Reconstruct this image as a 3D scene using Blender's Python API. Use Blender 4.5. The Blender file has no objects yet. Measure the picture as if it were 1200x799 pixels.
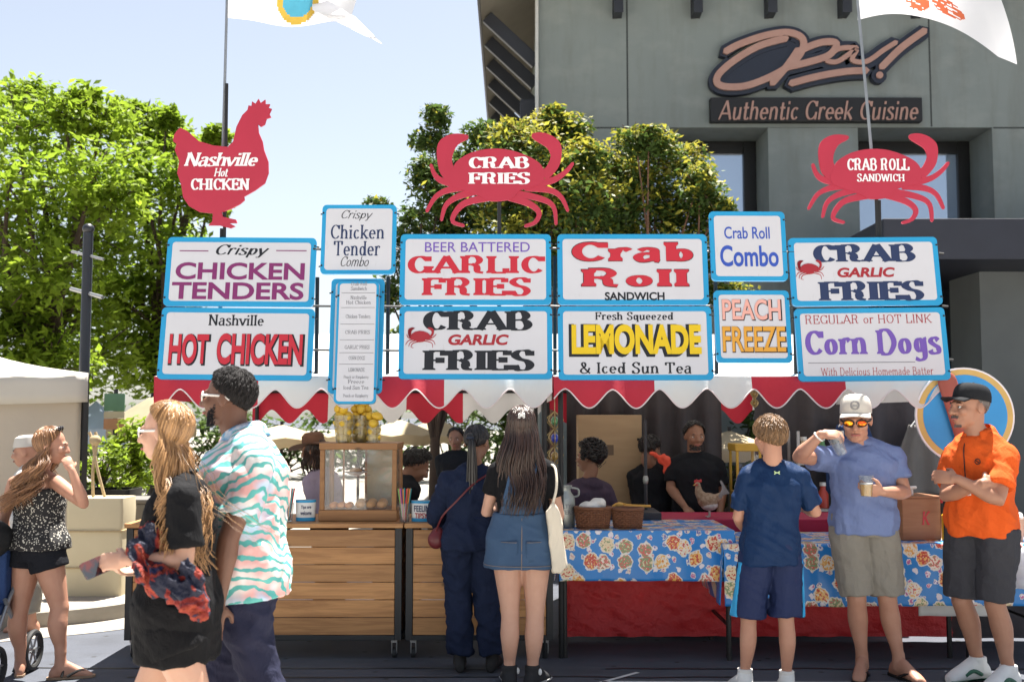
import bpy, math, random
from math import sin, cos, pi, radians as R, sqrt, atan2, hypot
from mathutils import Vector as V, Matrix, noise
from mathutils.geometry import tessellate_polygon

C = bpy.context.scene
COL = C.collection
# ---------------------------------------------------------------- camera, sky, sun, exposure
FP, HZ, CH = 1250.0, 488.0, 1.62          # focal length in photo pixels, horizon row, eye height
PITCH = math.atan((HZ - 399.5) / FP)
cam = bpy.data.objects.new('camera', bpy.data.cameras.new('camera'))
COL.objects.link(cam)
cam.location = (0, 0, CH)
cam.rotation_euler = (pi / 2 + PITCH, 0, 0)
cam.data.sensor_width = 36
cam.data.lens = 36 * FP / 1200
cam.data.clip_end = 3000
cam.data.dof.use_dof = True
cam.data.dof.focus_distance = 6.95
cam.data.dof.aperture_fstop = 3.2
C.camera = cam
SUN_EL, SUN_AZ = R(71), R(23)             # sun behind the stall, a little to the right
W = bpy.data.worlds.new('World'); C.world = W; W.use_nodes = True
nt = W.node_tree
sky = nt.nodes.new('ShaderNodeTexSky'); sky.sky_type = 'NISHITA'; sky.sun_disc = False
sky.sun_elevation = SUN_EL; sky.sun_rotation = SUN_AZ
sky.air_density = 1.0; sky.dust_density = 1.2; sky.ozone_density = 1.0
bg = nt.nodes['Background']; bg.inputs[1].default_value = 0.053
hs = nt.nodes.new('ShaderNodeHueSaturation'); hs.inputs['Saturation'].default_value = .55
nt.links.new(sky.outputs[0], hs.inputs['Color']); nt.links.new(hs.outputs[0], bg.inputs[0])
sl = bpy.data.lights.new('sun', 'SUN'); sl.energy = 5.0; sl.angle = R(0.5); sl.color = (1, .955, .88)
so = bpy.data.objects.new('sun', sl); COL.objects.link(so)
sdir = V((cos(SUN_EL) * sin(SUN_AZ), cos(SUN_EL) * cos(SUN_AZ), sin(SUN_EL)))
so.rotation_euler = (-sdir).to_track_quat('-Z', 'Y').to_euler()
so.location = sdir * 40
C.view_settings.view_transform = 'Standard'; C.view_settings.look = 'None'
C.view_settings.exposure = 1.84; C.view_settings.gamma = 1.0
C.cycles.max_bounces = 8; C.cycles.transparent_max_bounces = 12
C.cycles.use_denoising = True
C.cycles.sample_clamp_indirect = 6

def at(px, py, Y):
    """world point where the ray of photo pixel (px, py) meets the plane y = Y"""
    u = (px - 600) / FP; v = (399.5 - py) / FP
    t = Y / (cos(PITCH) - v * sin(PITCH))
    return V((u * t, Y, CH + t * (sin(PITCH) + v * cos(PITCH))))

# ---------------------------------------------------------------- materials
def new_mat(name):
    m = bpy.data.materials.new(name); m.use_nodes = True
    return m, m.node_tree.nodes, m.node_tree.links, m.node_tree.nodes['Principled BSDF']
def s2l(c):
    return tuple(pow(x / 255.0, 2.2) for x in c)
def coord(N, L, scale=(1, 1, 1), rot=(0, 0, 0)):
    tc = N.new('ShaderNodeTexCoord'); mp = N.new('ShaderNodeMapping')
    mp.inputs['Scale'].default_value = scale; mp.inputs['Rotation'].default_value = rot
    L.new(tc.outputs['Object'], mp.inputs['Vector'])
    return mp.outputs['Vector']
def mixrgb(N, L, fac, a, b, mode='MIX'):
    n = N.new('ShaderNodeMix'); n.data_type = 'RGBA'; n.blend_type = mode
    for sock, val in ((n.inputs[0], fac), (n.inputs[6], a), (n.inputs[7], b)):
        if hasattr(val, 'is_linked'): L.new(val, sock)
        elif isinstance(val, (int, float)): sock.default_value = val
        else: sock.default_value = (*val[:3], 1)
    return n.outputs[2]
def ramp(N, L, src, stops, interp='LINEAR'):
    n = N.new('ShaderNodeValToRGB'); n.color_ramp.interpolation = interp
    e = n.color_ramp.elements
    while len(e) < len(stops): e.new(.5)
    for k, (p, c) in zip(e, stops):
        k.position = p; k.color = (*c, 1) if len(c) == 3 else c
    L.new(src, n.inputs[0]); return n.outputs[0]
def noise_tex(N, L, vec, scale, detail=4, rough=.55, dist=0):
    n = N.new('ShaderNodeTexNoise'); n.inputs['Scale'].default_value = scale
    n.inputs['Detail'].default_value = detail; n.inputs['Roughness'].default_value = rough
    n.inputs['Distortion'].default_value = dist
    L.new(vec, n.inputs['Vector']); return n.outputs['Fac']
def bump(N, L, b, h, strength, dist=.01):
    n = N.new('ShaderNodeBump'); n.inputs['Strength'].default_value = strength
    n.inputs['Distance'].default_value = dist
    L.new(h, n.inputs['Height']); L.new(n.outputs[0], b.inputs['Normal'])
def mat(name, c, rough=.6, metal=0, c2=None, scale=6, amt=.5, bscale=0, bstr=.2, bdist=.004, stretch=(1, 1, 1), trans=0,
        island=0, spec=.4, sheen=0, coat=0):
    """principled surface: colour varied by noise (and per island), optional bump, optional translucency"""
    m, N, L, b = new_mat(name)
    b.inputs['Roughness'].default_value = rough; b.inputs['Metallic'].default_value = metal
    b.inputs['Specular IOR Level'].default_value = spec
    b.inputs['Sheen Weight'].default_value = sheen; b.inputs['Coat Weight'].default_value = coat
    col = None
    vec = coord(N, L, stretch)
    if c2 is None: c2 = tuple(x * .78 for x in c)
    f = noise_tex(N, L, vec, scale)
    r = ramp(N, L, f, [(max(0, .5 - amt * .5), (0, 0, 0)), (min(1, .5 + amt * .5), (1, 1, 1))])
    col = mixrgb(N, L, r, c, c2)
    if island:
        g = N.new('ShaderNodeNewGeometry'); h = N.new('ShaderNodeHueSaturation')
        mr = N.new('ShaderNodeMapRange'); mr.inputs[3].default_value = 1 - island; mr.inputs[4].default_value = 1 + island
        L.new(g.outputs['Random Per Island'], mr.inputs[0]); L.new(mr.outputs[0], h.inputs['Value'])
        L.new(col, h.inputs['Color']); col = h.outputs[0]
    L.new(col, b.inputs['Base Color'])
    if bscale: bump(N, L, b, noise_tex(N, L, vec, bscale, 5, .6), bstr, bdist)
    if trans:
        t = N.new('ShaderNodeBsdfTranslucent'); L.new(col, t.inputs[0])
        mx = N.new('ShaderNodeMixShader'); mx.inputs[0].default_value = trans
        L.new(b.outputs[0], mx.inputs[1]); L.new(t.outputs[0], mx.inputs[2])
        L.new(mx.outputs[0], N['Material Output'].inputs[0])
    return m
def glass(name, c=(1, 1, 1), rough=.02, fac=.12, tint=.95):
    m, N, L, b = new_mat(name)
    t = N.new('ShaderNodeBsdfTransparent'); t.inputs[0].default_value = (c[0] * tint, c[1] * tint, c[2] * tint, 1)
    g = N.new('ShaderNodeBsdfGlossy'); g.inputs['Roughness'].default_value = rough
    lw = N.new('ShaderNodeLayerWeight'); fr = ramp(N, L, lw.outputs['Facing'], [(0, (.035,) * 3), (.6, (.07,) * 3), (1, (.6,) * 3)])
    mx = N.new('ShaderNodeMixShader'); L.new(fr, mx.inputs[0])
    L.new(t.outputs[0], mx.inputs[1]); L.new(g.outputs[0], mx.inputs[2])
    d = N.new('ShaderNodeBsdfDiffuse'); d.inputs[0].default_value = (*c, 1)
    m2 = N.new('ShaderNodeMixShader'); m2.inputs[0].default_value = fac
    L.new(mx.outputs[0], m2.inputs[1]); L.new(d.outputs[0], m2.inputs[2])
    L.new(m2.outputs[0], N['Material Output'].inputs[0]); return m

# ---------------------------------------------------------------- mesh building
class MB:
    def __init__(s): s.v = []; s.f = []; s.m = []
    def add(s, vs, fs, m=0):
        o = len(s.v); s.v += [tuple(p) for p in vs]
        s.f += [tuple(o + i for i in f) for f in fs]; s.m += [m] * len(fs); return s
    def box(s, a, b, m=0):
        x0, y0, z0 = a; x1, y1, z1 = b
        x0, x1 = min(x0, x1), max(x0, x1); y0, y1 = min(y0, y1), max(y0, y1); z0, z1 = min(z0, z1), max(z0, z1)
        vs = [(x, y, z) for z in (z0, z1) for y in (y0, y1) for x in (x0, x1)]
        return s.add(vs, [(0, 2, 3, 1), (4, 5, 7, 6), (0, 1, 5, 4), (2, 6, 7, 3), (0, 4, 6, 2), (1, 3, 7, 5)], m)
    def bar(s, a, b, w, h, m=0, up=(0, 0, 1)):
        a, b = V(a), V(b); d = (b - a).normalized(); u = V(up)
        if abs(d.dot(u)) > .98: u = V((0, 1, 0))
        x = d.cross(u).normalized() * (w / 2); z = x.cross(d).normalized() * (h / 2)
        vs = [p + i * x + j * z for p in (a, b) for j in (-1, 1) for i in (-1, 1)]
        return s.add(vs, [(0, 2, 3, 1), (4, 5, 7, 6), (0, 1, 5, 4), (2, 6, 7, 3), (0, 4, 6, 2), (1, 3, 7, 5)], m)
    def loft(s, rings, m=0, cap=True):
        n = len(rings[0]); vs = []; fs = []
        for r in rings: vs += r
        for i in range(len(rings) - 1):
            for j in range(n):
                k = (j + 1) % n
                fs.append((i * n + j, i * n + k, (i + 1) * n + k, (i + 1) * n + j))
        if cap:
            vs = list(vs)
            for ri, rev in ((0, True), (len(rings) - 1, False)):
                c = sum((V(p) for p in rings[ri]), V()) / n
                vs.append(c); ci = len(vs) - 1
                for j in range(n):
                    k = (j + 1) % n
                    fs.append((ci, ri * n + k, ri * n + j) if rev else (ci, ri * n + j, ri * n + k))
        return s.add(vs, fs, m)
    def tube(s, pts, rad, n=10, m=0, round_=False, cap=True):
        pts = [V(p) for p in pts]
        if not hasattr(rad, '__len__'): rad = [rad] * len(pts)
        rad = list(rad)
        if round_:
            d0 = (pts[0] - pts[1]).normalized(); d1 = (pts[-1] - pts[-2]).normalized(); r0, r1 = rad[0], rad[-1]
            p0, p1 = pts[0], pts[-1]
            A = [(p0 + d0 * r0 * cos(a), max(r0 * sin(a), r0 * .05)) for a in (0, .5, 1.0)]
            B = [(p1 + d1 * r1 * sin(a), max(r1 * cos(a), r1 * .05)) for a in (.55, 1.1, pi / 2)]
            pts = [a for a, _ in A] + pts + [b for b, _ in B]; rad = [a for _, a in A] + rad + [b for _, b in B]
        rings = []; u = None
        for i, p in enumerate(pts):
            d = (pts[min(i + 1, len(pts) - 1)] - pts[max(i - 1, 0)])
            d = d.normalized() if d.length > 1e-9 else V((0, 0, 1))
            if u is None:
                u = d.orthogonal().normalized()
            u = (u - d * u.dot(d))
            u = u.normalized() if u.length > 1e-6 else d.orthogonal().normalized()
            w = d.cross(u)
            rings.append([p + (u * cos(2 * pi * j / n) + w * sin(2 * pi * j / n)) * rad[i] for j in range(n)])
        return s.loft(rings, m, cap)
    def lathe(s, c, prof, n=20, m=0, cap=True):
        c = V(c)
        return s.loft([[c + V((r * cos(2 * pi * j / n), r * sin(2 * pi * j / n), z)) for j in range(n)] for r, z in prof], m, cap)
    def ell(s, c, r, M=None, nu=16, nv=10, m=0):
        c = V(c); rings = []
        for i in range(nv + 1):
            a = -pi / 2 + pi * i / nv; rr = max(cos(a), .02)
            ring = []
            for j in range(nu):
                p = V((r[0] * rr * cos(2 * pi * j / nu), r[1] * rr * sin(2 * pi * j / nu), r[2] * sin(a)))
                ring.append(c + (M @ p if M else p))
            rings.append(ring)
        return s.loft(rings, m)
    def prism(s, poly, y0, y1, m=0, holes=()):
        """poly: (x, z) outline extruded from y0 (front, towards the viewer) to y1"""
        loops = [[V((x, 0, z)) for x, z in poly]] + [[V((x, 0, z)) for x, z in h] for h in holes]
        tri = tessellate_polygon(loops); flat = [p for l in loops for p in l]; n = len(flat)
        vs = [(p.x, y0, p.z) for p in flat] + [(p.x, y1, p.z) for p in flat]
        fs = []
        for t in tri:
            a, b, c = (flat[i] for i in t)
            if (b - a).cross(c - a).y < 0: t = (t[0], t[2], t[1])
            fs.append((t[0], t[2], t[1])); fs.append(tuple(n + i for i in t))
        o = 0
        for l in loops:
            k = len(l)
            ar = sum(l[i].x * l[(i + 1) % k].z - l[(i + 1) % k].x * l[i].z for i in range(k))
            for i in range(k):
                a, b = o + i, o + (i + 1) % k
                fs.append((a, b, n + b, n + a) if ar > 0 else (b, a, n + a, n + b))
            o += k
        return s.add(vs, fs, m)
    def grid(s, fn, nu, nv, m=0, mfn=None):
        vs = [fn(i / nu, j / nv) for j in range(nv + 1) for i in range(nu + 1)]
        o = len(s.v); s.v += [tuple(p) for p in vs]
        for j in range(nv):
            for i in range(nu):
                a = o + j * (nu + 1) + i
                s.f.append((a, a + 1, a + nu + 2, a + nu + 1)); s.m.append(mfn((i + .5) / nu, (j + .5) / nv) if mfn else m)
        return s
    def mesh(s, name):
        me = bpy.data.meshes.new(name); me.from_pydata(s.v, [], s.f)
        me.polygons.foreach_set('material_index', s.m); return me
    def build(s, name, mats, parent=None, smooth=40, bevel=0, solid=0):
        me = s.mesh(name)
        return put(name, me, mats, parent, smooth, bevel, solid)
def put(name, me, mats, parent=None, smooth=40, bevel=0, solid=0):
    for m in (mats if isinstance(mats, (list, tuple)) else [mats]): me.materials.append(m)
    if smooth:
        me.polygons.foreach_set('use_smooth', [True] * len(me.polygons))
        if smooth < 180: me.set_sharp_from_angle(angle=R(smooth))
    o = bpy.data.objects.new(name, me); COL.objects.link(o)
    if parent: o.parent = parent
    if solid:
        k = o.modifiers.new('solid', 'SOLIDIFY'); k.thickness = solid; k.offset = 0
    if bevel:
        k = o.modifiers.new('bevel', 'BEVEL'); k.width = bevel; k.segments = 2; k.limit_method = 'ANGLE'; k.angle_limit = R(40)
    return o
def thing(name, label, cat, loc=(0, 0, 0), rz=0, group=None):
    o = bpy.data.objects.new(name, None); o.empty_display_size = .2; COL.objects.link(o)
    o.location = loc; o.rotation_euler = (0, 0, rz)
    return tag(o, label, cat, group)
def tag(o, label, cat, group=None, kind=None):
    o['label'] = label; o['category'] = cat
    if group: o['group'] = group
    if kind: o['kind'] = kind
    return o
def struct(o, kind='structure'): o['kind'] = kind; return o
def copy_tree(o, parent=None):
    c = o.copy(); COL.objects.link(c)
    if parent: c.parent = parent
    for ch in [k for k in bpy.data.objects if k.parent == o]: copy_tree(ch, c)
    return c
def fuse(mb, voxel=.008, smooth=4, fac=.5, disp=None):
    """overlapping solids of mb -> one continuous smoothed skin (mesh)"""
    o = bpy.data.objects.new('tmp', mb.mesh('tmp')); COL.objects.link(o)
    k = o.modifiers.new('r', 'REMESH'); k.mode = 'VOXEL'; k.voxel_size = voxel
    if smooth:
        k = o.modifiers.new('s', 'SMOOTH'); k.factor = fac; k.iterations = smooth
    dg = bpy.context.evaluated_depsgraph_get()
    me = bpy.data.meshes.new_from_object(o.evaluated_get(dg))
    old = o.data; bpy.data.objects.remove(o); bpy.data.meshes.remove(old)
    if disp:
        nr = [v.normal.copy() for v in me.vertices]
        for v, n in zip(me.vertices, nr): v.co = v.co + n * disp(v.co, n)
    return me
def catmull(pts, k=6, closed=False):
    P = [V(p) for p in pts]; n = len(P); out = []
    for i in range(n if closed else n - 1):
        g = (lambda j: P[j % n]) if closed else (lambda j: P[max(0, min(n - 1, j))])
        a, b, c, d = g(i - 1), g(i), g(i + 1), g(i + 2)
        for s in range(k):
            t = s / k
            out.append(.5 * ((2 * b) + (c - a) * t + (2 * a - 5 * b + 4 * c - d) * t * t + (3 * b - a - 3 * c + d) * t ** 3))
    if not closed: out.append(P[-1])
    return out
# ---------------------------------------------------------------- lettering: a small stroke alphabet (serif / script) and the built-in sans
# l = straight line, c = smooth curve, o = oval cx,cy,rx,ry, a = arc cx,cy,rx,ry,from,to ; '!' puts a serif on that end
GL = {
 'A': (.86, 'l .08,0! .43,1;l .43,1 .8,0!;l .22,.32 .66,.32'), 'B': (.74, 'l .14,0! .14,1!;c .14,1 .46,.99 .6,.76 .46,.54 .14,.53;c .14,.53 .5,.52 .66,.27 .5,.01 .14,0'),
 'C': (.78, 'a .45,.5,.36,.5,42,322;l .72,.98 .72,.7'), 'D': (.82, 'l .14,0! .14,1!;c .14,1 .5,.98 .72,.5 .5,.02 .14,0'),
 'E': (.7, 'l .14,0! .14,1!;l .14,.98 .62,.98;l .14,.52 .48,.52;l .14,.02 .64,.02;l .61,1 .61,.76;l .64,0 .64,.26;l .48,.66 .48,.38'),
 'F': (.68, 'l .14,0! .14,1!;l .14,.98 .62,.98;l .14,.5 .48,.5;l .61,1 .61,.74;l .48,.64 .48,.36'),
 'G': (.84, 'a .45,.5,.36,.5,42,330;l .72,.98 .72,.7;l .74,.0 .74,.4!'), 'H': (.86, 'l .14,0! .14,1!;l .7,0! .7,1!;l .14,.5 .7,.5'),
 'I': (.3, 'l .15,0! .15,1!'), 'J': (.5, 'c .4,1 .4,.3 .3,.02 .1,.08;l .38,.95 .4,1!'), 'K': (.84, 'l .14,0! .14,1!;l .2,.42 .68,1!;l .32,.56 .74,0!'),
 'L': (.68, 'l .14,0! .14,1!;l .14,.02 .62,.02;l .62,0 .62,.28'), 'M': (1.05, 'l .12,0! .14,1!;l .14,1 .5,.1;l .5,.1 .86,1;l .86,0! .86,1!'),
 'N': (.86, 'l .14,0! .14,1!;l .14,1 .7,0;l .7,0 .7,1!'), 'O': (.86, 'o .43,.5,.35,.5'), 'P': (.72, 'l .14,0! .14,1!;c .14,1 .48,.99 .64,.73 .48,.46 .14,.45'),
 'R': (.82, 'l .14,0! .14,1!;c .14,1 .48,.99 .62,.76 .48,.53 .14,.52;c .36,.53 .52,.4 .56,.1 .74,.02'),
 'S': (.66, 'c .56,.82 .44,.99 .24,.98 .11,.78 .24,.58 .46,.45 .56,.24 .44,.02 .22,.01 .09,.2;l .56,.99 .56,.74;l .09,.0 .09,.26'),
 'T': (.76, 'l .38,0! .38,1;l .06,.98 .7,.98;l .07,1 .07,.74;l .69,1 .69,.74'), 'U': (.82, 'c .14,1 .14,.3 .2,.07 .4,.01 .6,.07 .66,.3 .66,1;l .14,.96 .14,1!;l .66,.96 .66,1!'),
 'W': (1.15, 'l .06,1! .32,0;l .32,0 .56,.95;l .56,.95 .82,0;l .82,0 1.06,1!'), 'Z': (.7, 'l .08,.98 .62,.98;l .6,1 .1,0;l .08,.02 .64,.02;l .09,1 .09,.78;l .63,0 .63,.24'),
 'a': (.6, 'c .12,.54 .26,.66 .42,.6 .44,.42 .44,.0;c .44,.38 .2,.38 .08,.2 .2,.0 .44,.14;l .44,.03 .54,0'), 'b': (.62, 'l .13,0 .13,1!;o .34,.32,.22,.32'),
 'c': (.54, 'a .3,.32,.23,.32,45,322'), 'd': (.64, 'o .29,.32,.22,.32;l .5,0! .5,1!'), 'e': (.58, 'a .3,.32,.24,.32,0,318;l .06,.34 .54,.34'),
 'f': (.4, 'c .42,.9 .34,1 .2,.94 .17,.7 .17,0!;l .04,.63 .36,.63'), 'g': (.62, 'o .28,.36,.2,.29;c .46,.62 .48,.2 .46,-.16 .28,-.28 .08,-.2;l .46,.6 .58,.66'),
 'h': (.66, 'l .14,0! .14,1!;c .14,.42 .26,.63 .42,.62 .5,.44 .5,0!'), 'i': (.3, 'l .15,0! .15,.65!;l .15,.82 .15,.97'),
 'k': (.64, 'l .14,0! .14,1!;l .16,.26 .5,.65!;l .27,.38 .56,0!'), 'l': (.3, 'l .15,0! .15,1!'),
 'm': (.98, 'l .14,0! .14,.65!;c .14,.42 .24,.63 .38,.62 .48,.44 .48,0!;c .48,.42 .58,.63 .72,.62 .82,.44 .82,0!'),
 'n': (.66, 'l .14,0! .14,.65!;c .14,.42 .26,.63 .42,.62 .5,.44 .5,0!'), 'o': (.62, 'o .31,.32,.24,.32'), 'p': (.64, 'l .14,-.28! .14,.65!;o .35,.32,.21,.32'),
 'q': (.64, 'o .29,.32,.22,.32;l .5,-.28! .5,.65'), 'r': (.48, 'l .14,0! .14,.65!;c .14,.38 .22,.6 .34,.65 .44,.55'),
 's': (.5, 'c .42,.54 .32,.65 .18,.63 .11,.5 .24,.37 .4,.24 .4,.06 .26,0 .12,.03 .07,.14'), 't': (.42, 'c .18,.9 .18,.2 .22,.03 .34,.02 .4,.1;l .04,.63 .36,.63'),
 'u': (.66, 'c .14,.65 .14,.2 .2,.03 .34,.02 .5,.24;l .5,0! .5,.65!'), 'v': (.6, 'l .06,.65! .3,0;l .3,0 .54,.65!'), 'w': (.86, 'l .06,.65! .24,0;l .24,0 .43,.6;l .43,.6 .62,0;l .62,0 .8,.65!'),
 'x': (.6, 'l .08,.65! .52,0!;l .52,.65! .08,0!'), 'y': (.6, 'l .06,.65! .3,0;c .54,.65 .32,.05 .22,-.24 .06,-.24'), 'z': (.54, 'l .08,.63 .46,.63;l .46,.65 .08,0;l .08,.02 .48,.02'),
 '&': (.86, 'c .78,.5 .6,.1 .34,0 .12,.14 .16,.36 .42,.6 .46,.86 .32,1 .2,.86 .3,.6 .56,.25 .8,0'), "'": (.2, 'l .1,.8 .1,1'), '!': (.3, 'l .15,.35 .15,1;l .15,0 .15,.12'), ' ': (.36, ''),
}
def serif_ink(text, T=.12, t=.05, sf=.1, st=.05, shear=0, gap=.06, tilt=12):
    """list of 2-D polygons (x, z) for a line of text, cap height 1"""
    out = []; x0 = 0
    for ch in text:
        adv, spec = GL[ch]
        k = 1 + T * .55; lay = 0
        def P(s): a, b = s.split(','); return V((float(a) * k, float(b)))
        for st_ in [q for q in spec.split(';') if q]:
            tok = st_.split(' '); kind = tok[0]; ser = []
            if kind in 'lc':
                pts = [P(q.rstrip('!')) for q in tok[1:]]
                ser = [pts[i - 1] for i, q in enumerate(tok) if q.endswith('!')]
                if kind == 'c': pts = [V((p[0], p[1])) for p in catmull([(*p, 0) for p in pts], 5)]
            else:
                z = [float(q) for q in tok[1].split(',')]
                a0, a1 = (0, 360) if kind == 'o' else z[4:6]
                rx, ry = z[2] * k - T * .3, z[3] - t * .4
                pts = [V((z[0] * k + rx * cos(R(a0 + (a1 - a0) * i / 20)), z[1] + ry * sin(R(a0 + (a1 - a0) * i / 20)))) for i in range(21)]
            def wid(d):
                a = atan2(d.y, d.x); return (t + (T - t) * abs(sin(a - R(tilt if kind == 'l' else 6))) ** 1.4) / 2
            L_, R_ = [], []
            for i, p in enumerate(pts):
                d = pts[min(i + 1, len(pts) - 1)] - pts[max(i - 1, 0)]
                if d.length < 1e-9: d = V((0, 1))
                if kind == 'o' and i in (0, 20): d = V((0, 1))
                d.normalize(); n = V((-d.y, d.x)) * wid(d)
                L_.append(p + n); R_.append(p - n)
            for i in range(len(pts) - 1):
                out.append((lay, [L_[i], R_[i], R_[i + 1], L_[i + 1]], x0))
            lay += 1
            for p in ser:
                if sf > 0:
                    hw = T / 2 + sf; zz = p.y + (st / 2 if p.y < .3 else -st / 2)
                    s2 = st / 2; tri = 1 if p.y < .3 else -1
                    q = [V((p.x - hw, zz - tri * s2)), V((p.x + hw, zz - tri * s2)), V((p.x + hw, zz + tri * s2)), V((p.x + T * .5, zz + tri * (s2 + st * .8))),
                         V((p.x - T * .5, zz + tri * (s2 + st * .8))), V((p.x - hw, zz + tri * s2))]
                    out.append((lay, q, x0)); lay += 1
        x0 += adv * k + gap
    res = []
    for lay, q, x in out:
        res.append((lay, [V((p.x + x + p.y * shear, p.y)) for p in q]))
    return res
def sans_mesh(text, bold=0, shear=0, space=1.0):
    cu = bpy.data.curves.new('t', 'FONT'); cu.body = text; cu.offset = bold; cu.shear = shear
    cu.space_character = space; cu.resolution_u = 5
    o = bpy.data.objects.new('t', cu); COL.objects.link(o)
    dg = bpy.context.evaluated_depsgraph_get()
    me = bpy.data.meshes.new_from_object(o.evaluated_get(dg))
    vs = [v.co.copy() for v in me.vertices]; fs = [tuple(p.vertices) for p in me.polygons]
    bpy.data.objects.remove(o); bpy.data.curves.remove(cu); bpy.data.meshes.remove(me)
    return vs, fs
def write(mb, text, cx, cz, w, h, y, m=0, style='sans', T=.12, t=.05, sf=.1, st=.05, shear=0, bold=0, gap=.06, space=1.0, dx=0, dz=0, grow=0, tilt=12):
    """adds a line of text to mb in the plane y, its ink box centred on (cx, cz) and w wide, h high"""
    if style == 'sans':
        vs, fs = sans_mesh(text, bold, shear, space); P2 = [(p.x, p.y) for p in vs]
        lay = [0] * len(P2)
    else:
        ink = serif_ink(text, T, t, sf, st, shear, gap, tilt); P2 = []; fs = []; lay = []
        for k, q in ink:
            o = len(P2); P2 += [(p.x, p.y) for p in q]; lay += [k] * len(q); fs.append(tuple(range(o, o + len(q))))
    xs = [p[0] for p in P2]; zs = [p[1] for p in P2]
    x0, x1, z0, z1 = min(xs), max(xs), min(zs), max(zs)
    sx, sz = w / (x1 - x0), h / (z1 - z0)
    out = [(cx + dx + (p[0] - (x0 + x1) / 2) * sx, y - .00012 * l, cz + dz + (p[1] - (z0 + z1) / 2) * sz) for p, l in zip(P2, lay)]
    # every face is turned towards the viewer (-y)
    ff = []
    for f in fs:
        a, b, c = (V(out[i]) for i in f[:3])
        ff.append(f if (b - a).cross(c - a).y < 0 else tuple(reversed(f)))
    mb.add(out, ff, m); return mb
def brush(mb, pts, w, y, m=0, taper=(1, 1), k=5, thick=0, closed=False):
    """a painted or cut-out stroke through pts (x, z), w wide"""
    P_ = catmull([(a, 0, b) for a, b in pts], k, closed); n = len(P_); L_, R_ = [], []
    for i, p in enumerate(P_):
        d = P_[min(i + 1, n - 1)] - P_[max(i - 1, 0)]; d.normalize()
        s = i / (n - 1); ww = w * (taper[0] + (taper[1] - taper[0]) * s) / 2
        nrm = V((-d.z, 0, d.x)) * ww
        L_.append(p + nrm); R_.append(p - nrm)
    if thick:
        e0 = (P_[0] - P_[1]).normalized(); e1 = (P_[-1] - P_[-2]).normalized()
        poly = [(q.x, q.z) for q in L_] + [((P_[-1] + e1 * w * taper[1] * .45).x, (P_[-1] + e1 * w * taper[1] * .45).z)] + [(q.x, q.z) for q in reversed(R_)] + [((P_[0] + e0 * w * taper[0] * .45).x, (P_[0] + e0 * w * taper[0] * .45).z)]
        mb.prism(poly, y, y + thick, m)
    else:
        vs = [];
        for a, b in zip(L_, R_): vs += [(a.x, y, a.z), (b.x, y, b.z)]
        fs = []
        for i in range(n - 1):
            f = (2 * i, 2 * i + 1, 2 * i + 3, 2 * i + 2); a, b, c = (V(vs[q]) for q in f[:3])
            fs.append(f if (b - a).cross(c - a).y < 0 else tuple(reversed(f)))
        mb.add(vs, fs, m)
    return mb
def rrect(x0, z0, x1, z1, r, k=5):
    out = []
    for cx, cz, a in ((x1 - r, z0 + r, -90), (x1 - r, z1 - r, 0), (x0 + r, z1 - r, 90), (x0 + r, z0 + r, 180)):
        for i in range(k + 1):
            b = R(a + 90 * i / k); out.append((cx + r * cos(b), cz + r * sin(b)))
    return out
# ---------------------------------------------------------------- palette
M = {}
M['asphalt'] = mat('asphalt', (.085, .093, .112), .9, c2=(.055, .06, .075), scale=1.3, amt=.5, bscale=160, bstr=.5, bdist=.006)
asp = M['asphalt'].node_tree; N, L = asp.nodes, asp.links; b = N['Principled BSDF']; src = b.inputs['Base Color'].links[0].from_socket; v = coord(N, L)
spk = mixrgb(N, L, ramp(N, L, noise_tex(N, L, v, 240, 2), [(.35, (0, 0, 0)), (.7, (1, 1, 1))]), (.6, .6, .62), (1.5, 1.5, 1.5)); c_ = mixrgb(N, L, 1.0, src, spk, 'MULTIPLY')
vo = N.new('ShaderNodeTexVoronoi'); vo.inputs['Scale'].default_value = 2.4; vo.voronoi_dimensions = '2D'; L.new(v, vo.inputs['Vector']); c_ = mixrgb(N, L, ramp(N, L, vo.outputs['Distance'], [(.035, (1, 1, 1)), (.05, (0, 0, 0))]), c_, (.03, .03, .032))
stn = ramp(N, L, noise_tex(N, L, coord(N, L, (1, 2.5, 1)), .9, 4, .6), [(.5, (0, 0, 0)), (.7, (.5, .5, .5))]); c_ = mixrgb(N, L, stn, c_, (.035, .037, .042)); L.new(c_, b.inputs['Base Color'])
M['concrete'] = mat('concrete', (.33, .3, .26), .85, c2=(.25, .23, .2), scale=2.2, bscale=90, bstr=.25)
M['kerb'] = mat('kerb', (.36, .33, .28), .85, c2=(.26, .24, .2), scale=4, bscale=70, bstr=.3)
M['stucco'] = mat('stucco', (.23, .26, .25), .9, c2=(.185, .21, .205), scale=.9, amt=.7, bscale=40, bstr=.25)
st_ = M['stucco'].node_tree; N, L = st_.nodes, st_.links; b = N['Principled BSDF']; src = b.inputs['Base Color'].links[0].from_socket
v = coord(N, L, (2.2, 2.2, .35)); stn = ramp(N, L, noise_tex(N, L, v, 1.6, 6, .65), [(.48, (0, 0, 0)), (.75, (.55, .55, .55))]); c_ = mixrgb(N, L, stn, src, (.15, .155, .14)); stn = ramp(N, L, noise_tex(N, L, coord(N, L, (.5, .5, .8)), 2.5, 5, .6), [(.5, (0, 0, 0)), (.7, (.4, .4, .4))]); L.new(mixrgb(N, L, stn, c_, (.3, .32, .3)), b.inputs['Base Color'])
M['stucco_dark'] = mat('stucco_dark', (.15, .16, .155), .9, scale=1.2, bscale=40, bstr=.2)
M['reveal'] = mat('reveal', (.06, .068, .066), .9)
M['dark_steel'] = mat('dark_steel', (.022, .024, .032), .45, spec=.5, scale=5)
M['fascia'] = mat('fascia', (.03, .032, .045), .5, scale=3)
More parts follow.
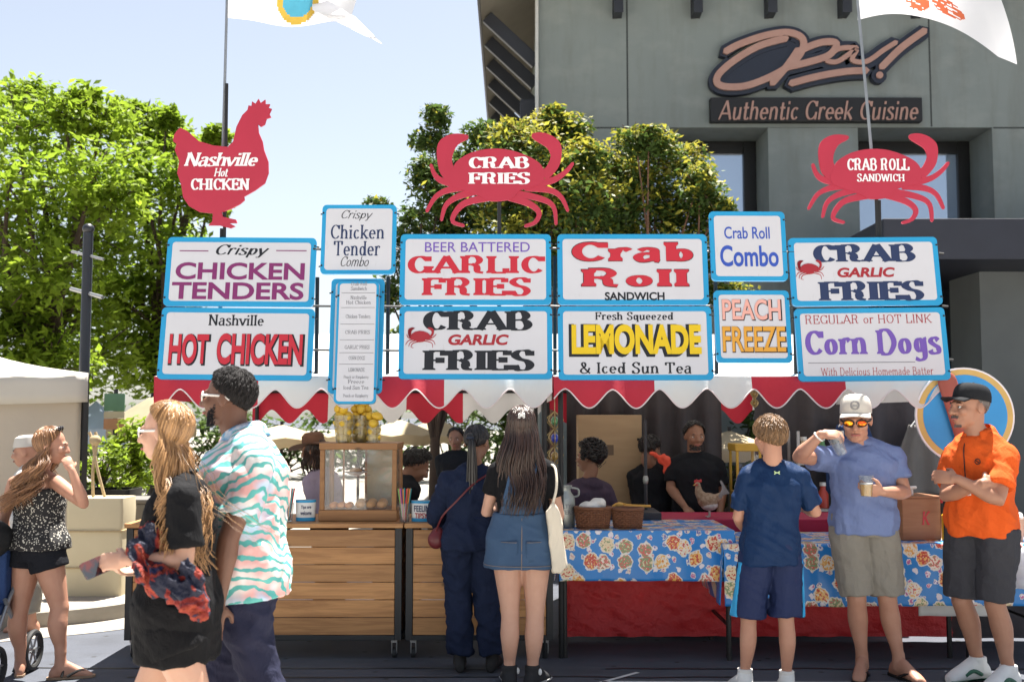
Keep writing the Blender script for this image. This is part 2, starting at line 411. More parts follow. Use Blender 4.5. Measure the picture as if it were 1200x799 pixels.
M['soffit'] = mat('soffit', (.2, .18, .15), .8, scale=2)
M['flashing'] = mat('flashing', (.6, .6, .58), .4)
M['bronze_frame'] = mat('bronze_frame', (.012, .012, .013), .4)
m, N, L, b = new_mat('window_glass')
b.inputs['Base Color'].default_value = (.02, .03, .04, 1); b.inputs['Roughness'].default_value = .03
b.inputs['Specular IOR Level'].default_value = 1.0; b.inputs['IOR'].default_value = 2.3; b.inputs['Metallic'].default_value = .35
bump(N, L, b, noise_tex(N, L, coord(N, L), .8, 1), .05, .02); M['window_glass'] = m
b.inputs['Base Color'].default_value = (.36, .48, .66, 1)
m, N, L, b = new_mat('door_glass')
b.inputs['Base Color'].default_value = (.008, .01, .012, 1); b.inputs['Roughness'].default_value = .08; M['door_glass'] = m
M['copper'] = mat('copper', (.42, .25, .2), .5, scale=6, c2=(.36, .2, .16), spec=.4)
M['sign_navy'] = mat('sign_navy', (.02, .026, .045), .5)
M['sign_black'] = mat('sign_black', (.012, .012, .014), .5)
M['leaf_bright'] = mat('leaf_bright', (.25, .34, .03), .5, c2=(.16, .25, .022), scale=1.2, island=.3, trans=.58, spec=.25)
M['leaf_dark'] = mat('leaf_dark', (.085, .135, .028), .55, c2=(.06, .1, .022), scale=1.5, island=.35, trans=.4, spec=.3)
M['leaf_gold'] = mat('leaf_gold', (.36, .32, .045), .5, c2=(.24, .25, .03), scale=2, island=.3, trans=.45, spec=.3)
M['bark'] = mat('bark', (.075, .05, .034), .9, scale=9, c2=(.045, .03, .022), bscale=30, bstr=.6, bdist=.01)
M['bark_red'] = mat('bark_red', (.2, .105, .06), .85, scale=9, c2=(.12, .06, .04), bscale=30, bstr=.4, bdist=.01)
M['post_black'] = mat('post_black', (.018, .02, .026), .4, spec=.5)
M['pole_black'] = mat('pole_black', (.012, .012, .013), .5)
M['grey_metal'] = mat('grey_metal', (.34, .35, .36), .35, metal=.7)
M['tent_white'] = mat('tent_white', (.72, .69, .62), .8, c2=(.66, .62, .55), scale=2, trans=.35)
M['tent_wall'] = mat('tent_wall', (.62, .55, .45), .85, c2=(.56, .5, .42), scale=1.5, trans=.3, bscale=3, bstr=.4, bdist=.05)
M['cream_canvas'] = mat('cream_canvas', (.66, .58, .4), .85, c2=(.6, .52, .35), scale=3, bscale=140, bstr=.15)
M['rope'] = mat('rope', (.5, .38, .22), .9, scale=40, bscale=120, bstr=.5)
M['tan_umbrella'] = mat('tan_umbrella', (.38, .33, .21), .85, scale=3, trans=.25)
M['cream_umbrella'] = mat('cream_umbrella', (.7, .6, .42), .85, c2=(.62, .52, .34), scale=3, trans=.45)
M['white_paint'] = mat('white_paint', (.75, .75, .73), .55)
M['black_plastic'] = mat('black_plastic', (.015, .015, .016), .45)
M['grey_box'] = mat('grey_box', (.16, .15, .14), .7, scale=4)
M['road_paint'] = mat('road_paint', (.7, .7, .68), .7, c2=(.4, .4, .4), scale=14, amt=.6)

# ---------------------------------------------------------------- ground
mb = MB(); mb.add([(-400, -60, 0), (400, -60, 0), (400, 900, 0), (-400, 900, 0)], [(0, 1, 2, 3)])
struct(mb.build('street', M['asphalt'], smooth=0))
mb = MB(); mb.add([(-30, -40, .004), (30, -40, .004), (30, 5.3, .004), (-30, 5.3, .004)], [(0, 1, 2, 3)])
struct(mb.build('bounce_ground', mat('bounce_pale', (.55, .52, .47), .85, c2=(.48, .45, .4), scale=2), smooth=0))  # unseen pale ground, added to bounce sunlight onto the stall front
KB = [(-40, 6.7), (-12, 7.1), (-6, 7.5), (-4.6, 7.85), (-3.74, 8.28), (-3.17, 8.68), (-2.95, 9.3), (-2.8, 10.3), (-2.3, 11.2), (-.5, 11.8), (4, 12), (40, 12)]
kc = [p for p in catmull([(*p, 0) for p in KB], 6)]
def offs(pts, d):
    out = []
    for i, p in enumerate(pts):
        t = pts[min(i + 1, len(pts) - 1)] - pts[max(i - 1, 0)]; t.normalize(); out.append(p + V((-t.y, t.x, 0)) * d)
    return out
ki = offs(kc, .16)
def sheet_between(A, B, z): return [(p.x, p.y, z) for p in A] + [(p.x, p.y, z) for p in B]
n = len(kc)
mb = MB()
rings = [[V((a.x, a.y, -.05)), V((a.x, a.y, .115)), V((a.x * .85 + b_.x * .15, a.y * .85 + b_.y * .15, .13)), V((b_.x, b_.y, .13)), V((b_.x, b_.y, -.05))] for a, b_ in zip(kc, ki)]
mb.loft(rings); struct(mb.build('kerb', M['kerb'], smooth=30))
mb = MB(); far = [V((p.x * 3, 120, 0)) for p in ki]
mb.add(sheet_between(ki, far, .126), [(i, i + 1, n + i + 1, n + i) for i in range(n - 1)])
struct(mb.build('sidewalk', M['concrete'], smooth=0))
mb = MB(); gi = offs(kc, -.42)
mb.add(sheet_between(gi, kc, .004), [(i, i + 1, n + i + 1, n + i) for i in range(n - 1)])
struct(mb.build('gutter', M['concrete'], smooth=0))
mb = MB()
for x0, y0, x1, y1, w in ((.55, 6.66, 3.4, 6.62, .035), (.5, 6.6, .8, 6.9, .03), (-1.9, 6.75, -1.75, 6.72, .02)):
    d = V((x1 - x0, y1 - y0, 0)).normalized(); nn = V((-d.y, d.x, 0)) * w / 2
    a, b_ = V((x0, y0, .004)), V((x1, y1, .004)); mb.add([a - nn, b_ - nn, b_ + nn, a + nn], [(0, 1, 2, 3)])
struct(mb.build('road_marking', M['road_paint'], smooth=0))
mb = MB()     # dark tar seams in the asphalt
rnd = random.Random(3)
for y0, a, b_ in ((7.02, -3.2, .2), (6.78, -2.4, 1.5), (7.0, .6, 3.4), (6.5, -4, 4)):
    pts = [V((a + (b_ - a) * i / 24, y0 + .03 * noise.noise(V((i * .4, y0 * 7, 0))), .003)) for i in range(25)]
    vs = []
    for p in pts: vs += [p + V((0, -.011, 0)), p + V((0, .011, 0))]
    mb.add(vs, [(2 * i, 2 * i + 2, 2 * i + 3, 2 * i + 1) for i in range(24)])
struct(mb.build('road_seam', mat('tar', (.012, .012, .013), .5), smooth=0))

# ---------------------------------------------------------------- restaurant building
YB = 16.0; PXB = YB / FP
def bx(px): return (px - 600) * PXB
def bz(py): return at(600, py, YB).z
rest = thing('restaurant', 'grey green stucco restaurant with deep set windows, dark braced eaves and black entrance canopy', 'building', (bx(632), YB, 0))
def rel(o): o.location = V(o.location) - V(rest.location); return o
X0, X1, ZT = bx(632), 13.0, 8.75
zo = bz(150)                                   # head of the window recesses
zb = 4.0
openings = [(bx(741), bx(905)), (bx(1012), bx(1172))]
D = .92
mb = MB()
def wallbox(x0, x1, z0, z1, y0=YB, y1=YB + D): mb.box((x0, y0, z0), (x1, y1, z1))
wallbox(X0, X1, zo + .005, ZT)                   # above the windows
xs = [X0] + [q for o in openings for q in o] + [X1]
for i in range(0, len(xs), 2): wallbox(xs[i], xs[i + 1], 3.95, zo)
mb.box((X0, YB + D + .06, .1), (X0 + .3, 25, ZT)); mb.box((X0 + .3, 24.7, .1), (X1, 25, ZT))
mb.box((X0, YB + .003, 0), (bx(1020), YB + D, 3.945))
rel(mb.build('wall', M['stucco'], rest, smooth=0))
mb = MB()                                      # control joints scored in the stucco: thin recessed-looking strips standing proud as shadow gaps
for px in (738, 1100): mb.box((bx(px) - .012, YB - .004, zo + .02), (bx(px) + .012, YB + .01, ZT - .02))
mb.box((X0 + .02, YB - .003, zo - .012), (openings[0][0] - .02, YB + .01, zo + .012))
mb.box((openings[1][1] + .02, YB - .003, zo - .012), (X1 - .5, YB + .01, zo + .012))
rel(mb.build('control_joint', M['reveal'], rest, smooth=0))
for x0, x1 in openings:
    mb = MB(); yb = YB + D
    f = .2; z0, z1 = 3.9, zo
    mb.box((x0 + .003, yb - .12, z0), (x0 + f, yb - .02, z1)); mb.box((x1 - f, yb - .12, z0), (x1 - .003, yb - .02, z1))
    mb.box((x0 + f + .002, yb - .12, z1 - f), (x1 - f - .002, yb - .02, z1 - .004)); mb.box((x0 + f + .002, yb - .115, z0), (x1 - f - .002, yb - .02, z0 + .15))
    w = rel(mb.build('window', M['bronze_frame'], rest, smooth=0, bevel=.01))
    mb = MB(); mb.box((x0 + f * .5, yb - .05, z0 + .1), (x1 - f * .5, yb - .03, z1 - f * .5))
    mb.build('pane', M['window_glass'], w, smooth=0)
    mb = MB(); mb.box((x0 + .3, yb - .02, z0), (x1 - .3, yb + .02, z0 + .1)); mb.build('sill', M['dark_steel'], w, smooth=0)
# roof with the deep overhang on the left, braces under it
xo = bx(562); zR0 = 7.9
mb = MB()
prof = [(xo, zR0), (X0 + .1, zR0 + .62), (X1, zR0 + .9), (X1, zR0 + 1.15), (X0, zR0 + .9), (xo, zR0 + .12)]
mb.prism(prof, YB - 1.1, 22.9)
rel(mb.build('roof', [M['soffit']], rest, smooth=0))
mb = MB(); mb.box((xo - .04, YB - 1.14, zR0 - .02), (xo - .004, 22.95, zR0 + .2))
rel(mb.build('roof_edge', M['fascia'], rest, smooth=0))
for i in range(9):
    y = 15.4 + i * 1.1
    if y < YB + .05: continue
    mb = MB(); mb.bar((xo + .09, y, zR0 + .02), (X0 - .02, y, zR0 - .72), .11, .2)
    rel(mb.build('brace', M['dark_steel'], rest, smooth=0, bevel=.008))
for px in (726, 820, 908, 996, 1084, 1172):
    mb = MB(); z = bz(22); x = bx(px)
    mb.prism([(-.06, z), (.06, z), (.06, z + .9), (-.06, z + .9)], YB - .28, YB - .004)
    o = mb.build('bracket', M['dark_steel'], rest, smooth=0, bevel=.01); o.location = (x - rest.location.x, -rest.location.y, 0)
mb = MB(); mb.box((X0 - .05, YB - .05, bz(160)), (X0 - .005, YB + .35, ZT - .2)); rel(mb.build('corner_flashing', M['flashing'], rest, smooth=0))
mb = MB(); mb.tube([(X0 - .12, YB + .7, .2), (X0 - .12, YB + .7, bz(103))], .08, 10); mb.box((X0 - .28, YB + .6, bz(138)), (X0 - .04, YB + .8, bz(103)))
rel(mb.build('downpipe', M['dark_steel'], rest))
# entrance canopy, doors and pier at the right
xa = 4.22
mb = MB(); mb.box((xa, 12, at(600, 304, 12).z), (X1, YB - .004, at(600, 256, 12).z))
rel(mb.build('entrance_canopy', M['fascia'], rest, smooth=0, bevel=.012))
mb = MB(); mb.box((bx(1020), YB + .3, .13), (X1 - .1, YB + .5, 3.94)); rel(mb.build('entrance_glazing', M['door_glass'], rest, smooth=0))
mb = MB()
for px in (1032, 1078, 1122, 1168): mb.box((bx(px) - .05, YB + .18, .13), (bx(px) + .05, YB + .298, 3.94))
mb.box((bx(1032) + .052, YB + .2, 2.5), (bx(1168) - .052, YB + .296, 2.62)); rel(mb.build('mullion', M['bronze_frame'], rest, smooth=0))
mb = MB(); mb.box((at(1150, 400, 13).x, 13, .1), (7.6, 13.9, at(600, 304, 12).z - .004)); rel(mb.build('entrance_pier', M['stucco_dark'], rest, smooth=0))
mb = MB(); mb.box((at(1128, 400, 14.4).x, 14.4, .1), (at(1150, 400, 14.4).x, 15.0, 3.39)); rel(mb.build('entrance_post', M['dark_steel'], rest, smooth=0))

# restaurant name sign: copper script on a dark outline board
def z3(x, y): p = at(800 + x / 2.96, y / 2.96, YB - .2); return (p.x, p.z)
sg = thing('wall_sign', 'large copper script Opa! sign on a navy outlined board high on the restaurant wall', 'sign', (4.4, YB - .2, 6.9))
ST = [[(150, 178), (200, 152), (290, 122), (370, 112), (418, 135), (412, 182), (370, 228), (300, 268), (220, 297), (150, 300), (120, 285), (130, 252), (190, 202), (270, 157), (360, 132)],
      [(402, 172), (360, 232), (312, 288)], [(395, 190), (430, 165), (490, 145), (535, 150), (510, 190), (440, 214), (365, 232)],
      [(606, 165), (545, 168), (500, 205), (540, 212), (604, 170), (590, 207), (640, 212), (700, 172), (742, 146)], [(842, 105), (760, 165), (692, 232)], [(378, 288), (460, 266), (560, 248), (640, 243)]]
def loc2(p): x, z = z3(*p); return (x - 4.4, z - 6.9)
mbb, mbl = MB(), MB()
k = 1 / 2.96 * PXB
for i, s in enumerate(ST):
    pts = [loc2(p) for p in s]
    brush(mbb, pts, 52 * k, .05 + i * .002, thick=.12)
    brush(mbl, pts, (24 if i != 3 else 17) * k, .012 + i * .0015, thick=.036)
mbb.prism([loc2(p) for p in ((150, 300), (125, 285), (200, 200), (300, 140), (380, 125), (405, 150), (380, 210), (300, 262), (220, 292))], .065, .17)
c = loc2((685, 260)); ring = lambda r: [(c[0] + r * k * cos(2 * pi * i / 20), c[1] + r * k * sin(2 * pi * i / 20)) for i in range(20)]
mbb.prism(ring(27), .044, .16); mbl.prism(ring(12), .01, .042)
mbb.build('backing_board', M['sign_navy'], sg, smooth=30); mbl.build('lettering', M['copper'], sg, smooth=30)
p0, p1 = z3(100, 418), z3(835, 335)
sg = thing('wall_sign', 'long black sign with copper Authentic Greek Cuisine lettering under the Opa! script', 'sign', ((p0[0] + p1[0]) / 2, YB - .15, (p0[1] + p1[1]) / 2))
w, h = p1[0] - p0[0], p1[1] - p0[1]
mb = MB(); mb.box((-w / 2, 0, -h / 2), (w / 2, .145, h / 2)); mb.build('board', M['sign_black'], sg, smooth=0, bevel=.01)
mb = MB(); write(mb, 'Authentic Greek Cuisine', .02, -.02, w * .945, h * .84, -.012, style='serif', T=.15, t=.06, sf=.0, shear=.22, gap=.0, tilt=30)
mb.build('lettering', M['copper'], sg, smooth=0, solid=.01)

# ---------------------------------------------------------------- trees and shrubs
def leafy(name, centers, n, size, mi, m, rnd, shell=.45, parent=None, flat=.75):
    mb = MB()
    for _ in range(n):
        c, r = rnd.choice(centers)
        while True:
            d = V((rnd.uniform(-1, 1), rnd.uniform(-1, 1), rnd.uniform(-1, 1)))
            if .02 < d.length < 1: break
        d = d.normalized() * (shell + abs(rnd.gauss(0, .36))) if rnd.random() < .6 else d * 1.25
        p = V(c) + V((d.x * r, d.y * r, d.z * r * flat))
        p += noise.noise_vector(p * 3.1) * (.3 * r)
        s = size * rnd.choice((.55, .8, 1.0, 1.25, 1.5)) * rnd.uniform(.8, 1.1)
        a = V((rnd.gauss(0, 1), rnd.gauss(0, 1), rnd.gauss(0, .5))).normalized()
        b = (V((rnd.gauss(0, .6), rnd.gauss(0, .6), 1))).cross(a)
        b = b.normalized() if b.length > 1e-4 else a.orthogonal()
        dn = V((0, 0, -.25 * s))
        mb.add([p - a * s, p + b * s * .45 + dn * .3, p + a * s + dn, p - b * s * .45 + dn * .3], [(0, 1, 2, 3)], mi(p, c, rnd) if callable(mi) else mi)
    return mb.build(name, m, parent, smooth=0)
def limbs(mb, base, tips, r0, rnd, sag=.15):
    base = V(base)
    for t, f, r in tips:
        t = V(t); s = base + V((rnd.uniform(-.04, .04), rnd.uniform(-.04, .04), f))
        m_ = (s + t) / 2 + V((rnd.uniform(-sag, sag), rnd.uniform(-sag, sag), rnd.uniform(0, sag)))
        pts = catmull([s, m_, t], 5); mb.tube(pts, [r * (1 - .8 * i / (len(pts) - 1)) for i in range(len(pts))], 7)
def tree(name, label, base, clumps, mats, n, size, trunk_h, r0, seed, mi=0, bark='bark', group=None, lean=(0, 0), shell=.42, fork=3):
    rnd = random.Random(seed); t = thing(name, label, 'tree', base, 0, group); b = V(base)
    mb = MB(); top = V((lean[0], lean[1], trunk_h))
    mb.tube(catmull([(0, 0, -.1), (lean[0] * .3, lean[1] * .3, trunk_h * .5), top], 5), [r0 * (1.35 - .7 * i / 10) for i in range(11)], 10)
    limbs(mb, top, [(V(c) - b, rnd.uniform(-.5, .05), r0 * .42) for c, r in clumps], r0, rnd, .3)
    mb2 = mb
    for c, r in clumps:
        for _ in range(5):
            a_ = V((rnd.gauss(0, 1), rnd.gauss(0, 1), rnd.gauss(.2, .7))).normalized(); c_ = V(c) - b; mb2.tube(catmull([c_, c_ + a_ * r * .5 + V((0, 0, .05 * r)), c_ + a_ * r * 1.05], 3), [.012 * (r0 / .1), .009 * (r0 / .1)] + [.006 * (r0 / .1)] * 4 + [.003], 5)
    mb.build('trunk', M[bark], t)
    leafy('crown', [(V(c) - b, r) for c, r in clumps], n, size, mi, mats, rnd, shell, t)
    return t
rnd = random.Random(11)
def clumps_px(lst, Y, dep, seed):
    q = random.Random(seed); out = []
    for px, py, rp in lst:
        y = Y + q.uniform(-dep, dep); p = at(px, py, y); out.append((p, rp * y / FP))
    return out
A = clumps_px([(40, 440, 60), (110, 420, 55), (70, 300, 60), (0, 360, 60), (20, 150, 52), (75, 135, 42), (120, 145, 40), (55, 190, 56), (110, 205, 52), (10, 220, 56), (60, 250, 55), (0, 290, 60), (110, 280, 52), (55, 320, 55), (25, 370, 58), (95, 360, 50), (60, 420, 48),
               (-50, 200, 60), (-60, 300, 70), (-40, 390, 60), (-30, 140, 50), (95, 118, 22), (30, 112, 24), (5, 420, 50), (130, 240, 40)], 17, 1.4, 1)
tree('street_tree', 'tall bright green street tree left of the dark banner post', (-7.6, 17.2, .1), A, [M['leaf_bright']], 27000, .07, 2.6, .2, 21)
A = clumps_px([(170, 150, 34), (200, 170, 36), (160, 205, 46), (215, 215, 40), (180, 260, 48), (235, 180, 26), (150, 310, 50), (215, 300, 42), (185, 350, 50), (150, 390, 46), (210, 400, 46), (245, 240, 24), (170, 430, 40), (130, 345, 40), (240, 330, 30), (215, 445, 30), (150, 130, 18), (195, 140, 16), (255, 160, 14)], 19.5, 1.3, 2)
tree('street_tree', 'bright green street tree behind the red chicken cutout and chicken tenders sign', (-6.4, 19.5, .1), A, [M['leaf_bright']], 22000, .078, 2.4, .17, 22)
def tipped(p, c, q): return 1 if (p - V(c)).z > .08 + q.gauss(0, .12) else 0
A = clumps_px([(520, 215, 36), (500, 280, 40), (540, 260, 40), (512, 135, 16), (505, 165, 22), (500, 200, 24), (515, 235, 30), (490, 262, 30), (530, 275, 34), (470, 300, 34), (520, 320, 40), (545, 190, 30), (548, 235, 34), (565, 160, 22), (440, 245, 16), (455, 345, 26), (560, 300, 36), (470, 400, 20)], 13.2, .5, 3)
tree('small_tree', 'slim dark green tree rising left of the CRAB FRIES crab cutout', (-.95, 13.2, .13), A, [M['leaf_dark'], M['leaf_gold']], 16000, .04, 1.5, .07, 23, mi=lambda p, c, q: 1 if q.random() < .06 else 0)
A = clumps_px([(630, 185, 50), (660, 225, 55), (610, 240, 50), (640, 280, 60), (600, 290, 50), (600, 170, 30), (640, 155, 30), (665, 150, 26), (620, 205, 38), (668, 195, 36), (600, 250, 36), (650, 260, 44), (690, 185, 24), (690, 240, 36), (620, 300, 40), (670, 310, 40), (650, 135, 14), (580, 200, 24)], 12.6, .5, 4)
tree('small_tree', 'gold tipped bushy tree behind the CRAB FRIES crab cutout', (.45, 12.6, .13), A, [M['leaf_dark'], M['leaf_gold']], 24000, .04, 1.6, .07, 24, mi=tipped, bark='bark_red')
A = clumps_px([(755, 200, 50), (790, 235, 50), (740, 250, 55), (800, 280, 55), (745, 290, 55), (700, 215, 40), (745, 165, 24), (770, 170, 26), (720, 200, 32), (765, 215, 34), (800, 190, 28), (820, 225, 28), (830, 255, 26), (735, 240, 32), (790, 250, 32), (715, 270, 30), (760, 155, 12), (845, 245, 14), (800, 300, 40), (740, 310, 40), (850, 300, 30), (820, 210, 20), (780, 320, 36), (845, 345, 30)], 12.9, .5, 5)
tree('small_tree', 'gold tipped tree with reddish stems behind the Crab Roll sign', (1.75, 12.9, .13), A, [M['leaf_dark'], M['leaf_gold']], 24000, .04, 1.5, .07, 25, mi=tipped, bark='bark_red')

# ---------------------------------------------------------------- left background: banner post, tent, far market
t = thing('banner_post', 'dark round topped street post with two pale crossbars beside the white tent', 'post', (at(97, 500, 10.6).x, 10.6, .126))
hp = at(97, 266, 10.6).z - .126
mb = MB(); mb.tube([(0, 0, 0), (0, 0, .25), (0, 0, .3), (0, 0, hp - .06)], [.09, .09, .052, .048], 14); mb.build('pole', M['post_black'], t)
mb = MB(); mb.ell((0, 0, hp - .02), (.058, .058, .055)); mb.build('finial', M['post_black'], t)
for py in (300, 344):
    z = at(97, py, 10.6).z - .126
    mb = MB(); mb.tube([(-.2, .1, z + .06), (.2, -.1, z - .05)], .014 if py == 300 else .02, 8); mb.build('crossbar', M['grey_metal'], t)
# white market tent
tx1 = at(102, 440, 9.6).x; tx0 = tx1 - 3.2; ty0, ty1 = 9.6, 12.6; ez = at(60, 437, 9.6).z
t = thing('market_tent', 'white pop up market tent with beige side wall behind the woman in the dotted top', 'tent', (tx1, ty0, .126), R(22))
def lt(p): return V(p) - V(t.location)
pk = V(((tx0 + tx1) / 2, (ty0 + ty1) / 2, ez + .55))
cs = [V((tx0, ty0, ez)), V((tx1, ty0, ez)), V((tx1, ty1, ez)), V((tx0, ty1, ez))]
mb = MB()
for i in range(4):
    a, b_ = cs[i], cs[(i + 1) % 4]
    def fn(u, v, a=a, b_=b_):
        e = a.lerp(b_, u); p = e.lerp(pk, v); p.z -= .10 * sin(pi * v) + .04 * sin(pi * u) * (1 - v); return lt(p)
    mb.grid(fn, 16, 12)
    def fv(u, v, a=a, b_=b_):
        e = a.lerp(b_, u); o = (e - pk); o.z = 0; o.normalize(); return lt(e + o * (.012 + .02 * v * sin(u * 19) ** 2) + V((0, 0, -.04 * sin(pi * u) - .26 * v)))
    mb.grid(fv, 30, 3)
mb.build('roof', M['tent_white'], t, solid=.004)
mb = MB()
def fw(u, v):
    x = tx0 + (tx1 - .04 - tx0) * u; return lt(V((x, ty0 + .07 + .03 * sin(u * 22) * v, ez - .02 - (ez - .16) * v)))
mb.grid(fw, 60, 10)
mb.grid(lambda u, v: lt(V((tx1 - .05 + .02 * sin(u * 25) * v, ty0 + .1 + (ty1 - ty0 - .2) * u, ez - .02 - (ez - .16) * v))), 40, 8)
mb.build('side_wall', M['tent_wall'], t, solid=.004)
for p in cs:
    mb = MB(); q = lt(p); mb.box((q.x - .022, q.y - .022 + .03, 0), (q.x + .022, q.y + .022 + .03, ez - .14)); mb.build('leg', M['pole_black'], t, smooth=0)
# cream weight bag hanging from the tent corner
p = at(117, 690, 9.2); zt = at(117, 582, 9.2).z; wb = 64 * 9.2 / FP
t = thing('weight_bag', 'cream canvas weight bag with two knotted rope straps beside the wooden cart', 'bag', (p.x, 9.2, .126))
mb = MB(); hb = zt - .126
def bagfn(s, z, yy): return V((s * wb / 2 * (1 - .06 * sin(pi * z / hb)), yy, z))
rings = []
for i in range(9):
    z = hb * i / 8; q = 1 + .015 * sin(i * 2.1)
    rings.append([V((wb / 2 * q * x, .17 * q * y, z)) for x, y in rrect(-1, -1, 1, 1, .12, 3)])
mb.loft(rings); mb.build('canvas_body', M['cream_canvas'], t, smooth=50)
for i in (2, 5):
    mb = MB(); z = hb * (i + .3) / 8; mb.loft([[V((wb / 2 * 1.035 * x, .176 * 1.03 * y, z + dz)) for x, y in rrect(-1, -1, 1, 1, .12, 3)] for dz in (-.006, .006)]); mb.build('seam', M['rope'], t)
kt = at(113, 517, 9.2); kz = kt.z - .126; kx = kt.x - p.x
for dx in (-.04, .09):
    mb = MB(); mb.tube(catmull([(kx + dx * .8 + .03, -.03, hb - .02), (kx + dx * .3, -.03, (hb + kz) / 2), (kx - dx * .3, -.02, kz), (kx - dx * .4 - .02, -.02, kz + .08)], 5), .014, 8); mb.build('strap', M['rope'], t)
mb = MB(); mb.ell((kx, -.03, kz + .01), (.05, .04, .045)); mb.build('knot', M['rope'], t)
# planter boxes and market plants
def shrub(label, base, h, w, n, seed, m='leaf_bright', size=.045, cat='plant', group=None):
    rnd = random.Random(seed); t = thing('plant', label, cat, base, 0, group); mb = MB()
    for _ in range(7):
        a = rnd.uniform(0, 6.28); r = rnd.uniform(.1, .8) * w; mb.tube(catmull([(0, 0, 0), (r * .4 * cos(a), r * .4 * sin(a), h * .5), (r * cos(a), r * sin(a), h * rnd.uniform(.7, 1))], 4), .006, 5)
    mb.build('stem', M['bark'], t)
    leafy('foliage', [(V((rnd.uniform(-w, w) * .6, rnd.uniform(-w, w) * .4, h * rnd.uniform(.35, .9))), w * rnd.uniform(.35, .6)) for _ in range(9)], n, size, 0, [M[m]], rnd, .4, t)
    return t
t = thing('planter', 'black trough planter behind the cream weight bag', 'planter', (at(122, 600, 10.2).x, 10.2, .126))
mb = MB(); mb.loft([[V((x * s, y * s, z)) for x, y in rrect(-.3, -.2, .3, .2, .04)] for s, z in ((.85, 0), (1, at(0, 572, 10.2).z - .126), (.93, at(0, 572, 10.2).z - .126), (.9, .6))]); mb.build('trough', M['black_plastic'], t)
shrub('leafy green plant growing in the black trough planter', (at(118, 570, 10.2).x, 10.2, .126 + .7), .5, .25, 500, 3, 'leaf_bright', .04)
shrub('tall leafy plant left of the blonde woman, under the tan umbrella', (at(152, 600, 11.5).x, 11.5, .3), 1.4, .42, 1400, 4, 'leaf_bright', .05)
t = thing('supply_crate', 'grey crate on the sidewalk between the weight bag and the cart', 'crate', (at(160, 600, 9.7).x, 9.7, .126))
mb = MB(); zz = at(160, 588, 9.7).z - .126; mb.box((-.22, -.2, 0), (.22, .2, zz)); mb.box((-.235, -.215, zz + .002), (.235, .215, zz + .04)); mb.build('body', M['grey_box'], t, smooth=0, bevel=.01)
mb = MB(); mb.box((-.08, -.212, zz * .62), (.08, -.2005, zz * .68)); mb.build('handle', M['black_plastic'], t, smooth=0)
# parking sign on a post
t = thing('parking_sign', 'small green and orange panelled street sign on a thin post under the green trees', 'sign', (at(131, 600, 12).x, 12, .126))
z1 = at(0, 461, 12).z - .126; z0 = at(0, 503, 12).z - .126
mb = MB(); mb.tube([(0, .03, 0), (0, .03, z1 + .05)], .025, 8); mb.build('post', M['post_black'], t)
for a, b_, m_ in ((0, .3, mat('sign_orange', (.55, .28, .17), .6)), (.31, .5, mat('sign_cream', (.6, .52, .4), .6)), (.51, 1, mat('sign_green', (.13, .26, .17), .6))):
    mb = MB(); mb.prism(rrect(-.115, z0 + (z1 - z0) * a, .115, z0 + (z1 - z0) * b_, .01), -.01, .003); mb.build('panel', m_, t, smooth=0)
def umbrella(label, px, py_top, py_rim, Y, rp, m, seed=0, group=None, ng=0):
    c = at(px, py_rim, Y); r = rp * Y / FP; zt = at(px, py_top, Y).z
    t = thing('market_umbrella', label, 'umbrella', (c.x, Y, ng), 0, group); z0 = c.z - ng; zt -= ng
    mb = MB(); mb.tube([(0, 0, 0), (0, 0, zt + .05)], .022, 8); mb.build('pole', M['pole_black'], t)
    mb = MB(); n = 8; rings = []
    for q in range(7):
        s = q / 6
        rings.append([V((r * max(s, .03) * cos(2 * pi * j / 32 + .3), r * max(s, .03) * sin(2 * pi * j / 32 + .3), zt - (zt - z0) * s ** 1.15 - .03 * s * (1 - cos(2 * pi * j / 4)) * .5)) for j in range(32)])
    rings.append([p * 1 + V((0, 0, -.12 - .02 * (j % 2))) for j, p in enumerate(rings[-1])])
    mb.loft(rings, cap=False); mb.build('canopy', M[m], t, solid=.006)
    for j in range(n):
        a = 2 * pi * j / n + .3; mb = MB(); mb.tube([(0, 0, zt - .08), (r * .98 * cos(a), r * .98 * sin(a), z0 - .01)], .008, 5); mb.build('rib', M['pole_black'], t)
    return t
umbrella('faded tan market umbrella between the street sign and the blonde woman', 178, 465, 497, 13, 50, 'tan_umbrella', ng=.126)
def far_tent(label, px, py0, py1, Y, wp, col):
    a = at(px, py1, Y); w = wp * Y / FP; zt = at(px, py0, Y).z
    t = thing('market_tent', label, 'tent', (a.x, Y, .126), 0, 'market tents far behind the stall'); m = mat('far_canvas', col, .8, trans=.3, scale=2)
    z0 = a.z - .126; zt -= .126
    mb = MB(); cs = [(-w / 2, -w / 2), (w / 2, -w / 2), (w / 2, w / 2), (-w / 2, w / 2)]
    for i in range(4):
        p, q = cs[i], cs[(i + 1) % 4]
        mb.add([(*p, z0), (*q, z0), (0, 0, zt)], [(0, 1, 2)]); mb.add([(p[0], p[1], z0), (q[0], q[1], z0), (q[0], q[1], z0 - .3), (p[0], p[1], z0 - .3)], [(0, 1, 2, 3)])
    mb.build('roof', m, t, smooth=0, solid=.01)
    for p in cs: mb = MB(); mb.box((p[0] * .98 - .025, p[1] * .98 - .025, 0), (p[0] * .98 + .025, p[1] * .98 + .025, z0 - .02)); mb.build('leg', M['grey_metal'], t, smooth=0)
far_tent('pale blue market tent far behind the black tent leg', 112, 470, 502, 17, 55, (.5, .6, .72))
far_tent('far white market tent left of the tan umbrella', 155, 480, 497, 24, 60, (.75, .73, .7))
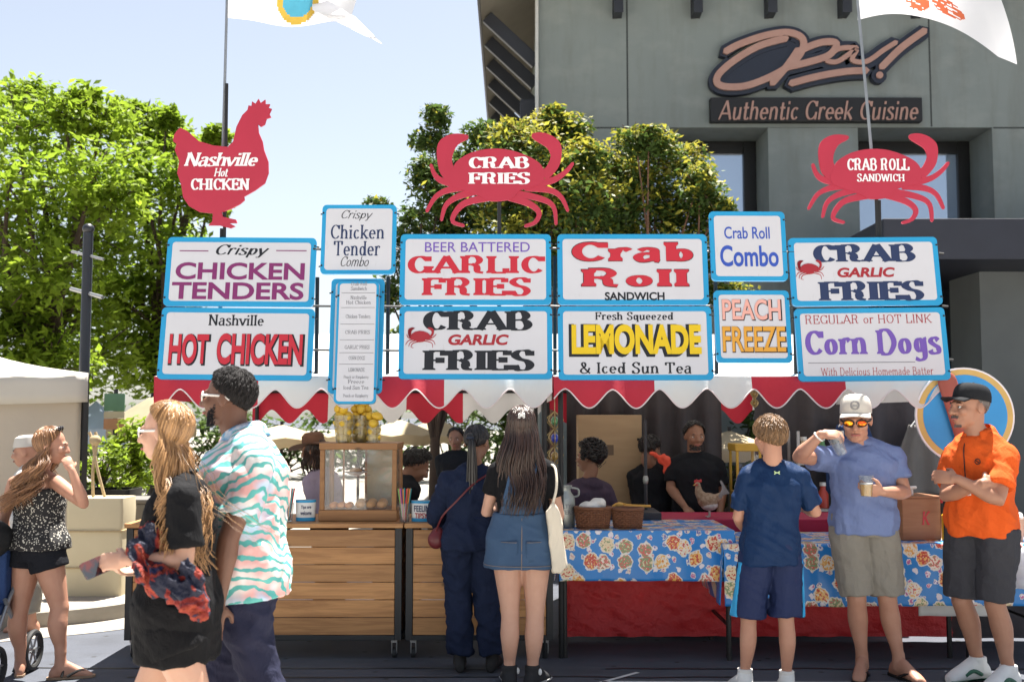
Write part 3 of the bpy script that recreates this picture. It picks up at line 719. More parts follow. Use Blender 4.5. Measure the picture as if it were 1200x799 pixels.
for px, py, pt, Y, r, l in ((330, 512, 498, 14, 48, 'yellowed cream market umbrella seen under the awning behind the hat'), (420, 510, 496, 17, 40, 'cream market umbrella seen under the awning above the display case'),
                         (468, 508, 492, 14.5, 44, 'cream market umbrella behind the dark haired worker'), (510, 510, 490, 19, 42, 'small cream market umbrella between the worker and the ponytail woman'), (855, 524, 505, 12.5, 52, 'amber lit market umbrella behind the bearded man and the boy')):
    umbrella(l, px, pt, py, Y, r, 'cream_umbrella', ng=.126)
# low planting and hedge far behind
rnd = random.Random(5)
for i, (px, Y, h) in enumerate(((125, 22, 2.2), (215, 24, 2.4), (330, 26, 2.6), (420, 27, 2.4), (530, 25, 2.6), (20, 23, 2.4), (640, 21, 2.4), (740, 20, 2.6), (840, 14.8, 2.2))):
    b_ = at(px, 500, Y); t = thing('hedge', ['rounded dark hedge far behind the black tent leg', 'dark hedge far behind the man in the tropical shirt', 'dark hedge far behind the hat of the stall worker', 'dark hedge far behind the lemons', 'dark hedge far behind the woman in navy', 'dark hedge far behind the white tent', 'dark hedge far behind the hanging ornament', 'dark hedge far behind the wooden panel', 'dark hedge against the restaurant behind the bearded man'][i], 'hedge', (b_.x, Y, .1))
    cl = [(V((rnd.uniform(-1.3, 1.3), rnd.uniform(-.4, .4), h * rnd.uniform(.15, .8))), rnd.uniform(.4, .7)) for _ in range(12)]
    mb = MB(); limbs(mb, (0, 0, .1), [(c, 0, .03) for c, r in cl], .03, rnd, .1); mb.build('stem', M['bark'], t)
    leafy('foliage', cl, 1500, .1, 0, [M['leaf_dark']], rnd, .5, t)
# ---------------------------------------------------------------- food stall: painted signs
def paint(name, c): return mat(name, c, .5, scale=9, amt=.8, c2=tuple(x * .93 for x in c))
M['sign_white'] = mat('sign_white', (.6, .6, .635), .45, c2=(.53, .53, .565), scale=2.5, amt=.7)
sw_ = M['sign_white'].node_tree; N, L = sw_.nodes, sw_.links; b = N['Principled BSDF']; src = b.inputs['Base Color'].links[0].from_socket
scf = ramp(N, L, noise_tex(N, L, coord(N, L, (1, 1, .3)), 26, 6, .75), [(.6, (0, 0, 0)), (.74, (.45, .45, .45))]); c_ = mixrgb(N, L, scf, src, (.42, .4, .38)); L.new(c_, b.inputs['Base Color']); bump(N, L, b, noise_tex(N, L, coord(N, L), 2.2, 2), .25, .03); b.inputs['Roughness'].default_value = .3
M['sign_blue'] = mat('sign_blue', (.02, .31, .58), .45, c2=(.017, .27, .52), scale=3)
M['p_black'] = paint('paint_black', (.012, .013, .018)); M['p_navy'] = paint('paint_navy', (.02, .035, .1))
M['p_plum'] = paint('paint_plum', (.2, .025, .13)); M['p_red'] = paint('paint_red', (.5, .022, .04))
M['p_darkred'] = paint('paint_dark_red', (.34, .02, .03)); M['p_violet'] = paint('paint_violet', (.16, .085, .4))
M['p_yellow'] = paint('paint_yellow', (.72, .5, .01)); M['p_blue'] = paint('paint_blue', (.035, .085, .42))
M['p_peach'] = paint('paint_peach', (.75, .38, .32)); M['p_orange'] = paint('paint_orange', (.68, .33, .04))
M['p_grey'] = paint('paint_grey', (.2, .2, .22)); M['p_white'] = paint('paint_white', (.78, .76, .78))
TILT = R(-8)
def sign(name, label, box, Yb, words, rz=0, ry=0, border=9, group='painted menu signs above the stall', m_board='sign_blue', cat='sign', tilt=TILT):
    """words: (material, text, (px0, py0, px1, py1), dict) in photo pixels"""
    x0, y0, x1, y1 = box; cx = (x0 + x1) / 2; b = at(cx, y1, Yb); k = (Yb + .05) / FP
    w, h = (x1 - x0) * k, (y1 - y0) * k
    t = thing(name, label, cat, b, 0, group); t.rotation_euler = (tilt, R(ry), R(rz))
    mb = MB(); mb.prism(rrect(-w / 2, 0, w / 2, h, .03), 0, .022); mb.build('board', M[m_board], t, smooth=0, bevel=.004)
    bw = border * k * .68
    mb = MB(); mb.prism(rrect(-w / 2 + bw, bw, w / 2 - bw, h - bw, .022), -.002, .01); mb.build('face', M['sign_white'], t, smooth=0)
    lx = lambda px: (px - cx) * k; lz = lambda py: (y1 - py) * k
    for bx_ in (-1, 1):
        for bz_ in (.12, .88):
            mb = MB(); mb.ell((bx_ * (w / 2 - .008), -.003, h * bz_), (.007, .005, .007), None, 8, 5); mb.bar((bx_ * (w / 2 - .008), .012, h * bz_), (bx_ * (w / 2 + .014), .03, h * bz_), .01, .008); mb.build('clip', M['pole_black'], t)
    groups = {}
    for i, (m, text, tb, kw) in enumerate(words):
        gk = kw.pop('part', text); mb, mats = groups.setdefault(gk, (MB(), []))
        if m not in mats: mats.append(m)
        X0_, Z0_, X1_, Z1_ = lx(tb[0]), lz(tb[3]), lx(tb[2]), lz(tb[1])
        args = ((X0_ + X1_) / 2, (Z0_ + Z1_) / 2, X1_ - X0_, Z1_ - Z0_)
        y = -.0035 - kw.pop('lift', 0)
        if text == '-rule': mb.box((X0_, y, Z0_), (X1_, y + .001, Z1_), mats.index(m))
        elif text == '-crab': crab_icon(mb, *args, y, mats.index(m))
        else: write(mb, text, *args, y, mats.index(m), **kw)
    for gk, (mb, mats) in groups.items():
        nm = 'rule' if gk.startswith('-rule') else 'emblem' if gk.startswith('-crab') else 'lettering'
        mb.build(nm, [M[q] for q in mats], t, smooth=0)
    return t
CRAB = dict(body=[(385, 590), (400, 560), (450, 530), (520, 516), (590, 522), (660, 548), (695, 575), (705, 610), (690, 640), (620, 660), (590, 690), (520, 698), (480, 680), (420, 660), (380, 640), (375, 610)],
    claws=[[(392, 592), (380, 632), (345, 604), (333, 560), (332, 510), (350, 480), (390, 464), (436, 468), (437, 482), (405, 500), (388, 530), (384, 560)],
           [(696, 592), (710, 622), (736, 602), (760, 565), (764, 510), (745, 480), (705, 461), (666, 462), (662, 478), (692, 498), (716, 515), (726, 545), (710, 580)]],
    legs=[[(400, 640), (345, 625), (322, 602), (311, 572)], [(680, 638), (740, 622), (780, 594), (803, 566)], [(440, 648), (372, 658), (327, 682), (296, 732)], [(470, 662), (402, 682), (362, 712), (347, 762)],
          [(510, 684), (432, 702), (396, 735), (386, 768), (424, 782)], [(640, 650), (720, 658), (762, 682), (786, 730)], [(590, 668), (690, 688), (736, 716), (745, 776)], [(580, 682), (652, 706), (686, 737), (672, 770), (638, 783)]])
def crab_shape(mb, f, s, y, thick, m=0):
    mb.prism([f(p) for p in CRAB['body']] if not thick else [(a.x, a.z) for a in catmull([(f(p)[0], 0, f(p)[1]) for p in CRAB['body']], 3, True)], y, y + thick + .0006, m)
    for i, c in enumerate(CRAB['claws']): mb.prism([(a.x, a.z) for a in catmull([(f(p)[0], 0, f(p)[1]) for p in c], 3, True)], y + .0012 + .0006 * i, y + .0012 + thick * .95, m)
    for i, l in enumerate(CRAB['legs']): brush(mb, [f(p) for p in l], 26 * s, y + .0025 + .0006 * i, m, taper=(1, .42), k=4, thick=max(thick * .9, .0005))
def crab_icon(mb, cx, cz, w, h, y, m):
    s = w / 512
    crab_shape(mb, lambda p: (cx + (p[0] - 549) * s, cz - (p[1] - 622) * s * h / w * 1.5), s * .8, y - .005, 0, m)
FAT = dict(style='serif', T=.34, t=.055, sf=.07, st=.06, gap=.05)
FATR = dict(style='serif', T=.27, t=.09, sf=.06, st=.085, gap=.06)
BOOK = dict(style='serif', T=.13, t=.055, sf=.06, st=.045, gap=.04)
BOLDS = dict(style='serif', T=.2, t=.07, sf=.06, st=.06, gap=.05)
SCR = dict(style='serif', T=.15, t=.05, sf=0, shear=.32, gap=-.03, tilt=35)
SCRB = dict(style='serif', T=.22, t=.075, sf=.03, st=.07, shear=.25, gap=-.06, tilt=30)
def S(kw, **k): d = dict(kw); d.update(k); return d
def shadowed(m, sh, text, tb, d=(2.4, 2.2), g=1.2, **kw):
    a = (tb[0] + d[0] * .4, tb[1] + d[1] * .4, tb[2] + d[0], tb[3] + d[1])
    return [(sh, text, (a[0] - g, a[1] - g, a[2], a[3]), dict(kw, bold=kw.get('bold', 0) + .018 if kw.get('style', 'sans') == 'sans' else 0, part=text)), (m, text, tb, dict(kw, lift=.0022, part=text))]
Y1, Y2 = 7.14, 7.21
sign('menu_sign', 'CHICKEN TENDERS sign in plum capitals under the word Crispy', (191, 275, 367, 359), Y2, [
    ('p_black', 'Crispy', (249, 284, 312, 300), S(SCR, T=.17)), ('p_plum', 'CHICKEN', (203, 306, 355, 327), dict(bold=.028)), ('p_plum', 'TENDERS', (200, 330, 355, 351), dict(bold=.028)),
    ('p_plum', '-rule', (206, 291.4, 240, 292.6), {}), ('p_plum', '-rule', (320, 290.4, 356, 291.6), {})], ry=.4)
sign('menu_sign', 'HOT CHICKEN sign in tall red shadowed letters under the word Nashville', (184, 359, 364, 445), Y1, [
    ('p_black', 'Nashville', (240, 367, 305, 381), S(BOLDS, T=.17, gap=.02))] + shadowed('p_red', 'p_black', 'HOT', (196, 391, 242, 427), bold=.035) + shadowed('p_red', 'p_black', 'CHICKEN', (252, 390, 352, 427), bold=.035), ry=.6)
sign('menu_sign', 'small Crispy Chicken Tender Combo sign above the narrow price board', (375, 236, 463, 321), Y2 + .02, [
    ('p_black', 'Crispy', (398, 243, 435, 256), S(SCR, T=.1)), ('p_navy', 'Chicken', (386, 261, 449, 279), S(BOOK, T=.16)), ('p_navy', 'Tender', (390, 281, 445, 299), S(BOOK, T=.16)), ('p_black', 'Combo', (399, 300, 432, 312), S(SCR, T=.1))], border=7)
menu = [('Crab Roll', 329), ('Sandwich', 335), ('Nashville', 346), ('Hot Chicken', 352), ('Chicken Tenders', 369), ('CRAB FRIES', 388), ('GARLIC FRIES', 406), ('CORN DOGS', 419), ('LEMONADE', 433), ('Peach or Raspberry', 442), ('Freeze', 447), ('Iced Sun Tea', 454), ('Peach or Raspberry', 464)]
sign('price_board', 'tall blue edged backing board directly behind the narrow price list', (384, 323, 447, 461), 7.06, [], border=8, group='boards of the narrow price list')
sign('price_board', 'narrow white price list of small printed lines, hung below the Combo sign', (391, 326, 440, 473), 7.0,
    [('p_grey', tx, (402 if len(tx) > 9 else 407, py - 2.4, 431 if len(tx) > 9 else 426, py + 2.4), S(BOOK, T=.14)) for tx, py in menu] +
    [('p_grey', '-rule', (396, py, 436, py + .5), dict(part='-rule%d' % i)) for i, py in enumerate((340, 358, 378, 397, 412.5, 426))], border=4, group='boards of the narrow price list')
sign('menu_sign', 'GARLIC FRIES sign in red serif capitals under BEER BATTERED', (468, 271, 646, 357), Y2, [
    ('p_violet', 'BEER BATTERED', (497, 281, 621, 293), dict(bold=.004)), ('p_red', 'GARLIC', (477, 297, 639, 320), S(FATR)), ('p_red', 'FRIES', (494, 324, 622, 347), S(FATR))])
sign('menu_sign', 'CRAB GARLIC FRIES sign in black letters, below the GARLIC FRIES sign', (467, 357, 647, 444), Y1, [
    ('p_black', 'CRAB', (495, 362, 624, 387), S(FAT)), ('p_darkred', 'GARLIC', (525, 391, 596, 404), dict(bold=.04, shear=.18)), ('p_black', 'FRIES', (495, 409, 626, 435), S(FAT)), ('p_darkred', '-crab', (475, 382, 511, 408), {})])
sign('menu_sign', 'Crab Roll SANDWICH sign in wide red black edged letters', (654, 271, 831, 357), Y2,
    shadowed('p_red', 'p_black', 'Crab', (671, 281, 814, 306), d=(.8, .8), g=1.2, style='serif', T=.25, t=.14, sf=.05, st=.13, gap=.07) +
    shadowed('p_red', 'p_black', 'Roll', (682, 313, 808, 336), d=(.8, .8), g=1.2, style='serif', T=.25, t=.14, sf=.05, st=.13, gap=.07) + [('p_black', 'SANDWICH', (709, 342, 779, 352), dict(bold=.03))])
sign('menu_sign', 'yellow LEMONADE sign with Fresh Squeezed and Iced Sun Tea', (655, 357, 836, 445), Y1, [
    ('p_black', 'Fresh Squeezed', (699, 364, 791, 376), S(BOLDS, T=.2))] + shadowed('p_yellow', 'p_black', 'LEMONADE', (671, 379, 823, 415), d=(-3, 3.4), g=2.2, bold=.045) + [('p_black', '& Iced Sun Tea', (680, 424, 810, 438), S(BOLDS, T=.17))])
sign('menu_sign', 'small blue lettered Crab Roll Combo sign above PEACH FREEZE', (834, 244, 924, 329), Y2 + .02, [
    ('p_blue', 'Crab Roll', (851, 263, 905, 278), dict(bold=.012)), ('p_blue', 'Combo', (845, 286, 914, 312), dict(bold=.022))], border=8, rz=1)
sign('menu_sign', 'PEACH FREEZE sign in peach and orange comic capitals', (840, 338, 929, 425), Y1 + .02,
    shadowed('p_peach', 'p_black', 'PEACH', (849, 349, 918, 374), d=(1.6, 1.2), g=.8, bold=.02) + shadowed('p_orange', 'p_black', 'FREEZE', (848, 382, 922, 412), d=(1.6, 1.2), g=.8, bold=.02), border=8, rz=1)
sign('menu_sign', 'CRAB GARLIC FRIES sign in navy letters, above the Corn Dogs sign', (929, 275, 1105, 358), Y2, [
    ('p_navy', 'CRAB', (957, 283, 1078, 306), S(FAT)), ('p_darkred', 'GARLIC', (984, 312, 1052, 324), dict(bold=.04, shear=.18)), ('p_navy', 'FRIES', (960, 328, 1084, 353), S(FAT)), ('p_darkred', '-crab', (935, 302, 969, 327), {})], ry=-.5)
sign('menu_sign', 'violet Corn Dogs sign with REGULAR or HOT LINK', (937, 359, 1114, 446), Y1, [
    ('p_darkred', 'REGULAR or HOT LINK', (949, 367, 1098, 378), S(BOOK, T=.1)), ('p_violet', 'Corn Dogs', (947, 384, 1106, 424), S(BOLDS, T=.26, t=.1, gap=.03)),
    ('p_grey', '-rule', (949, 424, 1074, 424.8), {}), ('p_darkred', 'With Delicious Homemade Batter', (963, 430, 1094, 440), S(BOOK, T=.09))], ry=-.6)
# black pipe frame that carries them
t = thing('sign_frame', 'black pipe frame carrying the painted menu signs', 'frame', (0.25, 7.38, 0))
def fl(p): return V(p) - V(t.location)
for px, y0 in ((260, 268), (372, 325), (455, 325), (585, 240), (650, 300), (838, 300), (930, 300), (1030, 235)):
    mb = MB(); a = at(px, y0, 7.38); mb.tube([fl((a.x, 7.38, at(600, 452, 7.2).z)), fl((a.x, 7.38, a.z))], .014, 8); mb.build('upright', M['pole_black'], t)
for py, a, b_ in ((291, 366, 380), (291, 460, 470), (290, 644, 656), (358, 362, 470), (358, 644, 656), (410, 362, 470), (410, 640, 660), (358, 828, 940), (294, 828, 932), (296, 1102, 1108), (358, 1106, 1113), (421, 1112, 1117)):
    z = at(600, py, 7.24).z; mb = MB(); mb.tube([fl((at(a, py, 7.24).x, 7.24 + .03 * (py < 360), z)), fl((at(b_, py, 7.24).x, 7.24 + .03 * (py < 360), z - .004))], .008, 6); mb.build('clamp_bar', M['pole_black'], t)

# red cut-out figures on poles
M['cutout_red'] = mat('cutout_red', (.42, .024, .055), .5, c2=(.36, .02, .045), scale=3)
def zoomf(ox, oy, Y, c): return lambda p: ((lambda q: (q.x - c.x, q.z - c.z))(at(ox + p[0] / 2.96, oy + p[1] / 2.96, Y)))
Yc = 7.34
c = at(262, 262, Yc)
t = thing('chicken_cutout', 'red hen shaped cutout reading Nashville Hot CHICKEN, above the left signs', 'sign', c)
hen = [(603, 470), (612, 455), (625, 443), (650, 455), (690, 490), (740, 505), (790, 510), (808, 492), (820, 440), (840, 400), (858, 382), (862, 366), (872, 368), (874, 352), (886, 360), (897, 343), (904, 358), (920, 346), (920, 362), (936, 362), (930, 374), (942, 378), (934, 395), (940, 407), (924, 412), (918, 432), (904, 440), (894, 432), (897, 460), (910, 490), (915, 520), (930, 560),
       (931, 600), (918, 636), (882, 662), (846, 682), (848, 694), (832, 708), (800, 725), (768, 736), (772, 752), (800, 758), (818, 762), (822, 774), (795, 774), (816, 785), (800, 792), (762, 782), (722, 782), (736, 768), (738, 740), (690, 735), (655, 715), (635, 685), (628, 640), (614, 600), (622, 560), (606, 520), (612, 500), (600, 490)]
f = zoomf(0, 0, Yc, c)
mb = MB(); mb.prism([f(p) for p in hen], 0, .018); mb.build('board', M['cutout_red'], t, smooth=0, bevel=.003)
def zwords(t, f, lst, y=-.003):
    for text, x0, y0, x1, y1, kw in lst:
        mb = MB(); a, b_ = f((x0, y1)), f((x1, y0)); write(mb, text, (a[0] + b_[0]) / 2, (a[1] + b_[1]) / 2, b_[0] - a[0], b_[1] - a[1], y, **kw); mb.build('lettering', M['p_white'], t, smooth=0)
zwords(t, f, [('Nashville', 638, 528, 896, 580, S(SCRB)), ('Hot', 742, 584, 792, 614, S(SCRB)), ('CHICKEN', 662, 618, 866, 662, S(FATR, T=.26, gap=.03))])
mb = MB(); mb.tube([(0, .03, -.2), (-.005, .03, 1.0)], .012, 8); mb.build('pole', M['pole_black'], t)
for (ox, oy, dx, dy, sc, cpx, label, words) in ((400, 0, 0, 0, 1, 585, 'red crab shaped cutout reading CRAB FRIES', [('CRAB', 442, 544, 652, 586, S(FAT, T=.3)), ('FRIES', 440, 598, 654, 640, S(FAT, T=.3))]),
                                               (800, 0, 131, -4, .955, 1030, 'red crab shaped cutout reading CRAB ROLL SANDWICH', [('CRAB ROLL', 435, 550, 660, 596, S(FATR, T=.26)), ('SANDWICH', 470, 606, 642, 636, S(FATR, T=.24))])):
    c = at(cpx, 265, Yc); t = thing('crab_cutout', label, 'sign', c)
    g = zoomf(ox, oy, Yc, c)
    f = (lambda p, g=g, dx=dx, dy=dy, sc=sc: g((549 + (p[0] - 549) * sc + dx, 622 + (p[1] - 622) * sc + dy)))
    mb = MB(); crab_shape(mb, f, Yc / FP / 2.96 * sc, 0, .016); mb.build('board', M['cutout_red'], t, smooth=0)
    zwords(t, f, words)
    mb = MB(); mb.tube([(0, .035, -.2), (0, .035, .28)], .013, 8); mb.build('pole', M['pole_black'], t)
# flags on thin poles
M['flag_white'] = mat('flag_white', (.78, .78, .8), .8, scale=3, c2=(.72, .72, .75), trans=.5)
M['emb_gold'] = mat('emblem_gold', (.6, .4, .06), .7, trans=.3); M['emb_teal'] = mat('emblem_teal', (.08, .36, .5), .7, trans=.3); M['emb_orange'] = mat('emblem_orange', (.7, .16, .07), .7, trans=.3)
def flag(label, p0, p1, corners, spots, Y, seed, arch):
    a, b_ = at(*p0, Y), at(*p1, Y)
    t = thing('flag', label, 'flag', a)
    mb = MB(); mb.tube([(0, 0, 0), b_ - a + (b_ - a).normalized() * 1.2], [.012, .008], 8); mb.build('pole', M['grey_metal'], t)
    tl, bl, tr, br = [at(*q, Y) - a for q in corners]
    def fn(u, v):
        p = tl.lerp(tr, u).lerp(bl.lerp(br, u), v)
        return p + V((0, .10 * u * sin(7 * u + 2 * v + seed) + .25 * u * u, (-.05 + arch * v) * sin(pi * min(1, u * 1.15)) + .035 * sin(9 * u + seed) * u))
    def inside(u, v):
        for i, (cu, cv, ru, rv) in enumerate(spots):
            if ((u - cu) / ru) ** 2 + ((v - cv) / rv) ** 2 < 1 and (len(spots) == 2 or noise.noise(V((u * 30, v * 30, 3))) > -.2): return i + 1
        return 0
    mb = MB(); mb.grid(fn, 90, 50, mfn=inside); return t, mb
t, mb = flag('white flag with gold and teal round emblem above the hen cutout', (259, 262), (266.5, -20), ((266.6, -110), (265.2, 21), (425, -80), (404, 14)), [(.56, .74, .11, .17), (.56, .74, .15, .24)], 7.42, 1.0, 0)
mb.build('cloth', [M['flag_white'], M['emb_teal'], M['emb_gold']], t)
t2, mb = flag('white flag with orange crab print blowing right above the restaurant sign', (1029, 262), (1003, -20), ((1002, -100), (1005, 24), (1185, -40), (1204, 62)), [(.38, .78, .09, .14), (.6, .72, .11, .12), (.2, .35, .1, .1)], 7.42, 2.4, .2)
mb.build('cloth', [M['flag_white'], M['emb_orange'], M['emb_orange'], M['emb_orange']], t2)
mb = MB(); tail = [at(x, y, 7.5) - V(t.location) for x, y in ((372, 4), (404, 14), (429, 36), (418, 40), (400, 47), (390, 20))]
mb.grid(lambda u, v: (at(366 + 50 * u + 16 * u * v * 2, -10 + 30 * u + (22 + 10 * u) * v, 7.55 + .1 * sin(5 * u + 4 * v)) - V(t.location)), 20, 12); mb.build('torn_tail', M['flag_white'], t)

# ---------------------------------------------------------------- striped awnings
M['awn_white'] = mat('awning_white', (.66, .65, .64), .8, c2=(.6, .58, .56), scale=2.2, trans=.16, bscale=5, bstr=.35, bdist=.03)
M['awn_red'] = mat('awning_red', (.46, .022, .045), .75, c2=(.4, .02, .036), scale=2.2, trans=.13, bscale=5, bstr=.35, bdist=.03)
M['piping'] = mat('piping', (.7, .6, .6), .7)
YF, YM, YK = 7.22, 8.6, 10.0
zt_ = at(600, 441, YF).z; zl_ = at(600, 478, YF).z; zn_ = at(600, 456, YF).z; zr_ = at(600, 391, YM).z
def awning(label, edges, first_red, lob0, zoff=0, back_drop=.12):
    xs = [at(p, 460, YF).x for p in edges]; x0, x1 = xs[0], xs[-1]
    t = thing('striped_awning', label, 'awning', (x0, YF, 0), 0, 'red and white striped awnings'); o = V(t.location)
    def stripe(u):
        x = x0 + (x1 - x0) * u; k = sum(x > q for q in xs[1:-1]); return (k + (0 if first_red else 1)) % 2
    sp = 55.0 * YF / FP; xl = at(lob0, 460, YF).x
    def edge(x): return zn_ + (zl_ - zn_) * (.5 + .5 * cos(2 * pi * (x - xl) / sp)) ** .85 + .008 * noise.noise(V((x * 2, 1, 0)))
    mats = [M['awn_red'], M['awn_white']]
    mb = MB()
    def roof(u, v):
        s = abs(2 * v - 1); y = YF + (YK - YF) * v; z = zr_ + (zt_ - zr_) * s - .07 * sin(pi * s) + .012 * noise.noise(V((u * 9, v * 6, 2)))
        return V((x0 + (x1 - x0) * u, y, z + zoff)) - o
    mb.grid(roof, 110, 30); mb.build('roof', M['awn_white'], t)
    for yy, name, dz in ((YF, 'front_valance', 0), (YK, 'back_valance', back_drop)):
        mb = MB()
        def fv(u, v):
            x = x0 + (x1 - x0) * u; zb_ = edge(x) - dz; z = zt_ + (zb_ - zt_) * v
            return V((x, yy - .02 * v * (1 + sin(x * 9 + yy)) + .012 * sin(x * 23) * v, z + zoff)) - o
        mb.grid(fv, 240, 5, mfn=lambda u, v: stripe(u)); k = mb.build(name, mats, t)
        if yy == YF:
            mb = MB(); mb.tube([fv(i / 240, 1) for i in range(241)], .005, 5); mb.build('piping', M['piping'], k)
    for xx in (x0, x1):                       # gable ends
        mb = MB(); mb.grid(lambda u, v: V((xx, YF + (YK - YF) * u, (zr_ + (zt_ - zr_) * abs(2 * u - 1) - .07 * sin(pi * abs(2 * u - 1))) * (1 - v) + (zt_ - .16) * v + zoff)) - o, 24, 3)
        mb.build('end_panel', M['awn_red'] if first_red == (xx == x0) else M['awn_white'], t)
    for px in (x0 + .05, x1 - .05):
        for yy in (YF + .1, YK - .05):
            mb = MB(); mb.tube([V((px, yy, 0)) - o, V((px, yy, zt_ - .01)) - o], .018, 8); mb.build('pole', M['pole_black'], t)
    for yy, z in ((YF + .05, zt_ - .04), (YK - .03, zt_ - .04)):
        mb = MB(); mb.tube([V((x0 + .05, yy, z)) - o, V((x1 - .05, yy, z)) - o], .014, 8); mb.build('rail', M['pole_black'], t)
    return t
awning('left striped awning over the wooden counter carts', (180, 303, 430, 521, 647), True, 405)
awning('right striped awning over the tables with floral cloths', (649, 766, 880, 990, 1120), True, 745)

# dark sheets added to keep the back of the right half dark
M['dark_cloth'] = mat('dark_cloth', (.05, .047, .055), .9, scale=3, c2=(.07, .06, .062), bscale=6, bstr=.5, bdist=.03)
M['plywood'] = mat('plywood', (.42, .3, .17), .6, c2=(.36, .25, .14), scale=3, stretch=(1, 1, 6))
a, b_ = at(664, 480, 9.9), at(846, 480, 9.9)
t = thing('dark_backdrop', 'dark cloth added to darken the back of the stall behind the bearded man', 'backdrop', (a.x, 9.9, 0))
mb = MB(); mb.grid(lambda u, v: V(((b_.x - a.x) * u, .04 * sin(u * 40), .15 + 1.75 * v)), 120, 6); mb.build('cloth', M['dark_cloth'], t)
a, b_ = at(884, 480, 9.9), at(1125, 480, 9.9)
t = thing('dark_backdrop', 'dark cloth added to darken the back of the stall behind the man in the blue shirt', 'backdrop', (a.x, 9.9, 0))
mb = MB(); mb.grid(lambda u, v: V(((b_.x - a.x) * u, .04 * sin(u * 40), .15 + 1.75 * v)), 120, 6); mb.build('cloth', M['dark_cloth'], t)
a, b_ = at(678, 576, 9.5), at(752, 486, 9.5)
t = thing('wood_panel', 'pale plywood cabinet panel behind the person in the purple hoodie', 'panel', ((a.x + b_.x) / 2, 9.5, 0)); w = (b_.x - a.x) / 2
mb = MB(); mb.box((-w, 0, .1), (w, .3, b_.z)); mb.build('board', M['plywood'], t, smooth=0, bevel=.006)
mb = MB(); mb.box((-.03, -.006, 1.28), (.03, .001, 1.37)); mb.build('label_plate', mat('label_plate', (.16, .11, .07), .6), t, smooth=0)
mb = MB(); mb.lathe((w - .03, 0, 1.42), [(.014, -.01), (.014, .01)]); mb.build('knob', M['bronze_frame'], t)
# ---------------------------------------------------------------- wooden counters on casters
def wood(name, c, c2, ring=(1, 14, 14)):
    m, N, L, b = new_mat(name); v = coord(N, L, ring)
    n1 = noise_tex(N, L, v, 2.2, 5, .6, .6); n2 = noise_tex(N, L, coord(N, L, (.7, 3, 3)), 1.6, 2)
    col = mixrgb(N, L, ramp(N, L, n1, [(.4, (0, 0, 0)), (.62, (1, 1, 1))]), c, c2)
    g = N.new('ShaderNodeNewGeometry'); h = N.new('ShaderNodeHueSaturation'); mr = N.new('ShaderNodeMapRange'); mr.inputs[3].default_value = .68; mr.inputs[4].default_value = 1.25
    L.new(g.outputs['Random Per Island'], mr.inputs[0]); L.new(mr.outputs[0], h.inputs['Value'])
    col = mixrgb(N, L, n2, col, tuple(x * .8 for x in c)); L.new(col, h.inputs['Color'])
    vo = N.new('ShaderNodeTexVoronoi'); vo.inputs['Scale'].default_value = 2.6; vo.voronoi_dimensions = '2D'; L.new(coord(N, L, (1, 1, 1.7), (R(90), 0, 0)), vo.inputs['Vector'])
    col = mixrgb(N, L, mixrgb(N, L, 1.0, ramp(N, L, vo.outputs['Distance'], [(.02, (1, 1, 1)), (.085, (0, 0, 0))]), ramp(N, L, vo.outputs['Color'], [(.4, (0, 0, 0)), (.8, (1, 1, 1))]), 'MULTIPLY'), h.outputs[0], (.07, .032, .014))
    L.new(col, b.inputs['Base Color']); b.inputs['Roughness'].default_value = .55; bump(N, L, b, n1, .15, .003); return m
M['plank'] = wood('plank', (.6, .3, .11), (.3, .125, .04))
M['case_wood'] = wood('case_wood', (.42, .2, .07), (.3, .13, .045))
M['cart_steel'] = mat('cart_steel', (.028, .03, .032), .5, scale=6)
M['caster_rubber'] = mat('caster_rubber', (.03, .03, .03), .7)
def cart(label, px0, px1, Y=7.28):
    a, b_ = at(px0, 750, Y), at(px1, 613, Y); w = b_.x - a.x; dpt = .72
    t = thing('counter_cart', label, 'counter', (a.x, Y, 0), 0, 'wooden counter carts'); z0, z1 = a.z, b_.z
    fw = .045
    mb = MB()
    for i in range(6):
        zz0 = z0 + .035 + (z1 - .04 - z0 - .035) * i / 6; zz1 = z0 + .035 + (z1 - .04 - z0 - .035) * (i + 1) / 6 - .004
        mb.box((fw + .003, .006 + .001 * (i % 3), zz0), (w - fw - .003, .03, zz1))
    mb.build('front_boards', M['plank'], t, smooth=0, bevel=.003)
    mb = MB()
    for x in (0, w):
        s = 1 if x == 0 else -1
        for i in range(6):
            zz0 = z0 + .035 + (z1 - .075 - z0) * i / 6; mb.box((x + s * .006, .05, zz0), (x + s * .03, dpt - .05, zz0 + (z1 - .075 - z0) / 6 - .004))
    mb.build('side_boards', M['plank'], t, smooth=0, bevel=.003)
    mb = MB(); mb.box((-.01, -.02, z1 - .03), (w + .01, dpt, z1)); mb.build('top', M['plank'], t, smooth=0, bevel=.004)
    mb = MB()
    for x in (0, w - fw):
        for y in (0, dpt - fw): mb.box((x, y, z0), (x + fw, y + fw, z1 - .032))
    for y in (0, dpt - fw): mb.box((fw + .001, y, z0), (w - fw - .001, y + fw, z0 + .032))
    for x in (0, w - fw): mb.box((x, fw + .001, z0), (x + fw, dpt - fw - .001, z0 + .032))
    mb.build('frame', M['cart_steel'], t, smooth=0, bevel=.002)
    for x in (.05, w - .05):
        for y in (.05, dpt - .06):
            mb = MB(); mb.box((x - .02, y - .025, z0 - .02), (x + .02, y + .025, z0 - .001)); mb.box((x - .019, y - .01, .03), (x - .014, y + .03, z0 - .02)); mb.box((x + .014, y - .01, .03), (x + .019, y + .03, z0 - .02))
            k = mb.build('caster', M['grey_metal'], t, smooth=0)
            mb = MB(); mb.tube([(x - .012, y + .01, .034), (x + .012, y + .01, .034)], .034, 16); mb.build('wheel', M['caster_rubber'], k)
    return t, z1
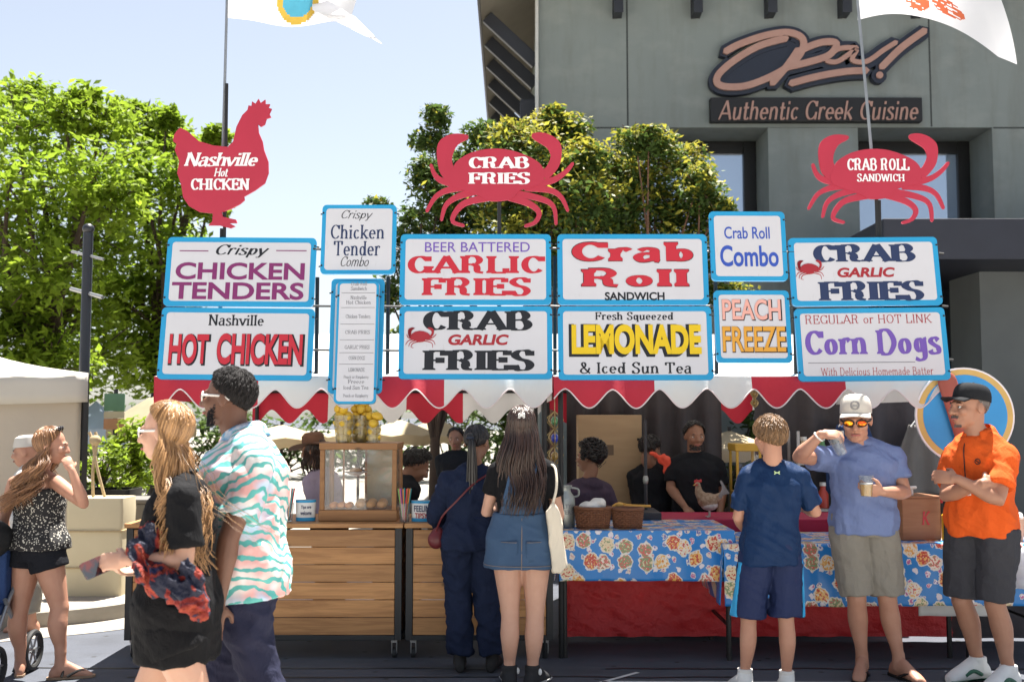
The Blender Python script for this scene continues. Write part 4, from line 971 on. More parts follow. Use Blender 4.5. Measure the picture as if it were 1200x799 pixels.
c1, CT = cart('long wooden counter cart carrying the glass display case', 145, 471)
cart('shorter wooden counter cart behind the woman in navy', 475, 648)
# ---------------------------------------------------------------- tables, cloths, red skirt
def floral(name):
    m, N, L, b = new_mat(name); v = coord(N, L)
    sx = N.new('ShaderNodeSeparateXYZ'); L.new(v, sx.inputs[0]); sb = N.new('ShaderNodeMath'); sb.operation = 'SUBTRACT'; L.new(sx.outputs[1], sb.inputs[0]); L.new(sx.outputs[2], sb.inputs[1])
    cx_ = N.new('ShaderNodeCombineXYZ'); L.new(sx.outputs[0], cx_.inputs[0]); L.new(sb.outputs[0], cx_.inputs[1]); uv = cx_.outputs[0]
    def flowers(vec_off, scale, cols, r0, r1):
        mp = N.new('ShaderNodeMapping'); mp.inputs['Location'].default_value = vec_off; L.new(uv, mp.inputs[0])
        nz = N.new('ShaderNodeTexNoise'); nz.inputs['Scale'].default_value = 32; nz.inputs['Detail'].default_value = 2; L.new(mp.outputs[0], nz.inputs['Vector'])
        ad = N.new('ShaderNodeVectorMath'); ad.operation = 'MULTIPLY_ADD'; ad.inputs[1].default_value = (.04, .04, 0); L.new(nz.outputs['Color'], ad.inputs[0]); L.new(mp.outputs[0], ad.inputs[2])
        vo = N.new('ShaderNodeTexVoronoi'); vo.inputs['Scale'].default_value = scale; vo.inputs['Randomness'].default_value = .72; vo.voronoi_dimensions = '2D'; L.new(ad.outputs[0], vo.inputs['Vector'])
        n2 = noise_tex(N, L, mp.outputs[0], 55, 2, .5)
        sep = N.new('ShaderNodeSeparateColor'); L.new(vo.outputs['Color'], sep.inputs[0])
        mth = N.new('ShaderNodeMath'); mth.operation = 'ADD'; L.new(n2, mth.inputs[0]); L.new(sep.outputs[0], mth.inputs[1])
        m2 = N.new('ShaderNodeMath'); m2.operation = 'FRACT'; L.new(mth.outputs[0], m2.inputs[0])
        inner = ramp(N, L, m2.outputs[0], cols, 'CONSTANT')
        mask = ramp(N, L, vo.outputs['Distance'], [(r1, (1, 1, 1)), (r1 + .02, (0, 0, 0))])
        rim = ramp(N, L, vo.outputs['Distance'], [(r0, (0, 0, 0)), (r0 + .02, (1, 1, 1))])
        return mask, mixrgb(N, L, rim, inner, (.72, .68, .6))
    big = [(0, (.75, .6, .38)), (.22, (.55, .06, .04)), (.4, (.8, .45, .12)), (.55, (.78, .7, .58)), (.72, (.62, .12, .1)), (.85, (.22, .3, .14))]
    sm = [(0, (.75, .7, .75)), (.4, (.5, .12, .3)), (.6, (.7, .6, .5)), (.8, (.1, .12, .4))]
    col = mixrgb(N, L, noise_tex(N, L, v, 3, 2), (.012, .17, .5), (.02, .24, .62))
    mk, c = flowers((.3, .1, 0), 13, sm, .17, .22); col = mixrgb(N, L, mk, col, c)
    mk, c = flowers((0, 0, 0), 7.2, big, .3, .36); col = mixrgb(N, L, mk, col, c)
    L.new(col, b.inputs['Base Color']); b.inputs['Roughness'].default_value = .35
    bump(N, L, b, noise_tex(N, L, v, 7, 3), .3, .02); return m
M['floral'] = floral('floral_oilcloth')
def fabric_(n, c): return mat(n, c, .9, scale=4, bscale=9, bstr=.6, bdist=.02)
M['tarp_red'] = mat('tarp_red', (.72, .045, .05), .5, c2=(.6, .035, .04), scale=2, bscale=7, bstr=.8, bdist=.05)
M['table_leg'] = mat('table_leg', (.03, .028, .026), .5)
M['pink_red'] = mat('pink_red', (.4, .02, .07), .7, scale=3)
def table(label, cloth_label, px0, px1, py_top, py_hem, Y, depth, seed):
    a, b_ = at(px0, py_hem, Y), at(px1, py_top, Y); w = b_.x - a.x; z1 = b_.z; z0 = a.z
    t = thing('folding_table', label, 'table', (a.x, Y, 0), 0, 'folding tables of the stall')
    mb = MB(); mb.box((0, 0, z1 - .035), (w, depth, z1 - .006)); mb.build('tabletop', M['white_paint'], t, smooth=0, bevel=.005)
    for x in (.03, w - .03):
        for y in (.03, depth - .06):
            mb = MB(); mb.tube([(x, y, 0), (x, y, z1 - .036)], .015, 10); mb.tube([(x, y, 0), (x, y, .025)], .018, 10); mb.build('leg', M['table_leg'], t)
        mb = MB(); mb.tube([(x, .03, .22), (x, depth - .06, .22)], .01, 8); mb.build('brace', M['table_leg'], t)
    mb = MB(); r = random.Random(seed); e = .012
    def fn(u, v):
        # unrolled profile: back edge of the top -> front edge -> hem
        drop = z1 - z0; L1 = depth + .02; T = L1 + drop; s = v * T
        x = -e + (w + 2 * e) * u
        if s < L1: return V((x, depth - s + .005 * 0, z1 + .004 + .002 * noise.noise(V((x * 4, s * 4, seed)))))
        d = s - L1; k = d / drop
        fold = .028 * k * (noise.noise(V((x * 5.5, seed, k * .6)))) + .012 * k * sin(x * 14 + seed)
        return V((x, -.022 - abs(fold) - .01 * k, z1 + .003 - d + .022 * k * noise.noise(V((x * 2.2, seed + 5, 0)))))
    mb.grid(fn, 150, 60)
    for sx in (-1, 1):
        def fs(u, v, sx=sx):
            k = v; y = -.02 + (depth + .02) * u
            return V(((-e if sx < 0 else w + e) + sx * (.012 * k + .02 * k * abs(sin(u * 9 + seed))), y, z1 + .003 - (z1 - z0) * v * (1 - .12 * u)))
        mb.grid(fs, 30, 20)
    k = mb.build('tablecloth', M['floral'], None, smooth=60, solid=.003); k.location = (a.x, Y, 0)
    tag(k, cloth_label, 'tablecloth', 'floral oilcloths on the folding tables'); return t, z1
t1, T1 = table('higher folding table with baskets and milk can, left of the boy', 'blue floral oilcloth under the two wicker baskets', 657, 858, 622, 680, 7.3, .75, 2)
t2, T2 = table('lower folding table behind the man in the blue shirt', 'blue floral oilcloth under the wooden box lettered K', 850, 1235, 638, 709, 7.22, .75, 7)
a = at(655, 752, 7.85); b_ = at(1115, 700, 7.85)
t = thing('stall_skirt', 'crinkled red tarpaulin hanging down behind the table legs', 'tarpaulin', (a.x, 7.85, 0))
mb = MB(); W_ = b_.x - a.x
mb.grid(lambda u, v: V((W_ * u, .03 * noise.noise(V((u * 14, v * 3, 1))) + .02 * noise.noise(V((u * 30 + v * 12, v * 8, 4))), .035 + .72 * v)), 160, 30); mb.build('tarp', M['tarp_red'], t)
mb = MB(); mb.grid(lambda u, v: V((W_ * u, -.012 + .03 * noise.noise(V((u * 14, v * .1, 1))), .06 + .012 * v)), 160, 1); mb.build('hem_seam', M['tarp_red'], t)
a = at(1116, 752, 7.86); b_ = at(1290, 700, 7.86)
t = thing('stall_skirt', 'black sheet added to hide the sunlit sidewalk behind the legs at the right end', 'tarpaulin', (a.x, 7.87, 0))  # dark sheet added so the space behind the legs stays dark
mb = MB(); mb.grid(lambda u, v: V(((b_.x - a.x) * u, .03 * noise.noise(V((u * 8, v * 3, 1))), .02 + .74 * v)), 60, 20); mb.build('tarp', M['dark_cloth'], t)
# red cloth serving counter behind the first table
a, b_ = at(752, 619, 8.1), at(1040, 608, 8.1)
t = thing('serving_counter', 'pink red topped serving counter behind the floral tables', 'counter', (a.x, 8.1, 0)); W_ = b_.x - a.x; SC = b_.z
mb = MB(); mb.box((0, 0, SC - .1), (W_, .6, SC)); mb.build('top', M['pink_red'], t, smooth=0, bevel=.008)
mb = MB(); mb.box((.03, .03, .02), (W_ - .03, .57, SC - .102)); mb.build('cabinet', M['dark_cloth'], t, smooth=0)
# white plastic sheet under the second cloth
a, b_ = at(1078, 722, 7.28), at(1162, 700, 7.28)
tag(MB().grid(lambda u, v: V((a.x + (b_.x - a.x) * u, 7.3 + .01 * sin(u * 12), a.z + (b_.z - a.z) * v)), 20, 4).build('plastic_sheet', M['white_paint'], None, solid=.004), 'strip of white plastic sheet hanging below the floral cloth beside the man in orange', 'sheet')

# ---------------------------------------------------------------- on the carts
M['clear'] = glass('clear_glass', fac=.03); M['clear_cup'] = glass('clear_cup', (.9, .92, .93), fac=.05)
M['lemon'] = mat('lemon', (.66, .45, .05), .4, c2=(.6, .38, .03), scale=20, bscale=120, bstr=.2, island=.12)
M['straw'] = {k: mat('straw_' + k, c, .35) for k, c in (('red', (.6, .05, .08)), ('teal', (.05, .4, .42)), ('violet', (.25, .1, .45)), ('green', (.2, .5, .1)), ('orange', (.7, .25, .05)), ('pink', (.65, .15, .3)))}
a, b_ = at(374, 611, 7.42), at(465, 519, 7.42); w = b_.x - a.x; h = b_.z - a.z; a.z = CT + .002
t = thing('display_case', 'wood framed glass display case of peaches and buns on the counter cart', 'display case', a); dp = .42; f = .032
h = b_.z - a.z
mb = MB(); mb.box((-.005, -.005, 0), (w + .005, dp, .075)); mb.build('base', M['case_wood'], t, smooth=0, bevel=.004)
mb = MB(); mb.box((-.006, -.006, h - .045), (w + .006, dp, h)); mb.build('top', M['case_wood'], t, smooth=0, bevel=.004)
for x in (0, w - f):
    for y in (0, dp - f): mb = MB(); mb.box((x, y, .076), (x + f, y + f, h - .046)); mb.build('post', M['case_wood'], t, smooth=0, bevel=.003)
mb = MB(); mb.box((w * .5 - .008, dp - .02, .076), (w * .5 + .008, dp - .004, h - .046)); mb.box((w * .18, dp - .02, .076), (w * .18 + .012, dp - .004, h - .046)); mb.build('mullion', M['case_wood'], t, smooth=0)
mb = MB(); mb.box((f + .001, .012, .077), (w - f - .001, .016, h - .047)); mb.box((.012, f + .001, .077), (.016, dp - f - .001, h - .047)); mb.box((w - .016, f + .001, .077), (w - .012, dp - f - .001, h - .047)); mb.build('pane', M['clear'], t, smooth=0)
mb = MB(); mb.box((w * .48, dp - .012, .077), (w - f - .002, dp - .006, h - .047)); mb.build('back_board', mat('case_back', (.5, .42, .26), .7), t, smooth=0)
mb = MB(); mb.box((.1, .12, .3), (w - .22, .3, .304)); mb.build('glass_shelf', M['clear'], t, smooth=0)
M['bun'] = mat('bun', (.62, .36, .14), .55, c2=(.5, .24, .08), scale=9, island=.12); M['peach'] = mat('peach', (.7, .2, .06), .55, c2=(.7, .36, .12), scale=14)
M['paper'] = mat('paper', (.76, .74, .7), .8, scale=8, bscale=14, bstr=.6, bdist=.01)
rnd = random.Random(8)
for i in range(6):
    o = MB().ell((0, 0, .028), (.036, .036, .03)).build('bun', M['bun']); o.location = (a.x + .27 + (i % 3) * .075, a.y + .09 + (i // 3) * .075, a.z + .077 + (i // 3) * .01)
    tag(o, 'round golden bun in the right half of the glass display case', 'bun', 'buns in the display case')
for i in range(6):
    o = MB().ell((0, 0, .022), (.028, .027, .023)).build('peach', M['peach']); o.location = (a.x + .08 + (i % 3) * .055, a.y + .08 + (i // 3) * .065, a.z + .077)
    tag(o, 'red orange peach in the left half of the glass display case', 'peach', 'peaches in the display case')
t = thing('plate', 'small white plate on the glass shelf inside the display case', 'plate', (a.x + .22, a.y + .2, a.z + .305))
MB().lathe((0, 0, 0), [(.03, 0), (.05, .008), (.085, .022), (.08, .024), (.045, .012), (.01, .01)], 24).build('dish', M['white_paint'], t)
MB().ell((0, 0, .03), (.045, .04, .022)).build('pastry', M['bun'], t)
zc = a.z + h + .001
lm = MB().loft([[V((r * cos(2 * pi * j / 14), r * sin(2 * pi * j / 14), z)) for j in range(14)] for r, z in ((.003, -.044), (.008, -.04), (.02, -.032), (.029, -.015), (.031, 0), (.029, .015), (.02, .031), (.009, .04), (.003, .043))]).mesh('lemon')
lm.materials.append(M['lemon']); lm.polygons.foreach_set('use_smooth', [True] * len(lm.polygons))
def cup(name, label, cat, loc, r0, r1, h, m='clear_cup', group=None):
    t = thing(name, label, cat, loc, 0, group)
    MB().lathe((0, 0, 0), [(r0 * .96, .002), (r0, 0), (r1, h), (r1 + .003, h + .002), (r1 - .002, h), (r0 - .002, .006)], 24).build('cup_body', M[m], t); return t
tubs = [((403, 516), .055, .075, .19, 18, 'lemon heaped in the left clear tub on the display case', 'tall clear tub of lemons at the left end of the display case top'),
        ((423, 516), .06, .085, .19, 26, 'lemon heaped in the middle clear tub on the display case', 'largest clear tub, heaped with lemons, in the middle of the display case top'),
        ((438, 516), .045, .05, .12, 8, 'lemon in the low right clear tub on the display case', 'short clear tub of lemons at the right end of the display case top')]
for i, ((px, py), r0, r1, hh, nl, ll, tl) in enumerate(tubs):
    p = at(px, py, 7.5 + .12 * (i % 2)); x, y = p.x, p.y
    cup('lemon_tub', tl, 'tub', (x, y, zc), r0, r1, hh, group='clear lemon tubs')
    for k in range(nl):
        lay = k // (4 if r0 > .05 else 2); per = 4 if r0 > .05 else 2
        ang = (k % per) * 2 * pi / per + lay * .8; z = .034 + lay * .05
        rr = min(r0 + (r1 - r0) * min(1, z / hh) - .034, .045) if z < hh else .05 * (1 - (z - hh) * 4)
        o = bpy.data.objects.new('lemon', lm); COL.objects.link(o); o.location = (x + rr * cos(ang), y + rr * sin(ang), zc + z)
        o.rotation_euler = (rnd.uniform(0, 3), rnd.uniform(0, 3), rnd.uniform(0, 3)); tag(o, ll, 'lemon', 'lemons in the ' + ('left tub', 'middle tub', 'right tub')[i])
def straws(px, py, Y, label, sl, seed, n=11):
    q = random.Random(seed); p = at(px, py, Y); p.z = CT + .001
    cup('straw_cup', label, 'cup', p, .033, .043, .125)
    sm = MB().tube([(0, 0, 0), (0, 0, .22)], .0045, 6).mesh('straw')
    for i in range(n):
        k = q.choice(list(M['straw'])); me = sm.copy(); me.materials.append(M['straw'][k]); o = bpy.data.objects.new('straw', me); COL.objects.link(o)
        an = 2 * pi * i / n; o.location = (p.x + .012 * cos(an), p.y + .012 * sin(an), p.z + .008); o.rotation_euler = (-.15 * sin(an), .15 * cos(an), 0)
        tag(o, k + ' straw standing in ' + sl, 'straw', 'straws in ' + sl)
straws(337, 612, 7.4, 'clear cup of coloured straws left of the display case', 'the cup left of the display case', 2)
straws(474, 612, 7.38, 'clear cup of coloured straws right of the display case', 'the cup right of the display case', 3)
def tip_card(label, px0, px1, py0, py1, Y, lines, rz):
    a, b_ = at(px0, py1, Y), at(px1, py0, Y); w = b_.x - a.x; h = b_.z - CT - .002; r = w / 2
    t = thing('tip_bucket', label, 'bucket', ((a.x + b_.x) / 2, Y + r * .6, CT + .002), R(rz))
    ring = lambda s, z: [V((r * s * cos(2 * pi * j / 28), r * .62 * s * sin(2 * pi * j / 28), z)) for j in range(28)]
    mb = MB(); mb.loft([ring(.95, 0), ring(1, h), ring(.97, h), ring(.92, .01)]); mb.build('tin', M['white_paint'], t)
    for q0, q1 in ((0, .17), (.88, 1.0)):
        mb = MB(); mb.loft([ring(.955 + .05 * q0 + .006, h * q0 + .001), ring(.955 + .05 * q1 + .006, h * q1 + .001)], cap=False); mb.build('band', M['sign_blue'], t)
    for i, (tx, zc_, hh, m, ww) in enumerate(lines):
        mb = MB(); write(mb, tx, 0, h * zc_, w * ww, h * hh, 0, bold=.02)
        mb.v = [(x, -r * .62 * sqrt(max(0, 1 - (x / r) ** 2)) - .003, z) for x, y, z in mb.v]; mb.build('lettering', M[m], t, smooth=0)
tip_card('white tip bucket lettered FEELIN TIPSY! beside the woman in navy', 481, 507, 587, 613, 7.36, [('FEELIN', .64, .3, 'p_navy', .7), ('TIPSY!', .3, .26, 'p_darkred', .62)], 0)
tip_card('white and blue tip bucket just left of the display case', 345, 369, 586, 613, 7.4, [('Tips are', .66, .2, 'p_navy', .5), ('welcome', .4, .2, 'p_navy', .55)], 12)

# ---------------------------------------------------------------- on the tables
M['zinc'] = mat('zinc', (.4, .42, .4), .4, metal=.6, c2=(.26, .28, .26), scale=6, bscale=20, bstr=.2)
p = at(661, 622, 7.5); p.z = T1 + .004
t = thing('milk_can', 'grey zinc milk can beside the overalls woman', 'can', p); hz = at(0, 569, 7.5).z - T1
MB().lathe((0, 0, 0), [(.07, 0), (.078, .012), (.078, hz * .66), (.07, hz * .74), (.05, hz * .84), (.046, hz * .9), (.056, hz * .97), (.058, hz), (.05, hz), (.042, hz * .9), (.01, hz * .88)], 28).build('body', M['zinc'], t)
for s in (-1, 1):
    MB().tube(catmull([(s * .068, 0, hz * .72), (s * .1, 0, hz * .76), (s * .1, 0, hz * .9), (s * .054, 0, hz * .94)], 5), .007, 8).build('handle', M['zinc'], t)
for tx, z, ww in (('SALTY', .52, .62), ('SISTERS', .38, .8)):
    mb = MB(); write(mb, tx, 0, hz * z, .155 * ww, hz * .1, 0, bold=.02); mb.v = [(x, -sqrt(max(0, .079 ** 2 - x * x)) - .001, z) for x, y, z in mb.v]; mb.build('lettering', M['p_grey'], t, smooth=0)
M['wicker'] = mat('wicker', (.2, .085, .04), .7, c2=(.13, .05, .025), scale=30)
def basket(label, px0, px1, py0, py1, Y, fill):
    a, b_ = at(px0, py1, Y), at(px1, py0, Y); w = (b_.x - a.x) / 2; p = V(((a.x + b_.x) / 2, Y + w * .75, T1 + .006)); h = b_.z - T1
    t = thing('wicker_basket', label, 'basket', p, 0, 'wicker baskets on the first table'); mb = MB(); nst, nr = 36, 10
    for i in range(nst):                        # upright stakes and woven strands over and under them
        an = 2 * pi * i / nst; mb.tube([(w * .85 * cos(an), w * .64 * sin(an), 0), (w * cos(an), w * .75 * sin(an), h)], .004, 5)
    for k in range(nr):
        z = h * (k + .5) / nr; s = .85 + .15 * z / h
        mb.tube([V(((w * s + .005 * (-1) ** (i + k)) * cos(2 * pi * i / nst), (w * .75 * s + .005 * (-1) ** (i + k)) * sin(2 * pi * i / nst), z)) for i in range(nst + 1)], h / nr * .5, 6)
    mb.build('weave', M['wicker'], t)
    MB().tube([V((w * 1.02 * cos(2 * pi * i / 40), w * .77 * sin(2 * pi * i / 40), h)) for i in range(41)], .011, 8).build('rim', M['wicker'], t)
    MB().loft([[V((w * s * cos(2 * pi * j / 24), w * .72 * s * sin(2 * pi * j / 24), z)) for j in range(24)] for s, z in ((.8, .003), (.95, h * .95), (.9, h * .6))]).build('liner', M['wicker'], t)
    if fill:
        k = fuse(MB().ell((-.03, 0, h + .01), (.075, .06, .035)).ell((.035, .01, h + .02), (.06, .05, .045)).ell((0, 0, h - .03), (.1, .08, .03)), .008, 2, disp=lambda c, n: .014 * noise.noise(c * 22))
        tag(put('paper_bundle', k, M['paper'], None, 30), 'crumpled white paper bundle heaped in the left wicker basket', 'paper').location = p
basket('left wicker basket filled with white paper, beside the milk can', 675, 717, 597, 624, 7.34, True)
basket('empty wicker basket right of the paper filled basket', 719, 755, 598, 623, 7.36, False)
# pole with a brass tap between baskets and rooster
p = at(757, 605, 8.3)
t = thing('tap_pole', 'slim dark upright pole with brass tap behind the right basket', 'pole', (p.x, 8.3, 0))
MB().tube([(0, 0, .02), (0, 0, at(0, 560, 8.3).z), (0, 0, at(0, 492, 8.3).z)], [.016, .014, .011], 8).build('post', M['dark_steel'], t)
MB().ell((0, 0, at(0, 562, 8.3).z), (.022, .022, .04)).build('valve', M['zinc'], t)
M['brass'] = mat('brass', (.6, .36, .1), .35, metal=.8)
t = thing('serving_tongs', 'brass tongs lying across the counter behind the baskets', 'tongs', at(738, 593, 8.0)); 
zz = .0
MB().tube(catmull([(-.13, 0, 0), (-.07, 0, .012), (.0, .01, .0), (.16, .03, -.004)], 5), .007, 6).build('arm', M['brass'], t); MB().tube(catmull([(-.13, 0, 0), (-.08, .01, .024), (.0, .02, .008), (.16, .05, .0)], 5), .007, 6).build('arm', M['brass'], t)
MB().ell((-.08, 0, .012), (.03, .015, .018)).build('head', M['brass'], t)
a, b_ = at(700, 620, 8.25), at(770, 597, 8.25)
t = thing('griddle_stand', 'low dark griddle stand behind the wicker baskets', 'griddle', ((a.x + b_.x) / 2, 8.2, 0)); w = (b_.x - a.x) / 2
MB().box((-w, -.2, b_.z - .06), (w, .25, b_.z)).build('plate', M['dark_steel'], t, smooth=0, bevel=.008)
for x in (-w + .03, w - .03):
    for y in (-.17, .22): MB().box((x - .015, y - .015, .02), (x + .015, y + .015, b_.z - .061)).build('leg', M['dark_steel'], t, smooth=0)
bpy.data.objects[t.name]
# rooster figure
p = at(830, 608, 8.25); p.z = SC + .002; hr = at(0, 562, 8.25).z - SC
t = thing('rooster_figure', 'speckled brown rooster figure standing on the pink red counter', 'figurine', p); k = hr / .30
def q(x, z, y=0): return V((x * k, y * k, z * k))
M['hen_brown'] = mat('hen_brown', (.2, .12, .07), .8, c2=(.36, .27, .19), scale=40, amt=.3, bscale=60, bstr=.5); M['hen_white'] = mat('hen_white', (.55, .53, .5), .8, c2=(.3, .28, .26), scale=30, amt=.4)
M['comb_red'] = mat('comb_red', (.45, .03, .03), .5)
mb = MB(); mb.ell(q(0, .13), (.085 * k, .06 * k, .065 * k)); mb.tube([q(-.04, .15), q(-.075, .2), q(-.08, .25)], [.05 * k, .034 * k, .022 * k], 12, round_=True); mb.ell(q(-.083, .26), (.024 * k, .02 * k, .022 * k)); mb.tube([q(.05, .14), q(.1, .17)], [.04 * k, .028 * k], 12, round_=True)
put('body', fuse(mb, .006, 3), M['hen_brown'], t, 180)
mb = MB(); mb.ell(q(.01, .095), (.07 * k, .055 * k, .045 * k)); mb.build('breast', M['hen_white'], t)
mb = MB()
for i in range(7): s = i / 6; brush(mb, [(.09 * k, .16 * k), ((.12 + .03 * s) * k, (.19 + .04 * (1 - s)) * k), ((.1 + .075 * s) * k, (.29 - .1 * s) * k)], .03 * k, (-.03 + .01 * i) * k, thick=.004, taper=(1, .5))
mb.build('tail', mat('hen_tail', (.14, .13, .14), .7, c2=(.3, .29, .28), scale=20), t)
mb = MB()
for i in range(4): mb.ell(q(-.105 + .016 * i, .284 + .006 * (i % 2)), (.009 * k, .005 * k, .016 * k))
mb.ell(q(-.094, .235), (.009 * k, .012 * k, .02 * k)); mb.ell(q(-.088, .258), (.017 * k, .0215 * k, .014 * k)); put('comb', fuse(mb, .004, 1), M['comb_red'], t, 180)
MB().tube([q(-.102, .258), q(-.122, .252)], [.008 * k, .001], 8).build('beak', M['brass'], t)
for s in (-1, 1):
    mb = MB(); mb.tube([q(.01, .08, s * .02), q(.01, .008, s * .022)], .005 * k, 6)
    for dx in (-.025, 0, .02): mb.tube([q(.01, .006, s * .022), q(-.015, .004, s * .022 + dx)], .004 * k, 5)
    mb.build('leg', M['hen_white'], t)
# equipment and stores deeper in the stall
def shelf_unit(label, px0, px1, py0, Y, items, seed):
    a, b_ = at(px0, 560, Y), at(px1, py0, Y); w = b_.x - a.x; t = thing('shelf_rack', label, 'shelf', (a.x, Y, 0)); q = random.Random(seed); h = b_.z
    for x in (0, w):
        for y in (0, .32): mb = MB(); mb.box((x - .012, y - .012, .01), (x + .012, y + .012, h)); mb.build('upright', M['grey_metal'], t, smooth=0)
    lv = (.35, .8, 1.2)
    for z in lv: mb = MB(); mb.box((-.01, -.01, z), (w + .01, .33, z + .02)); mb.build('shelf', M['grey_metal'], t, smooth=0)
    for n_, (m_, nm, lab) in enumerate(items):
        x = w * (n_ % 3 + .5) / 3; z = lv[1 + n_ // 3] + .021; o = thing(nm, lab, nm.split('_')[-1], (a.x + x, Y + .12, z)); r_ = w / 8
        if 'box' in nm: MB().box((-r_, -.08, 0), (r_, .1, q.uniform(.14, .2))).build('carton', m_, o, smooth=0, bevel=.006); MB().box((-.02, -.084, .0), (.02, -.0805, .13)).build('tape', M['wood_tape'], o, smooth=0)
        else: MB().lathe((0, 0, 0), [(r_ * .8, 0), (r_ * .8, .12), (r_ * .4, .16), (r_ * .4, .19)], 16).build('jar_body', m_, o); MB().lathe((0, 0, .191), [(r_ * .45, 0), (r_ * .45, .03)], 16).build('lid', M['white_paint'], o)
M['wood_tape'] = mat('carton_tape', (.5, .4, .25), .4); M['carton'] = mat('carton', (.42, .27, .15), .8, scale=4); M['jar_red'] = mat('jar_red', (.5, .06, .04), .3); M['jar_cream'] = mat('jar_cream', (.6, .52, .36), .4); M['carton_white'] = mat('carton_white', (.6, .6, .58), .7); M['jar_green'] = mat('jar_green', (.1, .25, .1), .3)
shelf_unit('steel shelf rack of cartons and jars behind the blue tee man', 936, 1000, 505, 9.35, [(M['carton'], 'storage_box', 'brown carton on the middle shelf behind the boy and the man in blue'), (M['jar_red'], 'sauce_jar', 'red sauce jar on the middle shelf beside the brown carton'), (M['carton_white'], 'storage_box', 'white carton on the middle shelf of the steel rack'), (M['jar_cream'], 'sauce_jar', 'cream coloured jar on the upper shelf of the rack left of the man in blue'), (M['jar_green'], 'sauce_jar', 'green jar on the upper shelf of the rack'), (M['carton'], 'storage_box', 'brown carton on the upper shelf of the steel rack')], 3)
a, b_ = at(864, 608, 8.9), at(892, 520, 8.9); w = b_.x - a.x; z0, z1 = SC * .92, b_.z
t = thing('popcorn_machine', 'yellow framed glass warming machine behind the boy', 'machine', (a.x, 8.9, z0)); h = z1 - z0; yel = mat('machine_yellow', (.6, .38, .05), .45)
MB().box((0, 0, 0), (w, .3, h * .35)).build('base', yel, t, smooth=0, bevel=.006); MB().box((-.01, -.01, h * .9), (w + .01, .31, h)).build('roof', yel, t, smooth=0, bevel=.006)
for x in (.0, w - .02):
    for y in (0, .28): MB().box((x, y, h * .351), (x + .02, y + .02, h * .899)).build('post', yel, t, smooth=0)
MB().box((.021, .004, h * .351), (w - .021, .008, h * .899)).build('pane', M['clear'], t, smooth=0); put('heap', fuse(MB().ell((w / 2, .15, h * .38), (w * .42, .11, h * .22)), .012, 1, disp=lambda c, n: .014 * noise.noise(c * 40)), M['paper'], t, 180)
MB().box((-.05, .0, -z0 + .02), (w + .08, .34, -.003)).build('stand', M['dark_steel'], t, smooth=0)
a, b_ = at(1010, 620, 8.3), at(1062, 575, 8.3)
t = thing('drink_cooler', 'white drink cooler with blue lid on the ground behind the K box', 'cooler', (a.x, 8.3, 0)); w = b_.x - a.x; h = b_.z
MB().box((0, 0, .01), (w, .38, h * .82)).build('tub', M['white_paint'], t, smooth=0, bevel=.015); MB().box((-.01, -.01, h * .823), (w + .01, .39, h)).build('lid', M['sign_blue'], t, smooth=0, bevel=.012)
for i_, (px, lab, c_) in enumerate(((1000, 'blue apron hanging on the dark curtain right of the white cap', (.03, .06, .16)), (1085, 'grey apron hanging on the dark curtain left of the round sign', (.16, .15, .14)))):
    p = at(px, 500, 9.7); t = thing('apron', lab, 'apron', (p.x, 9.72, p.z - .6)); mb = MB(); mb.grid(lambda u, v: V(((u - .5) * (.5 - .22 * max(0, v - .55) / .45), .025 * sin(u * 15 + i_), v * .62)), 30, 16); mb.build('cloth', fabric_('apron_cloth', c_), t, solid=.004)
    MB().tube(catmull([(-.13, 0, .6), (0, .02, .72), (.13, 0, .6)], 6), .006, 6).build('strap', M['white_paint'], t)
# wooden box lettered K
p0, p1 = at(1053, 637, 7.5), at(1108, 581, 7.42); 
t = thing('wooden_box', 'brown wooden box with red letter K and white knob on the floral cloth', 'box', (at(1081, 637, 7.42).x, 7.42, T2 + .006), R(9))
w = .285; h = p1.z - T2 - .006; d = .3
M['box_wood'] = mat('box_wood', (.33, .15, .07), .5, c2=(.25, .105, .045), scale=5, stretch=(1, 1, 9))
mb = MB(); mb.box((-w / 2, 0, 0), (w / 2, d, h - .016)); mb.build('body', M['box_wood'], t, smooth=0, bevel=.004)
mb = MB(); mb.box((-w / 2 - .006, -.006, h - .015), (w / 2 + .006, d + .006, h)); mb.build('lid', M['box_wood'], t, smooth=0, bevel=.003)
mb = MB(); write(mb, 'K', .03, h * .5, .062, .1, -.003, style='serif', T=.18, t=.09, sf=.06, st=.06, shear=.15); mb.build('lettering', M['p_red'], t, smooth=0)
mb = MB(); mb.tube([(-.01, .1, h), (-.01, .1, h + .04)], .008, 8); mb.tube([(-.035, .1, h + .05), (.015, .1, h + .053)], .011, 10, round_=True); mb.build('knob', M['white_paint'], t)
